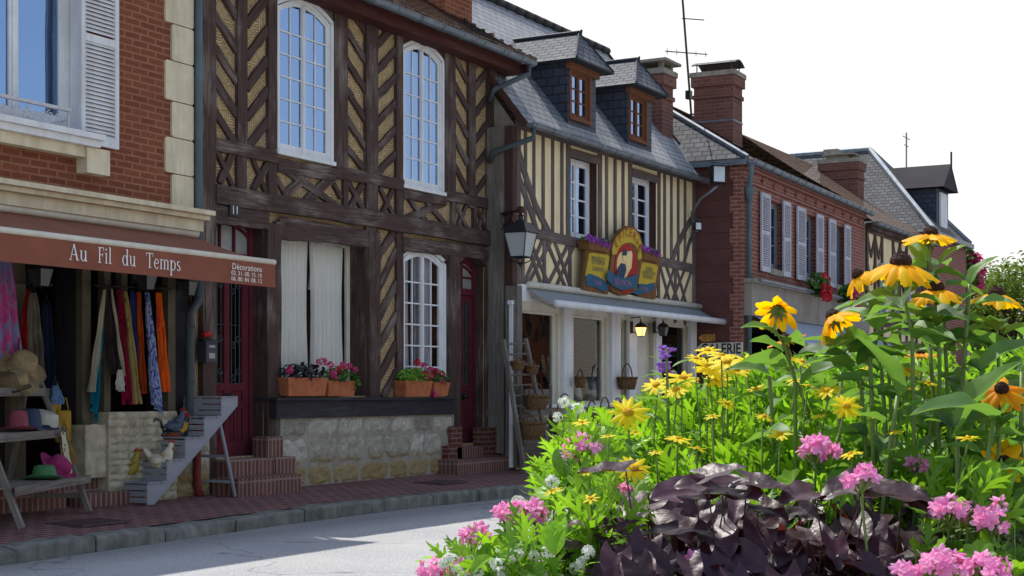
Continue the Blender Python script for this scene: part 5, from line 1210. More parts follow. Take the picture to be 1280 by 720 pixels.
cloth('scarf', 'crimson patterned scarf right of the brown shawl', sc_(148,362,YS+.02), sc_(163,506,YS+.02), .06, .2, cl('scarf_crimson', [lin(60,10,24), lin(140,20,50), lin(70,24,60)], 14), 3, .025, G)
cloth('scarf', 'olive and beige patterned scarf between crimson and blue', sc_(156,364), sc_(171,505), .05, .12, cl('scarf_olive', [lin(70,66,30), lin(160,140,90), lin(120,30,30)], 12), 2, .02, G)
cloth('scarf', 'dark navy scarf in the middle of the row', sc_(165,364,YS+.03), sc_(172,455,YS+.03), .08, .13, cl('scarf_navy', [lin(24,34,70), lin(50,60,110)]), 2, .02, G)
cloth('scarf', 'rust orange scarf left of the blue floral one', sc_(174,365), sc_(180,492), .05, .1, cl('scarf_rust', [lin(120,40,14), lin(190,80,24)], 10), 2, .02, G)
cloth('scarf', 'blue and white floral scarf hanging over the stone pier', sc_(183,366,YS-.03), sc_(196,512,YS-.06), .06, .15, cl('scarf_floral', [lin(50,70,140), lin(170,180,210), lin(60,80,150), lin(110,80,60)], 16, stretch=(1,1,.7)), 3, .025, G, pointed=.15)
cloth('scarf', 'bright orange and pink scarf hanging rightmost of the row', sc_(199,366), sc_(208,490), .07, .16, cl('scarf_orange', [lin(170,40,20), lin(230,100,30), lin(200,60,50)], 12), 2, .025, G)
G = 'clothes hanging at the left of the boutique door'
cloth('scarf', 'pink and blue patterned scarf at the far left edge of the boutique', sc_(2,322), sc_(12,474), .2, .34, cl('scarf_pink', [lin(120,90,140), lin(196,70,130), lin(120,130,170), lin(180,60,110)], 9, stretch=(1.5,1.5,.5)), 3, .03, G)
cloth('scarf', 'magenta speckled scarf beside the pink and blue one', sc_(12,322,YS+.05), sc_(22,470,YS+.05), .08, .12, cl('scarf_magenta', [lin(110,20,60), lin(170,60,110)], 14), 2, .02, G)
cloth('coat', 'dark red coat on a hanger left in the boutique doorway', sc_(36,362), sc_(27,462), .06, .22, cl('coat_red', [lin(90,8,14), lin(140,14,22)]), 2, .03, G, cat='clothes')
cloth('shirt', 'grey beige shirt hanging beside the dark red coat', sc_(42,366,YS-.04), sc_(47,472,YS-.04), .08, .24, cl('shirt_beige', [lin(64,56,48), lin(118,106,90)]), 3, .03, G, cat='clothes')
cloth('coat', 'navy blue coat hanging in the dark doorway', sc_(58,380,YS+.1), sc_(64,500,YS+.1), .1, .2, cl('coat_navy', [lin(14,18,34), lin(28,34,56)]), 2, .02, G, cat='clothes')
t = thing('clothes_rail', 'thin iron rail carrying the scarves under the terracotta awning', 'rail', sc_(165,356)); m = MB(); m.tube([sc_(118,357,YS+.02), sc_(214,361,YS+.02)], .008, 6); m.tube([sc_(-20,350,YS+.02), sc_(66,356,YS+.02)], .008, 6)
for px in (122,208,-10,64): c = sc_(px,358,YS+.02); m.tube([c, Vector((c.x,11.33,c.z+.05))], .007, 5)
m.build('rod', M['iron'], t)
# ---- stand of hats
AS = rad(27); OS = Vector((at(75,640,10.85).x, 10.85, gz(10.85))); FS = Matrix.Translation(OS) @ Matrix.Rotation(AS, 4, 'Z')
ss = thing('display_shelf', 'weathered grey three tier wooden shelf stand loaded with hats', 'shelf', OS, AS)
hs = [(.335,-.28,.42),(.77,-.05,.36),(1.16,.12,.34)]
for (z_, y0, dd) in hs:
    m = MB(FS)
    for k in range(3): m.beam((-1.9,y0+.02+dd*k/3+dd/6,z_),(.03,y0+.02+dd*k/3+dd/6,z_), .02, dd/3-.012, nrm=(0,1,0), jit=.02, seg=3)
    m.box(-1.9,.04,y0-.01,y0+.015,z_-.06,z_+.012); m.box(-1.9,.04,y0+dd,y0+dd+.02,z_-.06,z_+.012); m.build('shelf', M['timber_weather'], ss)
for x_ in (-.02,-1.8):
    m = MB(FS); m.beam((x_,-.3,0),(x_,.2,1.3), .045, .06, nrm=(-1,0,0), jit=.03, seg=4); m.build('leg', M['timber_weather'], ss)
    m = MB(FS); m.beam((x_+.0,.52,0),(x_,.3,1.28), .045, .05, nrm=(-1,0,0), jit=.03, seg=4); m.build('leg', M['timber_weather'], ss)
m = MB(FS); m.box(-1.8,-.02,.46,.49,.14,.18); m.box(-.04,.0,-.2,.5,.13,.17); m.build('brace', M['timber_weather'], ss)
M['straw'] = m_plain('straw', lin(142,122,88), .9, .25, 60, bump=.6); M['straw_dark'] = m_plain('dark_straw', lin(96,78,52), .9, .25, 60, bump=.6)
def hat(lab, lx, ly, z_, mat, r=.17, tilt=(0,0), band=None, sq=1.0, crown=.11):
    r *= 1.22; crown *= 1.15
    p = FS @ Vector((lx,ly,z_)); t = thing('hat', lab, 'hat', p, 0, 'hats on the shelf stand'); m = MB(); ax = Vector((tilt[0],tilt[1],1))
    n = 24; prof = [(r,0.012),(r*.85,.0),(r*.56,.01),(r*.53,crown*.5),(r*.46,crown*.92),(r*.3,crown),(0,crown*.93)]
    R = Vector((0,0,1)).rotation_difference(ax).to_matrix(); vs = []
    for k, (rr, zz) in enumerate(prof):
        for i in range(n): a = 2*math.pi*i/n; vs.append(p+R@Vector((rr*math.cos(a), rr*math.sin(a)*sq, zz+(.02*math.sin(2*a+lx*9) if k == 0 else 0))))
    m.add(vs, [(k*n+i, k*n+(i+1)%n, (k+1)*n+(i+1)%n, (k+1)*n+i) for k in range(len(prof)-1) for i in range(n)]); m.build('brim_and_crown', mat, t, True)
    if band is not None:
        m = MB(); vs = [p+R@Vector((r*f*math.cos(2*math.pi*i/n), r*f*math.sin(2*math.pi*i/n)*sq, zz)) for f, zz in ((.575,.012),(.55,.045)) for i in range(n)]
        m.add(vs, [(i,(i+1)%n,n+(i+1)%n,n+i) for i in range(n)]); m.build('hat_band', band, t)
    return t
pk = m_plain('hat_pink', lin(140,36,86), .9, .2, 10); gn = m_plain('hat_green', lin(66,112,70), .9, .2, 10); bl = m_plain('hat_navy', lin(54,62,84), .85, .1, 10); rs = m_plain('bag_rose', lin(128,62,72), .9, .2, 12)
hat('large dark straw hat stacked at the left end of the top shelf', -.78, .25, 1.18, M['straw_dark'], .2, (-.25,-.2))
hat('flat straw hat resting against the rolled one on the top shelf', -.62, .2, 1.2, M['straw'], .17, (-.3,-.45), band=M['straw_dark'])
hat('big rolled straw hat standing on its brim, open side to the street', -.3, .28, 1.34, M['straw'], .2, (-.25,-1.0), crown=.16)
hat('rose pink soft hat on the middle shelf at the left edge', -.78, .12, .80, rs, .14, crown=.15)
hat('navy blue soft hat on the middle shelf', -.52, .1, .80, bl, .15, crown=.16)
hat('cream sun hat with dark band on the middle shelf', -.2, .1, .80, cl('hat_cream', [lin(180,174,156), lin(204,198,180)]), .2, (0.1,-.3), bl, crown=.14)
hat('small green hat at the left of the bottom shelf', -.72, -.1, .36, gn, .16, crown=.1)
hat('hot pink hat lying on its side on the bottom shelf', -.38, -.1, .42, pk, .17, (.3,-.9), crown=.1)
hat('green hat half hidden at the right end of the bottom shelf', -.12, .02, .36, gn, .15, (.1,-.1), crown=.07)
nt_ = NT('polka_dot', .85, .1); vo_ = nt_.n('ShaderNodeTexVoronoi'); nt_.l(nt_.coord(), vo_.inputs['Vector']); vo_.inputs['Scale'].default_value = 38; nt_.color(nt_.ramp(vo_.outputs['Distance'], [(.28,lin(80,72,54)),(.34,lin(188,180,150))])); M['polka'] = nt_.mat
q = FS@Vector((.06,-.02,.78)); cloth('scarf', 'cream polka dot scarf draped over the right end of the shelf stand', q, q+Vector((.02,-.03,-.5)), .1, .14, M['polka'], 2, .02, 'ties on the shelf stand')
q = FS@Vector((-.28,-.12,.76)); cloth('scarf', 'narrow polka dot tie hanging from the cream sun hat', q, q+Vector((.06,-.02,-.4)), .05, .09, M['polka'], 1, .01, 'ties on the shelf stand')
q = FS@Vector((-.2,-.12,.74)); cloth('scarf', 'tan ribbon hanging in front of the middle shelf', q, q+Vector((.12,-.02,-.28)), .04, .09, cl('ribbon_tan', [lin(120,92,50), lin(150,120,70)]), 1, .01, 'ties on the shelf stand')
q = FS@Vector((.0,.05,1.2)); cloth('scarf', 'pale blue crumpled kerchief tied to the top shelf corner', q, q+Vector((.02,-.02,-.18)), .07, .14, cl('kerchief_blue', [lin(70,96,130), lin(120,150,180)]), 3, .03, 'ties on the shelf stand')
def bag(lab, p, s, mat):
    t = thing('bag', lab, 'bag', p); m = MB(); p = Vector(p); m.lathe(p, [(0,0),(s*.4,0),(s*.5,s*.1),(s*.46,s*1.5),(s*.42,s*1.6),(s*.4,s*1.58),(s*.44,s*.1)], 16, sy=.6); m.build('pouch', mat, t, True)
    m = MB(); m.tube([p+Vector((-s*.35,0,s*1.55)),p+Vector((-s*.2,0,s*2.2)),p+Vector((s*.2,0,s*2.2)),p+Vector((s*.35,0,s*1.55))], .008, 5); m.build('handle', mat, t, True)
ym = m_plain('bag_ochre', lin(158,124,34), .8, .2, 20); bag('ochre yellow cylindrical bag hanging behind the hat stand', at(79,553,11.25), .2, ym)
bag('smaller ochre bag hanging behind the top shelf corner', at(68,522,11.3), .16, ym)

# ---- stair shaped plant stand
YP = 10.72
def pw(px, py, dy=0): q = at(px, py, YP); q.y += dy; return q
zs_ = [Zp(196,604,YP), Zp(220,575.5,YP), Zp(243,548,YP), Zp(266,522,YP), Zp(287,497,YP)]
xs_ = [X(184.5,YP), X(209,YP), X(232,YP), X(255.5,YP), X(277,YP), X(297,YP)]
zb0 = .055
stt = thing('stair_stand', 'pale lilac painted stair shaped display stand with slatted treads and ladder legs', 'plant stand', (xs_[2],YP+.25,zb0))
poly = [(xs_[0]+.02,zb0),(xs_[0],zs_[0])]
for k in range(5):
    poly.append((xs_[k+1],zs_[k]))
    if k < 4: poly.append((xs_[k+1],zs_[k+1]))
poly += [(xs_[5],zs_[4]-.09),(xs_[0]+.1,zb0)]
M['lilac'] = M['timber_white']
# side panel as strips: convex pieces between stringer line and steps
def side(y):
    m = MB(); xa, za, xb, zb2 = xs_[0]+.1, zb0, xs_[5], zs_[4]-.09
    lo = lambda x: za+(zb2-za)*(x-xa)/(xb-xa) if x > xa else zb0
    for k in range(5):
        a, b = xs_[k], xs_[k+1]; cuts = [a,b] if not a < xa < b else [a,xa,b]
        for u, v in zip(cuts, cuts[1:]):
            u_, v_ = u, v
            m.add([(u_,y,lo(u)),(v_,y,lo(v)),(v_,y,zs_[k]),(u_,y,zs_[k]),(u_,y+.018,lo(u)),(v_,y+.018,lo(v)),(v_,y+.018,zs_[k]),(u_,y+.018,zs_[k])], [(0,1,2,3),(7,6,5,4),(0,4,5,1),(3,2,6,7),(1,5,6,2),(0,3,7,4)], [[(a_*.5,b_*.5) for a_, b_ in ((0,0),(.1,0),(.1,.1),(0,.1))]]*6)
    return m
side(YP).build('side_panel', M['lilac'], stt); side(YP+.5).build('side_panel', M['lilac'], stt)
for k in range(5):
    m = MB(); n = 3
    for i in range(n): a = xs_[k]+(xs_[k+1]-xs_[k])*i/n; b = xs_[k]+(xs_[k+1]-xs_[k])*(i+1)/n-.012; m.box(a,b,YP-.012,YP+.53,zs_[k]+.001,zs_[k]+.015)
    m.build('tread', M['lilac'], stt)
    m = MB(); z0 = zb0+.02 if k == 0 else zs_[k-1]+.02
    for i in range(3): a = z0+(zs_[k]-z0)*i/3; m.box(xs_[k]-.014,xs_[k]-.002,YP-.005,YP+.525,a,a+(zs_[k]-z0)/3-.014)
    m.build('riser', M['lilac'], stt)
for y in (YP+.04, YP+.46):
    m = MB(); q0 = (X(262,YP),y,zs_[3]-.08); m.beam((xs_[4]-.02,y,zs_[3]+.02),(X(295,YP)+.02,y,gz(YP)), .03, .025, jit=.02, seg=3); m.build('leg', M['lilac'], stt)
for zz in (.22,.5): m = MB(); f = 1-(zz-.05)/(zs_[3]); x_ = xs_[4]-.02+(X(295,YP)+.04-xs_[4])*f; m.box(x_-.015,x_+.015,YP+.05,YP+.47,zz-.015,zz+.015); m.build('rung', M['lilac'], stt)
# ---- ornamental poultry
def bird(lab, p, s, cols, ang=0, tail=True, sitting=False, cat='ornament'):
    t = thing('hen_ornament' if not tail else 'rooster_ornament', lab, cat, p, 0, 'poultry ornaments on the stair stand'); p = Vector(p)
    R = Matrix.Rotation(ang, 3, 'Z'); V = lambda x, y, z: p+R@Vector((x*s,y*s,z*s)); hz = .0 if sitting else .22
    m = MB(); m.tube([V(-.34,0,hz+.42),V(-.27,0,hz+.36),V(-.12,0,hz+.28),V(.05,0,hz+.25),V(.2,0,hz+.34),V(.27,0,hz+.5),V(.3,0,hz+.64),V(.34,0,hz+.72),V(.38,0,hz+.74)], [.02*s,.1*s,.19*s,.22*s,.18*s,.11*s,.075*s,.075*s,.035*s], 14, flat=.8); m.build('body', cols[0], t, True)
    m = MB(); m.tube([V(.16,0,hz+.38),V(.25,0,hz+.5),V(.3,0,hz+.62)], [.17*s,.125*s,.085*s], 12, flat=.85); m.build('neck_feathers', cols[1], t, True)
    m = MB()
    for k in range(5): a = V(.26+.04*k,0,hz+.78); m.tube([V(.27+.03*k,0,hz+.74), V(.255+.04*k,0,hz+.86-.02*abs(k-2))], [.03*s,.008*s], 6, flat=.4)
    m.tube([V(.36,0,hz+.66),V(.36,0,hz+.56)], [.02*s,.035*s], 6); m.build('comb', M['comb_red'], t, True)
    m = MB(); m.tube([V(.4,0,hz+.72),V(.47,0,hz+.69)], [.025*s,.004*s], 6); m.build('beak', M['beak'], t)
    if not sitting:
        for sg in (-1,1): m = MB(); m.tube([V(.04,.07*sg,hz+.12),V(.05,.07*sg,.0)], .016*s, 6); [m.tube([V(.05,.07*sg,.012),V(.05+.1*math.cos(a),.07*sg+.1*math.sin(a),.008)], .01*s, 4) for a in (-.5,0,.5,3.14)]; m.build('leg', M['beak'], t)
    if tail:
        m = MB()
        for k in range(7):
            y = (k-3)*.02; h_ = .55-.04*abs(k-3); m.tube([V(-.27,y,hz+.38),V(-.36,y*1.5,hz+.55+h_*.25),V(-.48,y*2,hz+.55+h_*.4),V(-.62-.01*k,y*2.4,hz+.5+h_*.3),V(-.66,y*2.6,hz+.3+h_*.2)], [.03*s,.04*s,.04*s,.03*s,.006*s], 5, flat=.35)
        m.build('tail', cols[2], t, True)
    else:
        m = MB()
        for k in range(5): y = (k-2)*.03; m.tube([V(-.24,y,hz+.36),V(-.36,y*1.3,hz+.5),V(-.42,y*1.5,hz+.62)], [.05*s,.05*s,.01*s], 5, flat=.4)
        m.build('tail', cols[2], t, True)
    m = MB()
    for sg in (-1,1): m.tube([V(.14,.16*sg,hz+.3),V(.0,.2*sg,hz+.28),V(-.16,.15*sg,hz+.3),V(-.26,.09*sg,hz+.33)], [.05*s,.1*s,.08*s,.02*s], 8, flat=.35)
    m.build('wing', cols[3], t, True)
M['comb_red'] = m_plain('comb_red', lin(170,30,26), .6, .1, 20); M['beak'] = m_plain('beak_ochre', lin(170,130,60), .6, .1, 20)
blk = m_plain('glossy_black_green', lin(20,30,30), .35, .3, 20, .6); mar = m_plain('maroon_wing', lin(110,50,24), .6, .3, 30); yel = m_plain('yellow_neck', lin(190,140,40), .7, .4, 30); wht = m_plain('off_white_glaze', lin(206,194,168), .6, .1, 20); olv = m_plain('yellow_olive_glaze', lin(140,124,40), .5, .6, 70); gry = m_plain('blue_grey_glaze', lin(72,82,100), .5, .2, 40)
bird('black and yellow rooster ornament with arched black tail on the second tread', (X(228,YP+.3)-.16,YP+.28,zs_[1]+.018), .44, (blk,yel,blk,mar), rad(-25))
bird('white hen ornament standing on the lowest tread', (X(196,YP+.15)+.02,YP+.13,zs_[0]+.018), .40, (wht,wht,wht,wht), rad(-75), False)
bird('small speckled yellow hen ornament sitting at the back of the lowest tread', (xs_[0]+.1,YP+.4,zs_[0]+.018), .4, (olv,olv,olv,olv), rad(-60), False, True)
bird('blue grey guinea fowl ornament sitting on the third tread', (xs_[2]+.12,YP+.3,zs_[2]+.018), .36, (gry,gry,gry,gry), rad(-50), False, True)
# ---- letter box
lb = at(261,438,11.12); t = thing('letter_box', 'dark grey letter box with a red bundle on top beside the first red door', 'letter box', lb); m = MB(); m.box(lb.x-.09,lb.x+.09,11.08,11.2,lb.z-.13,lb.z+.1)
m.add([(lb.x-.1,11.06,lb.z+.1),(lb.x+.1,11.06,lb.z+.1),(lb.x+.1,11.22,lb.z+.15),(lb.x-.1,11.22,lb.z+.15),(lb.x-.1,11.06,lb.z+.09),(lb.x+.1,11.06,lb.z+.09)], [(0,1,2,3),(4,5,1,0)]); m.build('box', m_plain('letter_box_grey', lin(54,54,62), .5, .15, 8, .4), t)
m = MB(); m.box(lb.x-.05,lb.x+.05,11.072,11.079,lb.z+.03,lb.z+.055); m.build('slot', m_plain('pale_slot', lin(150,154,158), .5, .1, 5), t)
m = MB(); m.box(lb.x-.05,lb.x+.05,11.072,11.079,lb.z-.09,lb.z-.03); m.build('name_plate', M['glass_pale'], t)
m = MB(); m.tube([(lb.x-.07,11.14,lb.z+.17),(lb.x,11.13,lb.z+.185),(lb.x+.06,11.15,lb.z+.17)], [.03,.04,.02], 8); m.build('red_bundle', M['comb_red'], t, True)
m = MB(); m.box(lb.x-.04,lb.x+.04,11.2,11.24,lb.z-.1,lb.z+.06); m.build('wall_bracket', M['iron'], t)

# ================================================================= window boxes
def leaf_cards(m, c, rx, ry, rz, n, s, rnd, shape='round', up=.5, droop=.0, mi=None):
    c = Vector(c)
    for _ in range(n):
        while True:
            v = Vector((rnd.uniform(-1,1),rnd.uniform(-1,1),rnd.uniform(-1,1)))
            if v.length <= 1: break
        p = c+Vector((v.x*rx,v.y*ry,v.z*rz)); k = s*rnd.uniform(.6,1.25)
        n_ = (Vector((v.x,v.y,abs(v.z)+up))+Vector((rnd.uniform(-.7,.7),rnd.uniform(-.7,.7),rnd.uniform(-.4,.7)))).normalized()
        a = n_.orthogonal().normalized(); a.rotate(Matrix.Rotation(rnd.uniform(0,6.28),3,n_)); b = n_.cross(a)
        if shape == 'round': pts = [p+(a*math.cos(t)+b*math.sin(t))*k*(.5 if i%2 else .42)+n_*(.1*k if i%2 else 0) for i, t in enumerate([j*math.pi/4 for j in range(8)])]; m.add([p-n_*.1*k]+pts, [(0,i+1,(i+1)%8+1) for i in range(8)], None, mi)
        else: m.add([p-a*k*.5, p+b*k*.22+n_*.05*k, p+a*k*.5, p-b*k*.22+n_*.05*k], [(0,1,2,3)], None, mi)
def flower_ball(m, c, r, n, rnd, s=.02, mi=None):
    c = Vector(c)
    for _ in range(n):
        v = Vector((rnd.gauss(0,1),rnd.gauss(0,1),rnd.gauss(0,1)+.3)).normalized(); p = c+v*r*rnd.uniform(.75,1.05)
        a = v.orthogonal().normalized(); a.rotate(Matrix.Rotation(rnd.uniform(0,6.28),3,v)); b = v.cross(a)
        pts = []
        for k in range(5):
            t = k*1.2566; d = a*math.cos(t)+b*math.sin(t); e = a*math.cos(t+.63)+b*math.sin(t+.63); f = a*math.cos(t-.63)+b*math.sin(t-.63)
            m.add([p, p+f*s*.5+v*s*.1, p+d*s+v*s*.25, p+e*s*.5+v*s*.1], [(0,1,2,3)], None, mi)
M['leaf_geranium'] = m_leaf('geranium_leaf', lin(48,92,34), lin(96,146,52), .35); M['leaf_dark'] = m_leaf('dark_leaf', lin(22,30,30), lin(44,54,48), .2); M['leaf_lime'] = m_leaf('lime_leaf', lin(96,150,40), lin(140,190,66), .45)
M['petal_pink'] = m_leaf('geranium_pink', lin(206,44,112), lin(228,84,150), .35); M['petal_red'] = m_leaf('geranium_red', lin(196,24,44), lin(220,50,70), .35); M['petal_violet'] = m_leaf('violet_petal', lin(150,60,170), lin(190,110,210), .35)
def window_box(lab, px0, px1, pyt, pyb, Y, leafm, blooms, seed, terra='terracotta', kind='terracotta', lh=.12, ln=260, lower=0.0):
    a, b = at(px0,pyb,Y), at(px1,pyb,Y); zt = at((px0+px1)/2,pyt,Y).z; z0 = a.z; t = thing('flower_box', lab, 'flower box', ((a.x+b.x)/2,Y+.1,z0), 0, 'flower boxes on the sills'); m = MB()
    d = .17; i = .03; c = [(a.x+i,Y),(b.x-i,Y),(b.x-i,Y+d),(a.x+i,Y+d)]; tq = [(a.x,Y-.02),(b.x,Y-.02),(b.x,Y+d+.02),(a.x,Y+d+.02)]
    cx = (a.x+b.x)/2; cyy = Y+d/2; sh = lambda pts, k: [(cx+(x-cx)*k, cyy+(y-cyy)*k) for x, y in pts]
    L = [(c,z0),(tq,zt-.03),(sh(tq,1.03),zt-.03),(sh(tq,1.03),zt),(sh(tq,.92),zt),(sh(tq,.9),zt-.03)]
    vs = [(x,y,z) for pts, z in L for x, y in pts]; m.add(vs, [(k*4+j,k*4+(j+1)%4,(k+1)*4+(j+1)%4,(k+1)*4+j) for k in range(5) for j in range(4)]+[(3,2,1,0),(20,21,22,23)])
    m.build('planter', M[terra], t)
    rnd = random.Random(seed); m = MB(); leaf_cards(m, ((a.x+b.x)/2,Y+.06,zt+lh*.5), (b.x-a.x)*.58, .16, lh, ln, .055, rnd)
    if lower: leaf_cards(m, (b.x-.02,Y,zt-.02), .08, .08, lower, 60, .05, rnd)
    m.build('foliage', M[leafm], t)
    for (fx, fy, r, mt) in blooms:
        m = MB(); p = at(fx, fy, Y-.03); flower_ball(m, p, r, 26, rnd, r*.55); m.tube([p, Vector(((p.x+cx)/2,Y+.08,zt))], .004, 4); m.build('bloom', M[mt], t)
    return t
PS = 'petal_pink'
window_box('terracotta trough with dark leaves under the large curtained window', 359,408,472,495, 11.1, 'leaf_dark', [(362,463,.045,PS),(404,452,.045,PS),(398,452,.03,PS)], 1)
window_box('terracotta trough with green leaves and many pink blooms right of the dark leaved one', 409,444,476,495, 11.1, 'leaf_geranium', [(413,456,.04,PS),(416,467,.045,PS),(424,462,.045,'petal_red'),(429,456,.04,PS),(436,458,.04,PS),(444,462,.035,PS),(419,472,.03,PS)], 2, lower=.1)
window_box('terracotta trough with lime leaves under the small lower window', 506,539,476,496, 11.1, 'leaf_lime', [(522,453,.045,'petal_red'),(530,457,.04,PS),(531,468,.05,'petal_red'),(537,470,.05,PS)], 3)
window_box('small square terracotta pot with red and pink blooms next to the second door', 541,561,478,495, 11.1, 'leaf_geranium', [(545,465,.045,'petal_red'),(553,468,.04,'petal_red'),(552,477,.04,PS),(543,493,.045,PS),(539,462,.04,PS)], 4, ln=140)
window_box('box of violet petunias above the left panel of the grocery sign', 735,762,303,311, SGX-.05, 'leaf_geranium', [(736+i*3.6,297+i*1.1+(i%2)*2,.05,'petal_violet') for i in range(8)], 5, 'sign_wood', lh=.06, ln=160)
window_box('box of violet petunias above the right panel of the grocery sign', 803,825,316,324, SGX-.05, 'leaf_geranium', [(805+i*3.4,310+i*1.2+(i%2)*2,.05,'petal_violet') for i in range(6)], 6, 'sign_wood', lh=.06, ln=130)
def hang_basket(lab, p, r, mt, seed):
    t = thing('flower_basket', lab, 'flower basket', p, 0, 'flower baskets over the cafe'); p = Vector(p); rnd = random.Random(seed); m = MB(); m.lathe(p-Vector((0,0,r*.6)), [(0,0),(r*.4,.02),(r*.7,r*.5),(r*.66,r*.55)], 12); m.build('pot', M['iron'], t)
    m = MB(); leaf_cards(m, p, r, r*.8, r*.9, 260, .1, rnd); m.build('foliage', M['leaf_geranium'], t)
    m = MB()
    for k in range(16): flower_ball(m, p+Vector((rnd.uniform(-1,1)*r,-.5*r+rnd.uniform(-.4,.2)*r,rnd.uniform(-1,.8)*r)), .05, 12, rnd, .05)
    m.build('blooms', M[mt], t)
hang_basket('flower basket with bright red blooms under the second shuttered window', F4@Vector((L4(1027,355,-.4).x,-.35,L4(1027,356,-.4).z)), .29, 'petal_red', 8)
hang_basket('flower basket with deep pink blooms under the third shuttered window', F4@Vector((L4(1062,365,-.4).x,-.35,L4(1062,368,-.4).z)), .26, PS, 9)
t = thing('climbing_plant', 'pink flowering climber on the far cottage wall', 'plant', (51.9,11.6,0)); m = MB(); rnd = random.Random(4); q = atd(1207,342,50)
leaf_cards(m, q, .5, .5, .9, 400, .25, rnd, mi=0); leaf_cards(m, q+Vector((.1,-.2,0)), .5, .4, .8, 300, .2, rnd, mi=1); m.tube([q, Vector((q.x,q.y,0))], .05, 5, mi=0); m.build('flowers_and_leaves', [M['leaf_geranium'], M['petal_pink']], t)

# ================================================================= baskets, ladder, shop contents
def basket(lab, p, r, h, sy=.8, hand=.8, rot=0, oval=True, tilt=0):
    t = thing('wicker_basket', lab, 'basket', p, rot, 'wicker baskets for sale outside the grocery'); p = Vector(p); m = MB()
    m.lathe(p, [(0,.0),(r*.72,.0),(r*.8,.02),(r*.95,h*.6),(r,h),(r*.95,h),(r*.88,h*.6),(r*.7,.03),(0,.03)], 20, sy=sy); o = m.build('bowl', M['wicker'], t, True)
    m = MB()
    for k in range(2): n = 24; m.tube([p+Vector((r*math.cos(6.2832*i/n),r*sy*math.sin(6.2832*i/n),h-.012*k+.008*math.sin(i*3.1416+k*3.14))) for i in range(n+1)], .013, 6)
    m.build('rim', M['wicker'], t, True)
    m = MB(); n = 14; m.tube([p+Vector((-r*math.cos(math.pi*i/n),tilt*math.sin(math.pi*i/n),h*.8+hand*r*math.sin(math.pi*i/n))) for i in range(n+1)], .011, 6); m.build('handle', M['wicker'], t, True)
    return t
YL = 10.45
ld = thing('ladder', 'tall grey wooden fruit ladder leaning at the grocery corner, hung with baskets', 'ladder', at(664,583,YL-.1))
la, lb_ = at(627,424,YL+.15), Vector((at(654,584,YL-.1).x,YL-.1,gz(YL))); ra, rb = at(655,423,YL+.15), Vector((at(690,578,YL-.1).x-.05,YL-.1,gz(YL)))
for a, b in ((la,lb_),(ra,rb)): m = MB(); m.beam(a, b, .06, .05, jit=.04, seg=5); m.build('rail', M['timber_weather'], ld)
for k in range(13): f = (k+.5)/13; m = MB(); m.tube([la.lerp(lb_,f)-Vector((.03,.02,0)), ra.lerp(rb,f)+Vector((.03,-.02,0))], .014, 6); m.build('rung', M['timber_weather'], ld)
YB = YL-.12
basket('small handled basket highest on the ladder at its left', at(647,463,YB), .12, .12); basket('small handled basket on the ladder right of the highest one', at(665,468,YB), .115, .12)
basket('large round basket with tall handle in the middle of the ladder', at(670,512,YB), .22, .2, hand=1.0); basket('wide two tone oval basket at the foot of the ladder', at(665,549,YB), .24, .24, hand=.75, tilt=.12)
YW = Y3-.2
basket('small basket hanging on the pillar between the first two shop windows', at(725,485,YW), .105, .17, hand=1.5); basket('big oval basket hanging on the pillar left of the grocery door', at(784,487,YW), .2, .2, hand=1.35)
for px, py, r_, lb in ((706,543,.27,'deep basket with a high arched handle on the ground right of the ladder'),(724,532,.17,'first of the round baskets lined under the shop sill'),(740,530,.16,'second of the round baskets lined under the shop sill'),(756,527,.17,'third of the round baskets lined under the shop sill'),(772,524,.15,'last of the round baskets lined under the shop sill')): basket(lb, at(px,py,YL), r_, r_*.95, hand=1.5)
t = thing('display_bench', 'rough dark wooden bench under the shop windows carrying baskets', 'bench', at(735,560,YL)); a, b = at(690,548,YL), at(790,535,YL)
m = MB(); m.box(a.x,b.x,YL-.18,YL+.2,.38,.42); m.build('seat', M['timber_weather'], t)
for x_ in (a.x+.1,b.x-.1):
    for y in (YL-.14,YL+.16): m = MB(); m.box(x_-.03,x_+.03,y-.03,y+.03,gz(YL),.379); m.build('leg', M['timber_weather'], t)
t = thing('plank_rack', 'whitish slatted wooden rack standing behind the ladder', 'rack', at(670,575,10.6)); m = MB(); a, b = at(652,590,10.62), at(690,590,10.62)
for k in range(8): z_ = .16+k*.14; f = k*.012; m.box(a.x+f,b.x+.05-f*2,10.6,10.64,z_,z_+.1)
m.build('slat', M['timber_weather'], t); 
for x_ in (a.x+.03,b.x): m = MB(); m.beam((x_,10.66,gz(10.6)),(x_,10.66,1.3), .05, .03, jit=.02, seg=3); m.build('post', M['timber_weather'], t)
mc = at(743,501,Y3+.33); t = thing('milk_churn', 'blue grey enamel milk churn standing inside the second shop window', 'milk churn', mc); m = MB(); m.lathe(mc, [(0,0),(.14,0),(.15,.02),(.15,.3),(.13,.36),(.09,.4),(.09,.45),(.11,.48),(.1,.5),(0,.5)], 20); m.build('churn_body', m_plain('enamel_grey', lin(190,200,212), .35, .1, 5, .5, .3), t, True)
m = MB()
for sg in (-1,1): m.tube([mc+Vector((sg*.12,0,.36)),mc+Vector((sg*.17,0,.42)),mc+Vector((sg*.1,0,.46))], .01, 5)
m.build('handle', M['iron'], t, True)
M['wheat'] = m_plain('dried_wheat', lin(222,214,184), .8, .2, 20)
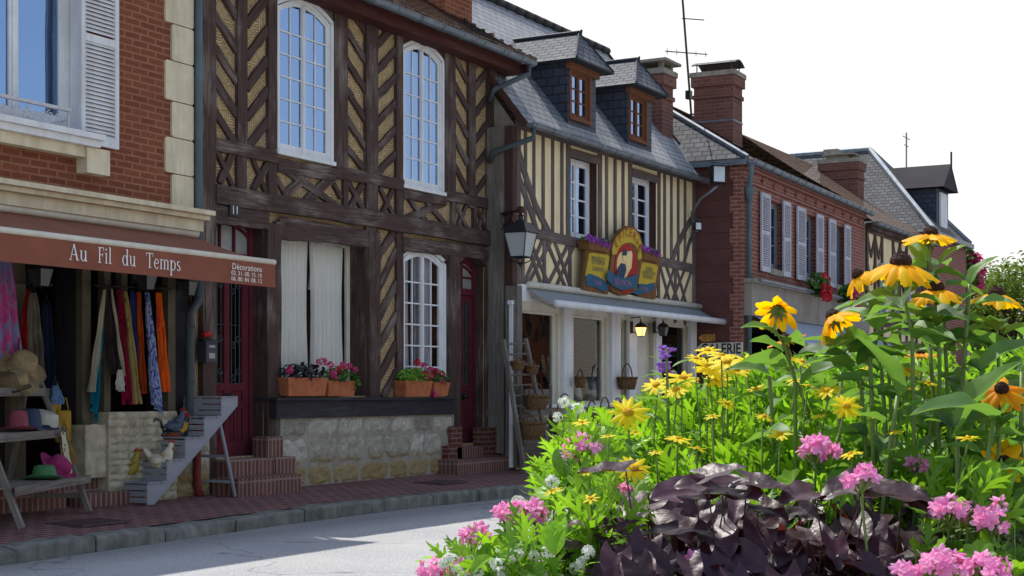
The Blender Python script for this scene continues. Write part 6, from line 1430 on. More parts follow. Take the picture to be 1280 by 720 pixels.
for px, lab in ((688,'pale braided wheat decoration behind the first shop window'),(745,'pale braided wheat decoration behind the second shop window')):
    t = thing('wheat_braid', lab, 'decoration', at(px,400,Y3+.19), 0); m = MB()
    for k in range(9):
        z0 = at(px,462-k*6,Y3+.19)
        for sg in (-1,1): m.add([z0, z0+Vector((sg*.05,-.01,.03)), z0+Vector((sg*.11,0,.13)), z0+Vector((sg*.05,.01,.08))], [(0,1,2,3)])
    m.tube([at(px,470,Y3+.2), at(px,404,Y3+.2)], .008, 5); m.build('ears', M['wheat'], t)
t = thing('dried_bouquet', 'bouquet of pale dried stems in a tall pot inside the first shop window', 'bouquet', at(686,500,Y3+.35)); c = at(686,500,Y3+.35); rnd = random.Random(2); m = MB(); m.lathe(c, [(0,0),(.1,0),(.13,.28),(.12,.28),(0,.26)], 14); m.build('pot', M['wicker'], t, True)
m = MB()
for k in range(40): d = Vector((rnd.uniform(-.14,.14),rnd.uniform(-.1,.1),rnd.uniform(.45,.72))); m.tube([c+Vector((0,0,.25)), c+d*.6+Vector((0,0,.1)), c+d], [.004,.004,.02], 4)
m.build('stems', M['wheat'], t)
for k, (px, py, s_) in enumerate(((722,500,.07),(755,499,.06),(757,490,.05),(840,500,.1))):
    lab = ('squat glass jar at the left of the second shop window','glass jar right of the milk churn','small glass jar stacked behind the churn','pale china jar inside the third shop window')[k]
    c = at(px,py,Y3+.25); t = thing('jar', lab, 'jar', c); m = MB(); m.lathe(c, [(0,0),(s_,0),(s_,s_*2),(s_*.7,s_*2.4),(s_*.7,s_*2.6),(0,s_*2.6)], 12); m.build('vessel', M['glass_pale'], t, True); m = MB(); m.lathe(c+Vector((0,0,s_*2.6)), [(0,0),(s_*.75,0),(s_*.75,.02),(0,.03)], 12); m.build('lid', M['wheat'], t)
# shelf inside windows so things stand on it
m = MB(); m.box(H3X0+.15,H3X1-.2,Y3+.175,Y3+.6,SZ-.09,SZ-.03); m.build('display_shelf', M['timber_weather'], h3)

# ================================================================= person walking past, mostly behind the flowers
pc = atd(902,490,20.5); px0, py0 = pc.x, pc.y; gr = -.14
pr = thing('person', 'person with dark hair and navy jacket walking past the cream GALERIE sign', 'person', (px0,py0,gr))
def skin(name, pts, edges, radii, mat, par, sub=2):
    me = bpy.data.meshes.new(name); me.from_pydata(pts, edges, []); me.materials.append(mat); o = bpy.data.objects.new(name, me); put(o, par)
    md = o.modifiers.new('s','SKIN'); 
    for i, r_ in enumerate(radii): me.skin_vertices[0].data[i].radius = (r_, r_*.85)
    me.skin_vertices[0].data[0].use_root = True; md.use_smooth_shade = True; s2 = o.modifiers.new('u','SUBSURF'); s2.levels = sub; s2.render_levels = sub; return o
def body(par, mat, face):
    J = [(0,0,.98),(0,0,1.12),(0,0,1.30),(0,0,1.47),(0,.01,1.56),(0,.0,1.66),(0,-.005,1.76),
         (.1,0,.92),(.11,-.06,.5),(.12,.05,.1),(.12,-.1,.05), (-.1,0,.92),(-.12,.1,.5),(-.12,.26,.14),(-.12,.14,.05),
         (.18,0,1.42),(.23,.03,1.15),(.22,-.1,.92),(.21,-.14,.84), (-.18,0,1.42),(-.23,-.02,1.15),(-.22,-.16,.96),(-.21,-.2,.9)]
    E = [(0,1),(1,2),(2,3),(3,4),(4,5),(5,6),(0,7),(7,8),(8,9),(9,10),(0,11),(11,12),(12,13),(13,14),(3,15),(15,16),(16,17),(17,18),(3,19),(19,20),(20,21),(21,22)]
    R_ = [.15,.14,.16,.13,.055,.09,.09,.1,.06,.045,.035,.1,.06,.045,.035,.06,.045,.035,.03,.06,.045,.035,.03]
    return skin('body', J, E, R_, mat, par)
skm = m_plain('skin', lin(196,150,126), .6, .05, 10); body(pr, skm, 1)
jk = m_plain('navy_jacket', lin(42,44,66), .85, .15, 12); tr_ = m_plain('grey_trousers', lin(70,70,78), .85, .1, 12)
skin('jacket', [(0,0,.95),(0,0,1.12),(0,0,1.3),(0,0,1.46),(.19,0,1.42),(.24,.03,1.15),(.23,-.09,.94),(-.19,0,1.42),(-.24,-.02,1.15),(-.23,-.15,.98)], [(0,1),(1,2),(2,3),(3,4),(4,5),(5,6),(3,7),(7,8),(8,9)], [.19,.175,.19,.13,.085,.065,.05,.085,.065,.05], jk, pr)
skin('trousers', [(0,0,.98),(.1,0,.9),(.11,-.06,.5),(.12,.05,.12),(-.1,0,.9),(-.12,.1,.5),(-.12,.25,.16)], [(0,1),(1,2),(2,3),(0,4),(4,5),(5,6)], [.17,.125,.08,.065,.125,.08,.065], tr_, pr)
m = MB(); c = Vector((px0,py0,gr+1.70)); m.lathe(c+Vector((0,.02,-.11)), [(.06,-.02),(.105,.03),(.12,.1),(.115,.17),(.08,.225),(0,.245)], 18, sy=1.1); m.build('hair', m_plain('dark_hair', lin(30,26,26), .6, .3, 60), pr, True)

# ================================================================= far trees
def tree(lab, x, y, h, r_, seed, c1, c2, n=2600, tr=.3, s=.32, nm='tree', group='trees beyond the end of the street'):
    t = thing(nm, lab, 'tree', (x,y,0), 0, group); rnd = random.Random(seed); m = MB(); m.tube([(x,y,-.2),(x+.1,y,h*.35),(x-.1,y+.1,h*.7)], [tr,tr*.7,tr*.2], 8)
    lobes = []
    for k in range(13):
        a = rnd.uniform(0,6.28); u = rnd.uniform(.25,.95); q = Vector((x+math.cos(a)*r_*rnd.uniform(.2,.8)*(1.15-u*.6), y+math.sin(a)*r_*rnd.uniform(.2,.8)*(1.15-u*.6), h*(.3+.62*u))); lobes.append((q, r_*rnd.uniform(.28,.5)))
        m.tube([(x,y,h*rnd.uniform(.2,.5)), Vector((x,y,h*.45)).lerp(q,.6), q], [tr*.35,tr*.2,.03], 5)
    m.build('trunk', M['timber_brown'], t, True)
    m = MB()
    for q, rr in lobes: leaf_cards(m, q, rr, rr, rr*.8, n//13, s, rnd, 'oval')
    m.build('crown', m_leaf('tree_leaf', c1, c2, .4, scale=.9, spec=.08, rough=.8), t)
TG1, TG2 = lin(44,66,26), lin(110,134,54)
def tp(px, Z): d = ray(px,490); return d.x*Z, d.y*Z
x_, y_ = tp(1262,52); tree('large bright green leafy tree at the right edge beyond the cottage', x_, y_, 6.1, 2.9, 1, lin(64,90,30), lin(128,152,60), 4200, s=.22)
x_, y_ = tp(1300,55); tree('broad green tree cut by the right edge of the picture', x_, y_, 6.2, 3.2, 9, TG1, TG2, 3600, s=.24)
x_, y_ = tp(1184,88); tree('tall narrow dark tree far away left of the gap', x_, y_, 8.6, 2.2, 3, lin(34,52,34), lin(70,92,58), 2600, s=.34)
x_, y_ = tp(1216,88); tree('dark pointed tree in the middle of the far group', x_, y_, 9.6, 2.8, 4, lin(34,52,34), lin(74,96,60), 3000, s=.34)
x_, y_ = tp(1238,66); tree('mid green round tree behind the bright one', x_, y_, 6.6, 2.9, 5, TG1, TG2, 3200, s=.26)
x_, y_ = tp(1228,60); tree('low hedge like tree at the foot of the far group', x_, y_, 3.4, 2.8, 6, lin(30,44,24), lin(66,84,40), 3000, s=.25)
x_, y_ = tp(1275,46); tree('low dark shrub below the bright tree', x_, y_, 2.6, 2.4, 7, lin(26,38,22), lin(60,78,38), 3200, s=.2)
sx_, sy_ = tp(1240,38); t = thing('wooden_shed', 'small weathered wooden shed with pale roof near the far trees', 'shed', (sx_,sy_,0)); m = MB()
for k in range(16): m.box(sx_-1+k*.125,sx_-1+k*.125+.118,sy_-.5,sy_-.48,-.1,.55)
m.box(sx_-.99,sx_+.99,sy_-.479,sy_+.6,-.1,.55); m.build('wall', M['timber_brown'], t); m = MB(); m.add([(sx_-1.1,sy_-.65,.5),(sx_+1.1,sy_-.65,.5),(sx_+1.1,sy_+.1,.85),(sx_-1.1,sy_+.1,.85),(sx_+1.1,sy_+.8,.5),(sx_-1.1,sy_+.8,.5)], [(0,1,2,3),(3,2,4,5)]); m.build('roof', M['timber_weather'], t)
# ================================================================= flower bed in front of the camera
BC = atd(1150,490,2.45); BC.z = 0; right = Vector((ST,-CT,0)); fwd = Vector((CT,ST,0)); BROT = math.atan2(-CT, ST)
SOIL = .74
t = thing('planter', 'round stone planter of dark soil holding the flowers in the foreground', 'planter', (BC.x,BC.y,-.14), BROT)
m = MB(); n = 40
def ell(k, z): return [BC+right*(.95*k*math.cos(6.2832*i/n))+fwd*(1.05*k*math.sin(6.2832*i/n))+Vector((0,0,z)) for i in range(n)]
L = [ell(.98,-.14),ell(1,-.05),ell(.95,0),ell(.95,SOIL-.12),ell(1.0,SOIL-.08),ell(1.0,SOIL),ell(.9,SOIL),ell(.9,SOIL-.1)]
m.add([p for l in L for p in l], [(k*n+i,k*n+(i+1)%n,(k+1)*n+(i+1)%n,(k+1)*n+i) for k in range(len(L)-1) for i in range(n)]); m.build('stone_bowl', M['stone_grey'], t)
m = MB(); l = ell(.905,SOIL-.03); m.add(l+[BC+Vector((0,0,SOIL+.04))], [(i,(i+1)%n,n) for i in range(n)]); m.build('soil', M['soil'], t)
# ---- templates (length 1 along x, z up)
def T_lobed(rnd=None, lobes=5, wid=.30):
    v = []; f = []; N = lobes*2+2
    for i in range(N+1):
        x = i/N; z = .10*math.sin(x*2.6)-.16*x*x; w_ = .030+.055*math.sin(x*3.0)
        v += [Vector((x,-w_,z+.012)),Vector((x,w_,z+.012))]
    for i in range(N): f.append((2*i,2*i+2,2*i+3,2*i+1))
    for k in range(lobes):
        i = 2+2*k; x = i/N; ln = wid*(math.sin(math.pi*(.18+.72*(k+.5)/lobes)))**.8*(1.0)
        for s in (-1,1):
            a = 2*i+(1 if s > 0 else 0); b = a+2; z = v[a].z; c = len(v)
            v += [Vector((x+ln*.35, s*(ln*.55), z+.03)), Vector((x+ln*.85, s*ln, z-.01)), Vector((x+ln*.75, s*ln*.5, z+.02))]
            f.append((a,c,c+1,c+2,b) if s < 0 else (b,c+2,c+1,c,a))
    c = len(v); v += [Vector((1.16,0,v[2*N].z-.03))]; f.append((2*N,c,2*N+1)); return v, f
def T_blade(w_fn, rows=10, half=3, fold=.18, droop=.25, ripple=.02, back=.0, seed=0, twist=0.0, vein=.0):
    r = random.Random(seed); v = []; f = []; nc = 2*half+1; ph = r.uniform(0,6)
    for i in range(rows+1):
        t_ = i/rows; w_ = w_fn(t_)
        for j in range(-half, half+1):
            s = j/half; y = s*w_; x = t_-back*abs(s)**1.5*(1-t_)**2
            z = fold*abs(y)-droop*t_*t_+ripple*math.sin(t_*15+ph+(1 if s > 0 else 2.4))*abs(s)**2+vein*math.cos((t_-.45*abs(s)*.5)*44)*(1-abs(s))**.5*(1 if j else 0)-vein*2*(j == 0)
            v.append(Vector((x,y*math.cos(twist*t_),z+y*math.sin(twist*t_))))
    for i in range(rows):
        for j in range(nc-1): a = i*nc+j; f.append((a,a+nc,a+nc+1,a+1))
    return v, f
heart = lambda t_: .44*math.sqrt(max(0,math.sin(math.pi*min(1,(t_*.93+.07))**.62)))*(1-.35*t_**3)+.004
ovate = lambda t_: .245*math.sin(math.pi*t_**.8)**.8+.006
lance = lambda t_: .09*math.sin(math.pi*t_**.75)+.004
def T_round(seed=0):
    r = random.Random(seed); v = [Vector((0,0,0))]; n_ = 28
    for q in (.35,.7,1):
        for i in range(n_):
            a = -2.7+5.4*i/(n_-1); rr = q*.5*(1+.09*math.cos(a*7.5)*q); v.append(Vector((rr*math.cos(a), rr*math.sin(a), .09*q*q+.035*math.cos(a*7.5)*q)))
    f = [(0,i+1,i+2) for i in range(n_-1)]+[(1+k*n_+i,1+(k+1)*n_+i,1+(k+1)*n_+i+1,1+k*n_+i+1) for k in range(2) for i in range(n_-1)]
    return v, f
def T_petal(w=.2, tip=.8, curve=-.2, rows=5, notch=.04, fold=.1):
    v = []; f = []
    for i in range(rows+1):
        t_ = i/rows; ww = w*(math.sin(math.pi*(.12+.80*t_)))**tip*.5
        for s in (-1,-.33,.33,1): v.append(Vector((t_-(notch if (i == rows and abs(s) > .5) else 0)+(notch*.3 if i == rows and abs(s) < .5 else 0), s*ww, curve*t_*t_-fold*abs(s)**2*ww*2+.012*(1 if abs(s) < .5 else 0))))
    for i in range(rows):
        for j in range(3): a = 4*i+j; f.append((a,a+4,a+5,a+1))
    return v, f
def mat4(p, d, nrm, s, sy=None, sz=None):
    x = Vector(d).normalized(); z = Vector(nrm)-x*Vector(nrm).dot(x)
    if z.length < 1e-4: z = x.orthogonal()
    z.normalize(); y = z.cross(x); sy = s if sy is None else sy; sz = s if sz is None else sz
    Mx = Matrix(((x.x*s,y.x*sy,z.x*sz,p[0]),(x.y*s,y.y*sy,z.y*sz,p[1]),(x.z*s,y.z*sy,z.z*sz,p[2]),(0,0,0,1))); return Mx
LOB = [T_lobed(lobes=k, wid=w_) for k, w_ in ((3,.36),(4,.33),(3,.30),(3,.40))]
HRT = [T_blade(heart, 26, 5, .22, .05+.05*k, .028, .34, k, (.15,-.2,.1,-.1)[k], .0045) for k in range(4)]
OVA = [T_blade(ovate, 20, 3, .5, .35+.15*k, .02, .0, k, (.3,-.4,.0)[k], .006) for k in range(3)]
LAN = [T_blade(lance, 6, 1, .4, .3, .0, .0, k) for k in range(2)]
RND = [T_round(k) for k in range(2)]
# ---- materials
M['daisy_leaf'] = m_leaf('daisy_leaf', lin(38,80,20), lin(142,190,50), .5, tcol=lin(168,222,36), rough=.4, scale=20)
M['rud_leaf'] = m_leaf('coneflower_leaf', lin(38,72,34), lin(104,146,72), .42, tcol=lin(156,206,60), rough=.5, scale=18)
M['stem_green'] = m_leaf('green_stem', lin(88,112,50), lin(130,150,80), .15)
M['stem_dark'] = m_leaf('dark_stem', lin(44,30,30), lin(70,52,44), .1)
M['vine_leaf'] = m_leaf('purple_vine_leaf', lin(30,14,20), lin(76,46,60), .2, tcol=lin(170,74,40), rough=.42, spec=.4, scale=60)
M['rud_petal'] = m_leaf('coneflower_petal', lin(248,180,4), lin(255,208,14), .5, tcol=lin(255,204,6), rough=.5, spec=.2, scale=40)
M['rud_petal_o'] = m_leaf('coneflower_petal_orange', lin(232,142,6), lin(250,184,14), .5, tcol=lin(255,180,12), rough=.5, spec=.2, scale=40)
M['daisy_petal'] = m_leaf('daisy_petal', lin(246,214,14), lin(255,234,40), .5, tcol=lin(255,238,40), rough=.5, spec=.2, scale=40)
M['cone'] = m_plain('flower_cone', lin(58,30,18), .8, .4, 260, bump=.8)
M['daisy_eye'] = m_plain('daisy_eye', lin(222,170,10), .8, .25, 300, bump=.8)
M['ger_petal'] = m_leaf('ivy_geranium_petal', lin(226,122,186), lin(246,184,222), .4, tcol=lin(252,160,214), rough=.5, spec=.2, scale=60)
M['alyssum'] = m_leaf('white_alyssum_petal', lin(214,218,204), lin(238,240,232), .35, rough=.6)
M['salvia'] = m_leaf('salvia_petal', lin(140,80,190), lin(176,120,220), .45)
M['grey_leaf'] = m_leaf('thyme_leaf', lin(90,106,76), lin(134,146,112), .3)
def soil_pt(p, rnd, k=.55):
    q = Vector((p[0],p[1],0)); c = BC.copy(); c.z = 0; d = q-c
    lx, ly = d.dot(right)/.85, d.dot(fwd)/.95; L_ = math.hypot(lx,ly)
    if L_ > .95: d *= .95/L_
    q = c+d; return Vector((q.x,q.y,SOIL-.03))
def curve_pts(a, b, bend, n=6):
    a, b, bend = Vector(a), Vector(b), Vector(bend); return [a.lerp(b,i/n)+bend*(4*(i/n)*(1-i/n)) for i in range(n+1)]
def rv(rnd, s=1): return Vector((rnd.uniform(-s,s),rnd.uniform(-s,s),rnd.uniform(-s,s)))
TOC = -fwd  # towards the camera
# ---- flower heads
def head_daisy(par, c, r_px, Z, ax, seed, n=13, petal='daisy_petal', eye='daisy_eye'):
    rnd = random.Random(seed); R_ = r_px/F*Z; ax = Vector(ax).normalized(); u = ax.orthogonal().normalized(); w_ = ax.cross(u); m = MB(); tv, tf = T_petal(.34, .7, -.10, 4)
    for k in range(n):
        a = 6.2832*k/n+rnd.uniform(-.12,.12); d = u*math.cos(a)+w_*math.sin(a)+ax*rnd.uniform(-.15,.15); s = R_*rnd.uniform(.8,1.02); m.inst(tv, tf, mat4(c+d*R_*.12, d, ax, s*.88, s*.9))
    o = m.build('flower_head', M[petal], par, True)
    m = MB(); m.lathe(c-ax*R_*.04, [(R_*.24,0),(R_*.25,R_*.07),(R_*.17,R_*.16),(0,R_*.19)], 12, axis=ax); m.build('eye', M[eye], o, True)
    m = MB(); m.lathe(c-ax*R_*.16, [(0,0),(R_*.16,R_*.04),(R_*.24,R_*.13)], 8, axis=ax); m.build('calyx', M['stem_green'], o, True); return o
def head_rud(par, c, r_px, Z, ax, seed, n=12, droop=.45, mat='rud_petal', cone=1.0):
    rnd = random.Random(seed); R_ = r_px/F*Z; ax = Vector(ax).normalized(); u = ax.orthogonal().normalized(); w_ = ax.cross(u); m = MB()
    for k in range(n):
        a = 6.2832*k/n+rnd.uniform(-.15,.15); dr = droop*rnd.uniform(.6,1.35); tv, tf = T_petal(rnd.uniform(.44,.56), .62, -dr*.75, 7, .05, .25)
        tv = [Vector((v.x,v.y,v.z+.02*math.sin(v.y*60))) for v in tv]
        d = u*math.cos(a)+w_*math.sin(a)+ax*(-dr*.35+rnd.uniform(-.08,.08)); s = R_*rnd.uniform(.78,.96); m.inst(tv, tf, mat4(c+(u*math.cos(a)+w_*math.sin(a))*R_*.16, d, ax, s*.9, s*.9))
    o = m.build('flower_head', M[mat], par, True)
    m = MB(); h = R_*.30*cone; rr = R_*.255
    m.lathe(c-ax*R_*.06, [(rr*.9,0),(rr*1.05,h*.3),(rr,h*.6),(rr*.75,h*.9),(rr*.35,h*1.08),(0,h*1.1)], 16, axis=ax)
    for k in range(90):
        t_ = rnd.random()**.6; a = k*2.4; q = c+(u*math.cos(a)+w_*math.sin(a))*rr*1.0*t_+ax*(h*(1.06-.75*t_**3)-R_*.06); nn = (u*math.cos(a)*t_+w_*math.sin(a)*t_+ax*.7).normalized(); m.tube([q, q+nn*R_*.045], [R_*.018,R_*.006], 4)
    m.build('cone', M['cone'], o)
    m = MB(); 
    for k in range(9):
        a = k*.698; d = (u*math.cos(a)+w_*math.sin(a)-ax*.35); tv, tf = LAN[0]; m.inst(tv, tf, mat4(c-ax*R_*.1, d, ax, R_*.5, R_*1.0))
    m.build('calyx', M['stem_green'], o); return o
# ---- coneflowers : px, py, radius px, depth, axis lean (right, up, toward camera), foot px offset, label
def V3(a, b, c): return right*a+Vector((0,0,1))*b+TOC*c
RUD = [(1126,330,47,1.95,(.05,1,.12),24,.55,'rud_petal','largest yellow coneflower with a dark domed cone, standing upright in front of the slate roof'),
 (1163,293,33,2.05,(.0,1,.05),28,.35,'rud_petal','topmost yellow coneflower on a long bare stem against the sky'),
 (1170,362,35,2.0,(-.05,1,.15),8,.6,'rud_petal','drooping yellow coneflower directly below the topmost one'),
 (1073,344,27,2.1,(-.55,.8,.1),60,.7,'rud_petal','small yellow coneflower leaning left beside the largest one'),
 (1245,368,34,2.05,(.0,1,.12),6,.4,'rud_petal','yellow coneflower standing alone near the right edge before the trees'),
 (1042,396,31,2.0,(-.35,.85,-.35),58,.6,'rud_petal','yellow coneflower turned away, seen from behind, before the pale awning'),
 (973,386,29,2.05,(.25,.6,-.75),35,.7,'rud_petal','ragged yellow coneflower showing its green back before the red brick cafe'),
 (981,424,24,2.25,(-.4,1,.0),50,.15,'rud_petal_o','flat orange yellow coneflower seen edge on below the ragged one'),
 (1252,487,31,1.85,(-.1,.75,.6),-8,.35,'rud_petal_o','orange coneflower with wide open petals at the right edge'),
 (1214,481,22,2.1,(-.1,.85,.4),0,.35,'rud_petal_o','smaller orange coneflower tucked behind the wide open one'),
 (1255,578,30,1.85,(-.05,.4,.95),4,.15,'rud_petal','golden coneflower facing the viewer low at the right edge'),
 (1151,442,20,2.3,(.0,1,.0),16,.2,'rud_petal_o','pale orange coneflower half hidden among the tall stems'),
 (1128,290+146,0,2.1,(0,1,0),0,0,None,'')]
def leafy(m, pts, rnd, tset, s0, s1, n, t0=.2, t1=.85, outw=.9, up=.35, pet=True):
    for k in range(n):
        t_ = t0+(t1-t0)*(k+rnd.uniform(-.3,.3))/max(1,n-1); i = min(len(pts)-2, int(max(0,t_)*(len(pts)-1))); p = pts[i].lerp(pts[i+1], max(0,t_)*(len(pts)-1)-i)
        a = k*2.4+rnd.uniform(-.6,.6); d = right*math.cos(a)*outw+fwd*math.sin(a)*outw+Vector((0,0,up+rnd.uniform(-.25,.35))); s = rnd.uniform(s0,s1)*(1.15-.5*max(0,t_)); tv, tf = rnd.choice(tset)
        m.inst(tv, tf, mat4(p+d.normalized()*.01, d, Vector((0,0,1))+rv(rnd,.45), s))
for i, (px, py, rp, Z, ln, fo, dr, mt, lab) in enumerate(RUD):
    if mt is None: continue
    rnd = random.Random(100+i); c = atd(px,py,Z); ax = V3(*ln); base = atd(px+fo, 740, Z+.03); base.z = max(SOIL-.02, base.z-.12); base = soil_pt(base, rnd)*.35+Vector((base.x,base.y,SOIL-.02))*.65; base.z = SOIL-.03
    t = thing('coneflower', lab, 'flower', base, 0, 'tall yellow coneflowers')
    head_rud(t, c, rp*1.12, Z, ax, 200+i, 9 if rp < 30 else 11, dr, mt)
    mid = atd(px+fo*.6, py+90, Z); top_ = c-ax.normalized()*.012
    pts = [top_, top_-ax.normalized()*.035, atd(px+fo*.22,py+45,Z), mid, mid.lerp(base,.5)+rv(rnd,.01), base]
    m = MB(); m.tube(pts, [.0016,.0019,.0022,.0026,.003,.0036], 7); m.build('stem', M['stem_green'], t, True)
    m = MB(); rev = list(reversed(pts)); leafy(m, rev, rnd, OVA, .05, .088, 18, .0, .66, .85, .35)
    if px > 1100: leafy(m, rev, rnd, OVA, .04, .065, 2, .6, .78, .7, .7)
    m.build('leaves', M['rud_leaf'], t, True)
# big broad leaves explicitly seen, as leafy shoots of their own
for i, (px, py, Z, d, L_, lab) in enumerate(((1075,402,1.98,(-1,.06,.15),.085,'leafy coneflower shoot with one broad backlit leaf reaching left'),(1200,330,2.0,(.45,1,.1),.06,'leafy coneflower shoot rising beside the topmost flower'),(1215,440,1.95,(.5,.75,.2),.1,'leafy coneflower shoot with broad leaves left of the right edge flower'),(1110,470,1.9,(-.3,.9,.3),.11,'leafy coneflower shoot below the largest flower'),(1265,440,1.9,(.9,.3,.2),.11,'leafy coneflower shoot touching the right edge of the bed'),(1040,440,2.1,(.3,.9,.2),.09,'leafy coneflower shoot between the daisies and the pale awning'),(1185,520,1.85,(.2,.8,.3),.13,'large dark leaved coneflower shoot in the shade under the tall stems'),(950,445,2.15,(-.8,.5,0),.07,'small leafy shoot at the left of the coneflowers'),(1230,500,1.8,(-.6,.5,.4),.12,'broad shaded leafy shoot left of the orange coneflowers'),(1270,530,1.75,(.6,.5,.4),.12,'broad leafy shoot between the orange and golden coneflowers'),(1090,440,2.05,(-.6,.8,.2),.09,'leafy shoot standing behind the stem of the largest coneflower'),(1150,400,2.1,(.3,1,.1),.09,'leafy shoot between the drooping coneflower and the largest one'))):
    rnd = random.Random(300+i); p = atd(px,py,Z); base = atd(px+10,760,Z); base.z = SOIL-.03; t = thing('leafy_shoot', lab, 'plant', base, 0, 'coneflower shoots without flowers')
    tv, tf = OVA[i%3]; m = MB(); D = V3(*d); q = atd(px+12,py+25,Z); m.inst(tv, tf, mat4(q, D, Vector((0,0,1))+TOC*.3, L_*.85)); pts = curve_pts(base, q, rv(rnd,.02)); leafy(m, pts, rnd, OVA, .045, .085, 20, .2, 1.0, .85, .45); m.build('leaves', M['rud_leaf'], t, True)
    m = MB(); m.tube(pts, [.004]*4+[.003]*3, 6); m.build('stem', M['stem_green'], t, True)
# ---- yellow marguerite bushes
DAI = [(785,515,26,2.3),(884,438,17,2.5),(887,459,24,2.5),(909,452,24,2.45),(897,475,18,2.5),(854,472,22,2.5),(820,481,20,2.5),(845,487,20,2.45),(727,528,13,2.2),(793,585,21,2.1),(848,548,17,2.2),(909,504,12,2.4),(794,540,12,2.4),(872,560,13,2.2),(934,452,18,2.5),
 (1003,452,15,2.4),(1034,488,20,2.2),(1058,507,20,2.1),(975,542,16,2.2),(1135,463,16,2.3),(1131,485,18,2.2),(993,475,12,2.4),(1011,482,12,2.3),(1082,460,8,2.4),(1063,567,15,2.1),(1210,547,15,2.0),(691,613,13,2.0),(738,623,14,1.95),(945,486,12,2.4),(1168,500,10,2.2),(921,462,18,2.4),(870,448,14,2.45),(902,444,17,2.4),(1024,520,11,2.2),(1096,520,10,2.2),(955,520,12,2.2),(890,520,11,2.2),(1118,540,10,2.1),(760,545,10,2.1),(1160,478,13,2.3),(735,590,11,2.0),(820,565,10,2.1)]
YT = [(540,712),(600,692),(650,655),(690,602),(715,556),(750,536),(790,522),(830,510),(880,500),(930,480),(980,462),(1040,450),(1100,462),(1160,455),(1220,460),(1300,450)]
def ytop(px):
    for (a,b),(c,d) in zip(YT,YT[1:]):
        if px <= c: return b+(d-b)*(px-a)/(c-a)
    return 450
BUSH = [(690,740,'leftmost marguerite bush with bright feathery leaves and two small yellow blooms'),(740,800,'marguerite bush left of the purple vine with one wide yellow bloom'),(800,862,'marguerite bush carrying flat yellow blooms before the white shop wall'),(862,915,'marguerite bush crowned by a dense cluster of yellow blooms below the cream sign'),(915,980,'marguerite bush with mostly leaves beneath the ragged coneflower'),(980,1045,'marguerite bush in the middle of the bed under the brick cafe'),(1045,1110,'marguerite bush with an open bloom above the pink geranium'),(1110,1185,'marguerite bush under the largest coneflower'),(1185,1290,'rightmost marguerite bush with a single nodding yellow bloom')]
for i, (x0_, x1_, lab) in enumerate(BUSH):
    rnd = random.Random(500+i); xc = (x0_+x1_)/2; base = atd(xc,720,2.2); base.z = SOIL-.03; base = soil_pt(base, rnd); t = thing('marguerite_bush', lab, 'flower', base, 0, 'yellow marguerite bushes')
    m, ms = MB(), MB(); nst = 88 if i else 40
    for k in range(nst):
        px = rnd.uniform(x0_-14,x1_+14); u = rnd.random()**1.9; dep = 175 if xc > 760 else 130; py = ytop(px)+2+u*dep+rnd.uniform(-7,5); Z = 2.55-.6*u+rnd.uniform(-.12,.1)-(.25 if xc < 760 else 0)
        tip = atd(px,py,Z); b = base+right*(tip-base).dot(right)*.55+fwd*(tip-base).dot(fwd)*.4; pts = curve_pts(b, tip, rv(rnd,.02), 6); ms.tube(pts, [.0028,.0026,.0024,.002,.0018,.0015,.001], 4, cap=False)
        nl = 13
        for q in range(nl):
            t_ = .45+.55*(q+rnd.random()*.5)/nl; ii = min(5,int(t_*6)); p = pts[ii].lerp(pts[ii+1], t_*6-ii); a = q*2.4+rnd.uniform(-.5,.5); up = .45+1.1*(t_-.45)/.55
            d = right*math.cos(a)+fwd*math.sin(a)+Vector((0,0,up)); s = rnd.uniform(.045,.085)*(1.12-.32*t_); tv, tf = rnd.choice(LOB); m.inst(tv, tf, mat4(p, d, Vector((0,0,1))+rv(rnd,.6)+TOC*.2, s))
    m.build('leaves', M['daisy_leaf'], t); ms.build('stems', M['stem_green'], t)
    for j, (px, py, r_, Z) in enumerate(DAI):
        lo = x0_ if i else 0
        if lo <= px < x1_:
            Z -= .22; c = atd(px,py,Z); ax = V3(rnd.uniform(-.35,.35),1,rnd.uniform(.1,.7)) if r_ > 11 else V3(rnd.uniform(-.3,.3),1,.2)
            if (px,py) in ((785,515),(1058,507),(793,585)): ax = V3(.1,.7,.8)
            b = base+right*(c-base).dot(right)*.7; pts = curve_pts(b, c-ax.normalized()*.008, rv(rnd,.02), 6); mm = MB(); mm.tube(pts, .0013, 5); mm.build('flower_stem', M['stem_green'], t, True)
            head_daisy(t, c, r_*1.12, Z, ax, 700+j, 13 if r_ > 14 else 9)
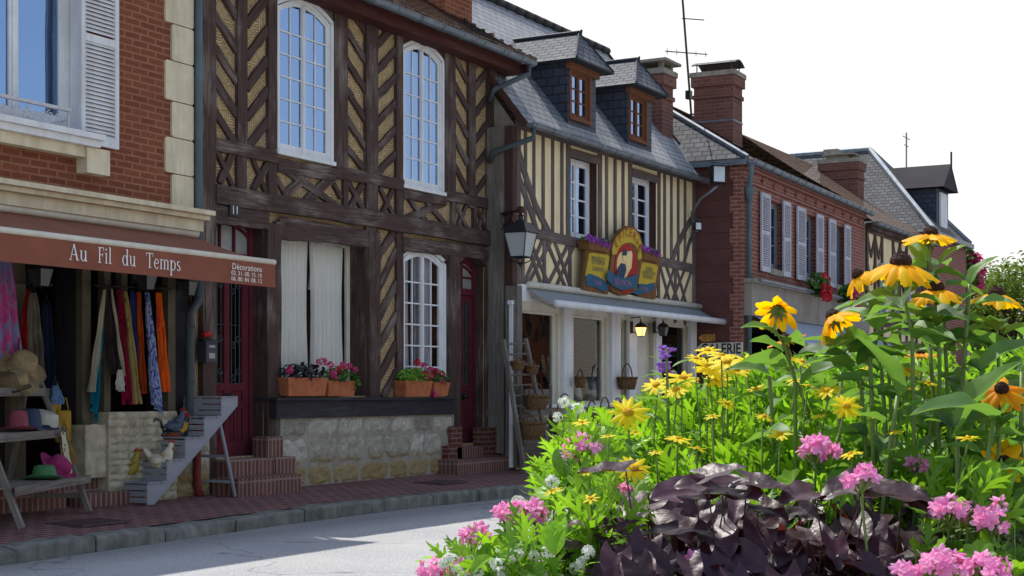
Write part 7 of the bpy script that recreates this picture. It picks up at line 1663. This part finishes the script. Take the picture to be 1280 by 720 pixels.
# ---- purple sweet potato vine
VL = [(880,590,95,(-1,.1,.2),(0,1,.35)),(960,590,80,(.8,-.1,.3),(.1,1,.5)),(1000,600,80,(-.6,.0,.5),(0,1,.4)),(1120,600,110,(1,.0,.1),(0,1,.25)),(795,625,90,(-.5,-.25,.6),(-.2,1,.5)),(850,640,110,(.9,.1,.2),(.1,1,.5)),(905,572,70,(.9,.3,0),(0,1,.4)),
 (965,622,60,(.7,-.3,.6),(0,1,.6)),(1035,672,62,(.1,-.2,1),(0,.8,.9)),(1000,655,75,(-.5,.2,.7),(0,1,.6)),(1165,670,85,(1,.0,.3),(-.1,.9,.8)),(1190,620,95,(1,.15,.0),(0,1,.3)),(1060,590,100,(-.9,-.1,.4),(0,1,.3)),(900,655,90,(.3,-.3,.9),(.1,1,.7)),(790,685,80,(-.7,-.2,.5),(0,1,.5)),(1100,690,100,(.8,-.4,.5),(0,.9,.8)),(960,695,100,(-.4,-.4,.8),(0,.9,.8)),(755,572,85,(-.9,.0,.2),(-.2,1,.3)),(725,640,60,(-1,.0,.2),(0,1,.4)),(1150,610,80,(.6,-.3,.6),(0,1,.5)),(692,684,50,(-1,-.05,.1),(0,1,.3)),(720,668,55,(.6,.0,.5),(0,1,.4)),(845,600,95,(-.8,.0,.5),(.2,1,.4)),(925,600,100,(.5,-.1,.7),(0,1,.45)),(1240,640,60,(.9,.0,.2),(0,1,.3))]
VB = [(690,860,'left trailing purple leaved vine spilling towards the pink geraniums'),(860,1000,'purple leaved vine in the dark middle of the bed'),(1000,1110,'purple leaved vine behind the slender stemmed pink geranium'),(1110,1290,'right purple leaved vine with one pale sunlit heart leaf')]
for i, (x0_, x1_, lab) in enumerate(VB):
    rnd = random.Random(900+i); base = soil_pt(atd((x0_+x1_)/2,700,1.85), rnd); t = thing('purple_vine', lab, 'plant', base, 0, 'purple leaved vines'); m, ms = MB(), MB(); L_ = [(a,b,c_,d,e,1.72) for a,b,c_,d,e in VL if x0_ <= a < x1_]
    nf = int((x1_-x0_)*1.1)
    for k in range(nf):
        px = rnd.uniform(max(x0_,755),x1_); top = 604+ (12 if px < 1100 else 45); u = rnd.random(); py = top+u*130; 
        if px > 1150 and py > 665: continue
        hang = rnd.random() < .35
        L_.append((px,py,rnd.uniform(44,74),(rnd.uniform(-.8,.8),rnd.uniform(-.75,-.3),rnd.uniform(.3,.9)),(rnd.uniform(-.3,.3),.7,rnd.uniform(.7,1.2)),1.88-.28*u+rnd.uniform(-.08,.1)) if hang else (px,py,rnd.uniform(48,82),(rnd.uniform(-1,1),rnd.uniform(-.3,.2),rnd.uniform(-.4,1)),(rnd.uniform(-.3,.3),1,rnd.uniform(.05,.55)),1.95-.3*u+rnd.uniform(-.08,.15)))
    for (px,py,ln,d,e,Z) in L_:
        py += 16; c = atd(px,py,Z)
        D = V3(*d).normalized(); s = ln/F*Z*.74; tv, tf = rnd.choice(HRT); p = c-D*s*.45; m.inst(tv, tf, mat4(p, D, V3(*e), s, s*rnd.uniform(.85,1.0)))
        b = soil_pt(c+Vector((0,0,0))+fwd*.05, rnd)
        b = Vector((c.x*.7+b.x*.3, c.y*.7+b.y*.3, SOIL)); ms.tube(curve_pts(b, p, rv(rnd,.03), 4), .0010, 4, cap=False)
    m.build('leaves', M['vine_leaf'], t, True); ms.build('stems', M['stem_dark'], t)
# ---- pink ivy geraniums
PET = T_petal(.62, .55, -.08, 3, .06, .15)
def umbel(par, c, r_px, Z, rnd, n, foot, mat='ger_petal', fl=None, stem=True):
    R_ = r_px/F*Z; hub = c-Vector((0,0,R_*.75)); m, ms = MB(), MB(); fs = fl or .0090
    for k in range(n):
        while True:
            v = Vector((rnd.uniform(-1,1),rnd.uniform(-1,1),rnd.uniform(-.45,1)))
            if .45 < v.length < 1: break
        q = c+Vector((v.x*R_,v.y*R_,v.z*R_*.7)); ax = (v+Vector((0,0,.2))+TOC*rnd.uniform(0,.8)+rv(rnd,.3)).normalized(); u = ax.orthogonal().normalized(); w_ = ax.cross(u); ph = rnd.uniform(0,6)
        for a, sc2 in ((0,1.15),(.9,1.15),(2.3,.95),(3.6,.95),(4.9,.95)):
            d = u*math.cos(a+ph)+w_*math.sin(a+ph)+ax*.35; m.inst(PET[0], PET[1], mat4(q, d, ax, fs*sc2*rnd.uniform(.85,1.1)))
        ms.tube([hub, hub.lerp(q,.5)+Vector((0,0,-.002)), q-ax*.002], .0009, 4, cap=False)
    for k in range(4): q = hub+rv(rnd,R_*.6)+Vector((0,0,R_*.2)); ms.tube([hub,q,q+Vector((0,0,.008))], [.0008,.0018,.0006], 5)
    o = m.build('flower_cluster', M[mat], par)
    ms.tube(curve_pts(foot, hub, rv(rnd,.015), 5), .0017, 5); ms.build('stalk', M['stem_green'], par, True)
GER = [((727,562,27,1.95,26),(),'pink geranium at the left tip of the marguerites before the baskets','ger'),
 ((777,620,20,1.9,16),(),'pink geranium peeping over the left purple leaves'),
 ((650,645,24,1.8,20),((630,640,16,1.8,8),(668,640,18,1.8,10)),'pale pink geranium with three loose clusters over the sunlit road'),
 ((594,668,18,1.75,14),(),'slender pink geranium furthest left over the road'),
 ((540,714,20,1.7,16),((575,712,12,1.7,6),),'pink geranium cut by the bottom edge at the left'),
 ((1020,562,28,1.85,32),(),'dense round pink geranium in the centre of the bed above the purple leaves'),
 ((1076,598,26,1.68,13),(),'open pink geranium on a straight green stalk amid purple leaves'),
 ((1145,580,14,1.9,8),(),'small faded pink geranium right of the dense round one'),
 ((1186,638,26,1.7,22),(),'pink geranium cluster above the pale heart leaf'),
 ((1240,650,26,1.68,20),((1252,630,10,1.68,4),),'pink geranium near the right edge with one raised petal'),
 ((1180,708,32,1.6,34),((1235,712,26,1.6,24),(1130,716,20,1.6,12)),'large spread of pink geranium along the bottom edge at the right'),
 ((868,700,10,1.7,5),(),'tiny pink geranium floret among dark leaves near the bottom')]
for i, g in enumerate(GER):
    rnd = random.Random(1100+i); c = atd(g[0][0],g[0][1],g[0][3]); base = soil_pt(c+fwd*.05, rnd); t = thing('pink_geranium', g[2], 'flower', base, 0, 'pink geraniums')
    for (px,py,r_,Z,n_) in (g[0],)+tuple(g[1]): umbel(t, atd(px,py,Z), r_, Z, rnd, n_, base+rv(rnd,.02))
    if i in (0,2,3,4,8,9,10,5):
        m, ms = MB(), MB()
        for k in range(26 if i != 3 else 10):
            px = g[0][0]+rnd.uniform(-45,60); py = g[0][1]+rnd.uniform(35,120); q = atd(px,py,g[0][3]+rnd.uniform(-.05,.12)); tv, tf = rnd.choice(RND); m.inst(tv, tf, mat4(q, rv(rnd)+Vector((0,0,.1)), Vector((0,0,1))+rv(rnd,.5)+TOC*.4, rnd.uniform(.022,.042))); ms.tube(curve_pts(Vector((q.x*.5+base.x*.5,q.y*.5+base.y*.5,SOIL)), q, rv(rnd,.02), 3), .001, 4, cap=False)
        m.build('leaves', M['daisy_leaf'], t, True); ms.build('leaf_stalks', M['stem_green'], t)
# ---- white alyssum and grey thyme
ALY = [((706,503),(722,512),(697,522),'white candytuft with green budded heads at the left top of the bed',2.1,9),((690,603),(700,640),(648,628),'white alyssum over the kerb beside the pink geraniums',1.85,8),((620,690),(650,690),(690,690),'white alyssum spreading low at the left bottom',1.75,8),((590,700),(560,700),(735,690),'white alyssum at the bottom edge below the leftmost geranium',1.7,7),((1235,600),(1262,640),(1215,668),'grey green thyme like cushion at the right bottom',1.75,6)]
for i, (a, b, c_, lab, Z, rr) in enumerate(ALY):
    rnd = random.Random(1300+i); p0 = atd(a[0],a[1],Z); base = soil_pt(p0+fwd*.05, rnd); t = thing('alyssum' if i < 4 else 'thyme', lab, 'flower', base, 0, 'small white flowers' if i < 4 else None); m, ml, ms = MB(), MB(), MB()
    pl = [a,b,c_]+[(rnd.choice((a,b,c_))[0]+rnd.uniform(-40,40), max(b[1],a[1])+rnd.uniform(0,50)) for _ in range((0,10,26,26,26)[i])]
    for (px,py) in pl:
        q = atd(px,py,Z+rnd.uniform(-.06,.06)); flower_ball(m, q, rr/F*Z*rnd.uniform(.6,1.1), 22, rnd, .0042); foot = Vector((q.x*.6+base.x*.4,q.y*.6+base.y*.4,SOIL)); pts = curve_pts(foot, q, rv(rnd,.02), 5); ms.tube(pts, .0012, 4, cap=False)
        for k in range(22): t_ = .35+.62*k/22; ii = min(4,int(t_*5)); p = pts[ii].lerp(pts[ii+1], t_*5-ii); aa = k*2.4; tv, tf = LAN[0]; ml.inst(tv, tf, mat4(p, right*math.cos(aa)+fwd*math.sin(aa)+Vector((0,0,.5)), Vector((0,0,1)), rnd.uniform(.014,.026), .03))
    m.build('flower_clusters', M['alyssum'] if i < 4 else M['grey_leaf'], t); ml.build('leaves', M['daisy_leaf'] if i < 4 else M['grey_leaf'], t); ms.build('stems', M['stem_green'], t)
# extra low leafy filler so the bed reads dense : parsley like plants
for i, (x0_, x1_, y0_, y1_, Z, lab) in enumerate(((560,700,665,740,1.78,'low bright leafy groundcover plant at the bottom left of the bed'),(690,800,600,740,1.85,'leafy green plant under the left geraniums'),(1150,1290,590,740,1.8,'leafy green plant beneath the golden low coneflower'),(700,790,540,640,2.05,'leafy green plant under the left marguerite tip'))):
    rnd = random.Random(1500+i); base = soil_pt(atd((x0_+x1_)/2,y1_,Z), rnd); t = thing('leafy_plant', lab, 'plant', base, 0, 'low leafy plants in the bed'); m, ms = MB(), MB()
    for k in range(150 if i != 3 else 120):
        px = rnd.uniform(x0_,x1_); f_ = (px-x0_)/(x1_-x0_); py = y0_+(12 if i else 30*(1-f_))+(y1_-y0_)*rnd.random()**.8; q = atd(px,py,Z+rnd.uniform(-.12,.12)); tv, tf = rnd.choice(LOB+OVA[:1]); m.inst(tv, tf, mat4(q, rv(rnd)+Vector((0,0,.8)), Vector((0,0,1))+rv(rnd,.7)+TOC*.3, rnd.uniform(.03,.055)))
        if k%3 == 0: ms.tube(curve_pts(Vector((q.x*.5+base.x*.5,q.y*.5+base.y*.5,SOIL)), q, rv(rnd,.02), 3), .0012, 4, cap=False)
    m.build('leaves', M['daisy_leaf'], t); ms.build('stems', M['stem_green'], t)
# ---- purple salvia spike
rnd = random.Random(77); c = atd(834,470,2.25); base = soil_pt(c, rnd); t = thing('salvia', 'single violet salvia spike rising left of the yellow marguerite cluster', 'flower', base); m, ms = MB(), MB()
pts = [base, atd(838,600,2.25), atd(835,520,2.25), atd(834,470,2.25), atd(833,436,2.25)]; ms.tube(pts, [.004,.003,.0025,.002,.0015], 6)
for k in range(20):
    t_ = k/20; q = atd(834+rnd.uniform(-7,7)*(1 if k > 8 else 1.5), 462-t_*30+(0 if k > 8 else 4), 2.25+rnd.uniform(-.01,.01)); 
    for a in (0,2.1,4.2): tv, tf = PET; m.inst(tv, tf, mat4(q, right*math.cos(a+k)+fwd*math.sin(a+k)*.6+Vector((0,0,.3)), TOC+Vector((0,0,.4)), .0065))
m.build('petals', M['salvia'], t); ms.build('stem', M['stem_green'], t, True); m = MB(); leafy(m, pts, rnd, LAN, .04, .06, 10, .4, .85, .8, .4); m.build('leaves', M['rud_leaf'], t)
# ================================================================= light, sky, camera
sc = bpy.context.scene
SUN_EL, SUN_AZ = rad(63), rad(30)   # azimuth clockwise from +y
sd = Vector((math.sin(SUN_AZ)*math.cos(SUN_EL), math.cos(SUN_AZ)*math.cos(SUN_EL), math.sin(SUN_EL)))
w = bpy.data.worlds.new('World'); sc.world = w; w.use_nodes = True; nt = w.node_tree; nt.nodes.clear()
sky = nt.nodes.new('ShaderNodeTexSky'); sky.sky_type = 'NISHITA'; sky.sun_disc = False; sky.sun_elevation = SUN_EL; sky.sun_rotation = SUN_AZ; sky.air_density = 1.2; sky.dust_density = .6; sky.ozone_density = 1.0
bg = nt.nodes.new('ShaderNodeBackground'); out = nt.nodes.new('ShaderNodeOutputWorld'); bg.inputs[1].default_value = .15
# thin bright cloud veil around the sun side of the sky
tc = nt.nodes.new('ShaderNodeTexCoord'); dot = nt.nodes.new('ShaderNodeVectorMath'); dot.operation = 'DOT_PRODUCT'; dot.inputs[1].default_value = (sd.x*.9+.25, sd.y*.9+.1, .42)
nrm = nt.nodes.new('ShaderNodeVectorMath'); nrm.operation = 'NORMALIZE'; nt.links.new(tc.outputs['Generated'], nrm.inputs[0]); nt.links.new(nrm.outputs[0], dot.inputs[0])
rp_ = nt.nodes.new('ShaderNodeMapRange'); rp_.interpolation_type = 'SMOOTHSTEP'; nt.links.new(dot.outputs['Value'], rp_.inputs[0]); rp_.inputs[1].default_value = -.1; rp_.inputs[2].default_value = .45
sz = nt.nodes.new('ShaderNodeSeparateXYZ'); nt.links.new(nrm.outputs[0], sz.inputs[0]); r2 = nt.nodes.new('ShaderNodeMapRange'); r2.interpolation_type = 'SMOOTHSTEP'; nt.links.new(sz.outputs[2], r2.inputs[0]); r2.inputs[1].default_value = .36; r2.inputs[2].default_value = .8
r2.inputs[3].default_value = 1.0; r2.inputs[4].default_value = .12
mxx = nt.nodes.new('ShaderNodeMath'); mxx.operation = 'MULTIPLY'; nt.links.new(rp_.outputs[0], mxx.inputs[0]); nt.links.new(r2.outputs[0], mxx.inputs[1])
mx = nt.nodes.new('ShaderNodeMix'); mx.data_type = 'RGBA'; nt.links.new(mxx.outputs[0], mx.inputs[0]); tint = nt.nodes.new('ShaderNodeMix'); tint.data_type = 'RGBA'; tint.blend_type = 'MULTIPLY'; tint.inputs[0].default_value = 1; tint.inputs[7].default_value = (1.62,1.48,1.42,1); nt.links.new(sky.outputs[0], tint.inputs[6]); nt.links.new(tint.outputs[2], mx.inputs[6]); mx.inputs[7].default_value = (7.3,7.15,7.05,1)
nt.links.new(mx.outputs[2], bg.inputs[0]); nt.links.new(bg.outputs[0], out.inputs[0])
sl = bpy.data.lights.new('sun', 'SUN'); sl.energy = 5.0; sl.angle = rad(.5); sl.color = (1,.95,.87)
so = bpy.data.objects.new('sun', sl); COL.objects.link(so); so.rotation_euler = (-sd).to_track_quat('-Z','Y').to_euler()
cam = bpy.data.cameras.new('camera'); co = bpy.data.objects.new('camera', cam); COL.objects.link(co)
cam.sensor_width = 36; cam.lens = F/1280*36; cam.shift_y = (HZ-360)/1280; cam.clip_end = 2000; cam.clip_start = .05
co.location = (0,0,EYE); co.rotation_euler = (rad(90), 0, TH-rad(90)); sc.camera = co
cam.dof.use_dof = False
sc.view_settings.view_transform = 'Standard'; sc.view_settings.look = 'None'; sc.view_settings.exposure = 0
sc.render.engine = 'CYCLES'; sc.cycles.use_denoising = True; sc.cycles.max_bounces = 8; sc.cycles.transparent_max_bounces = 16
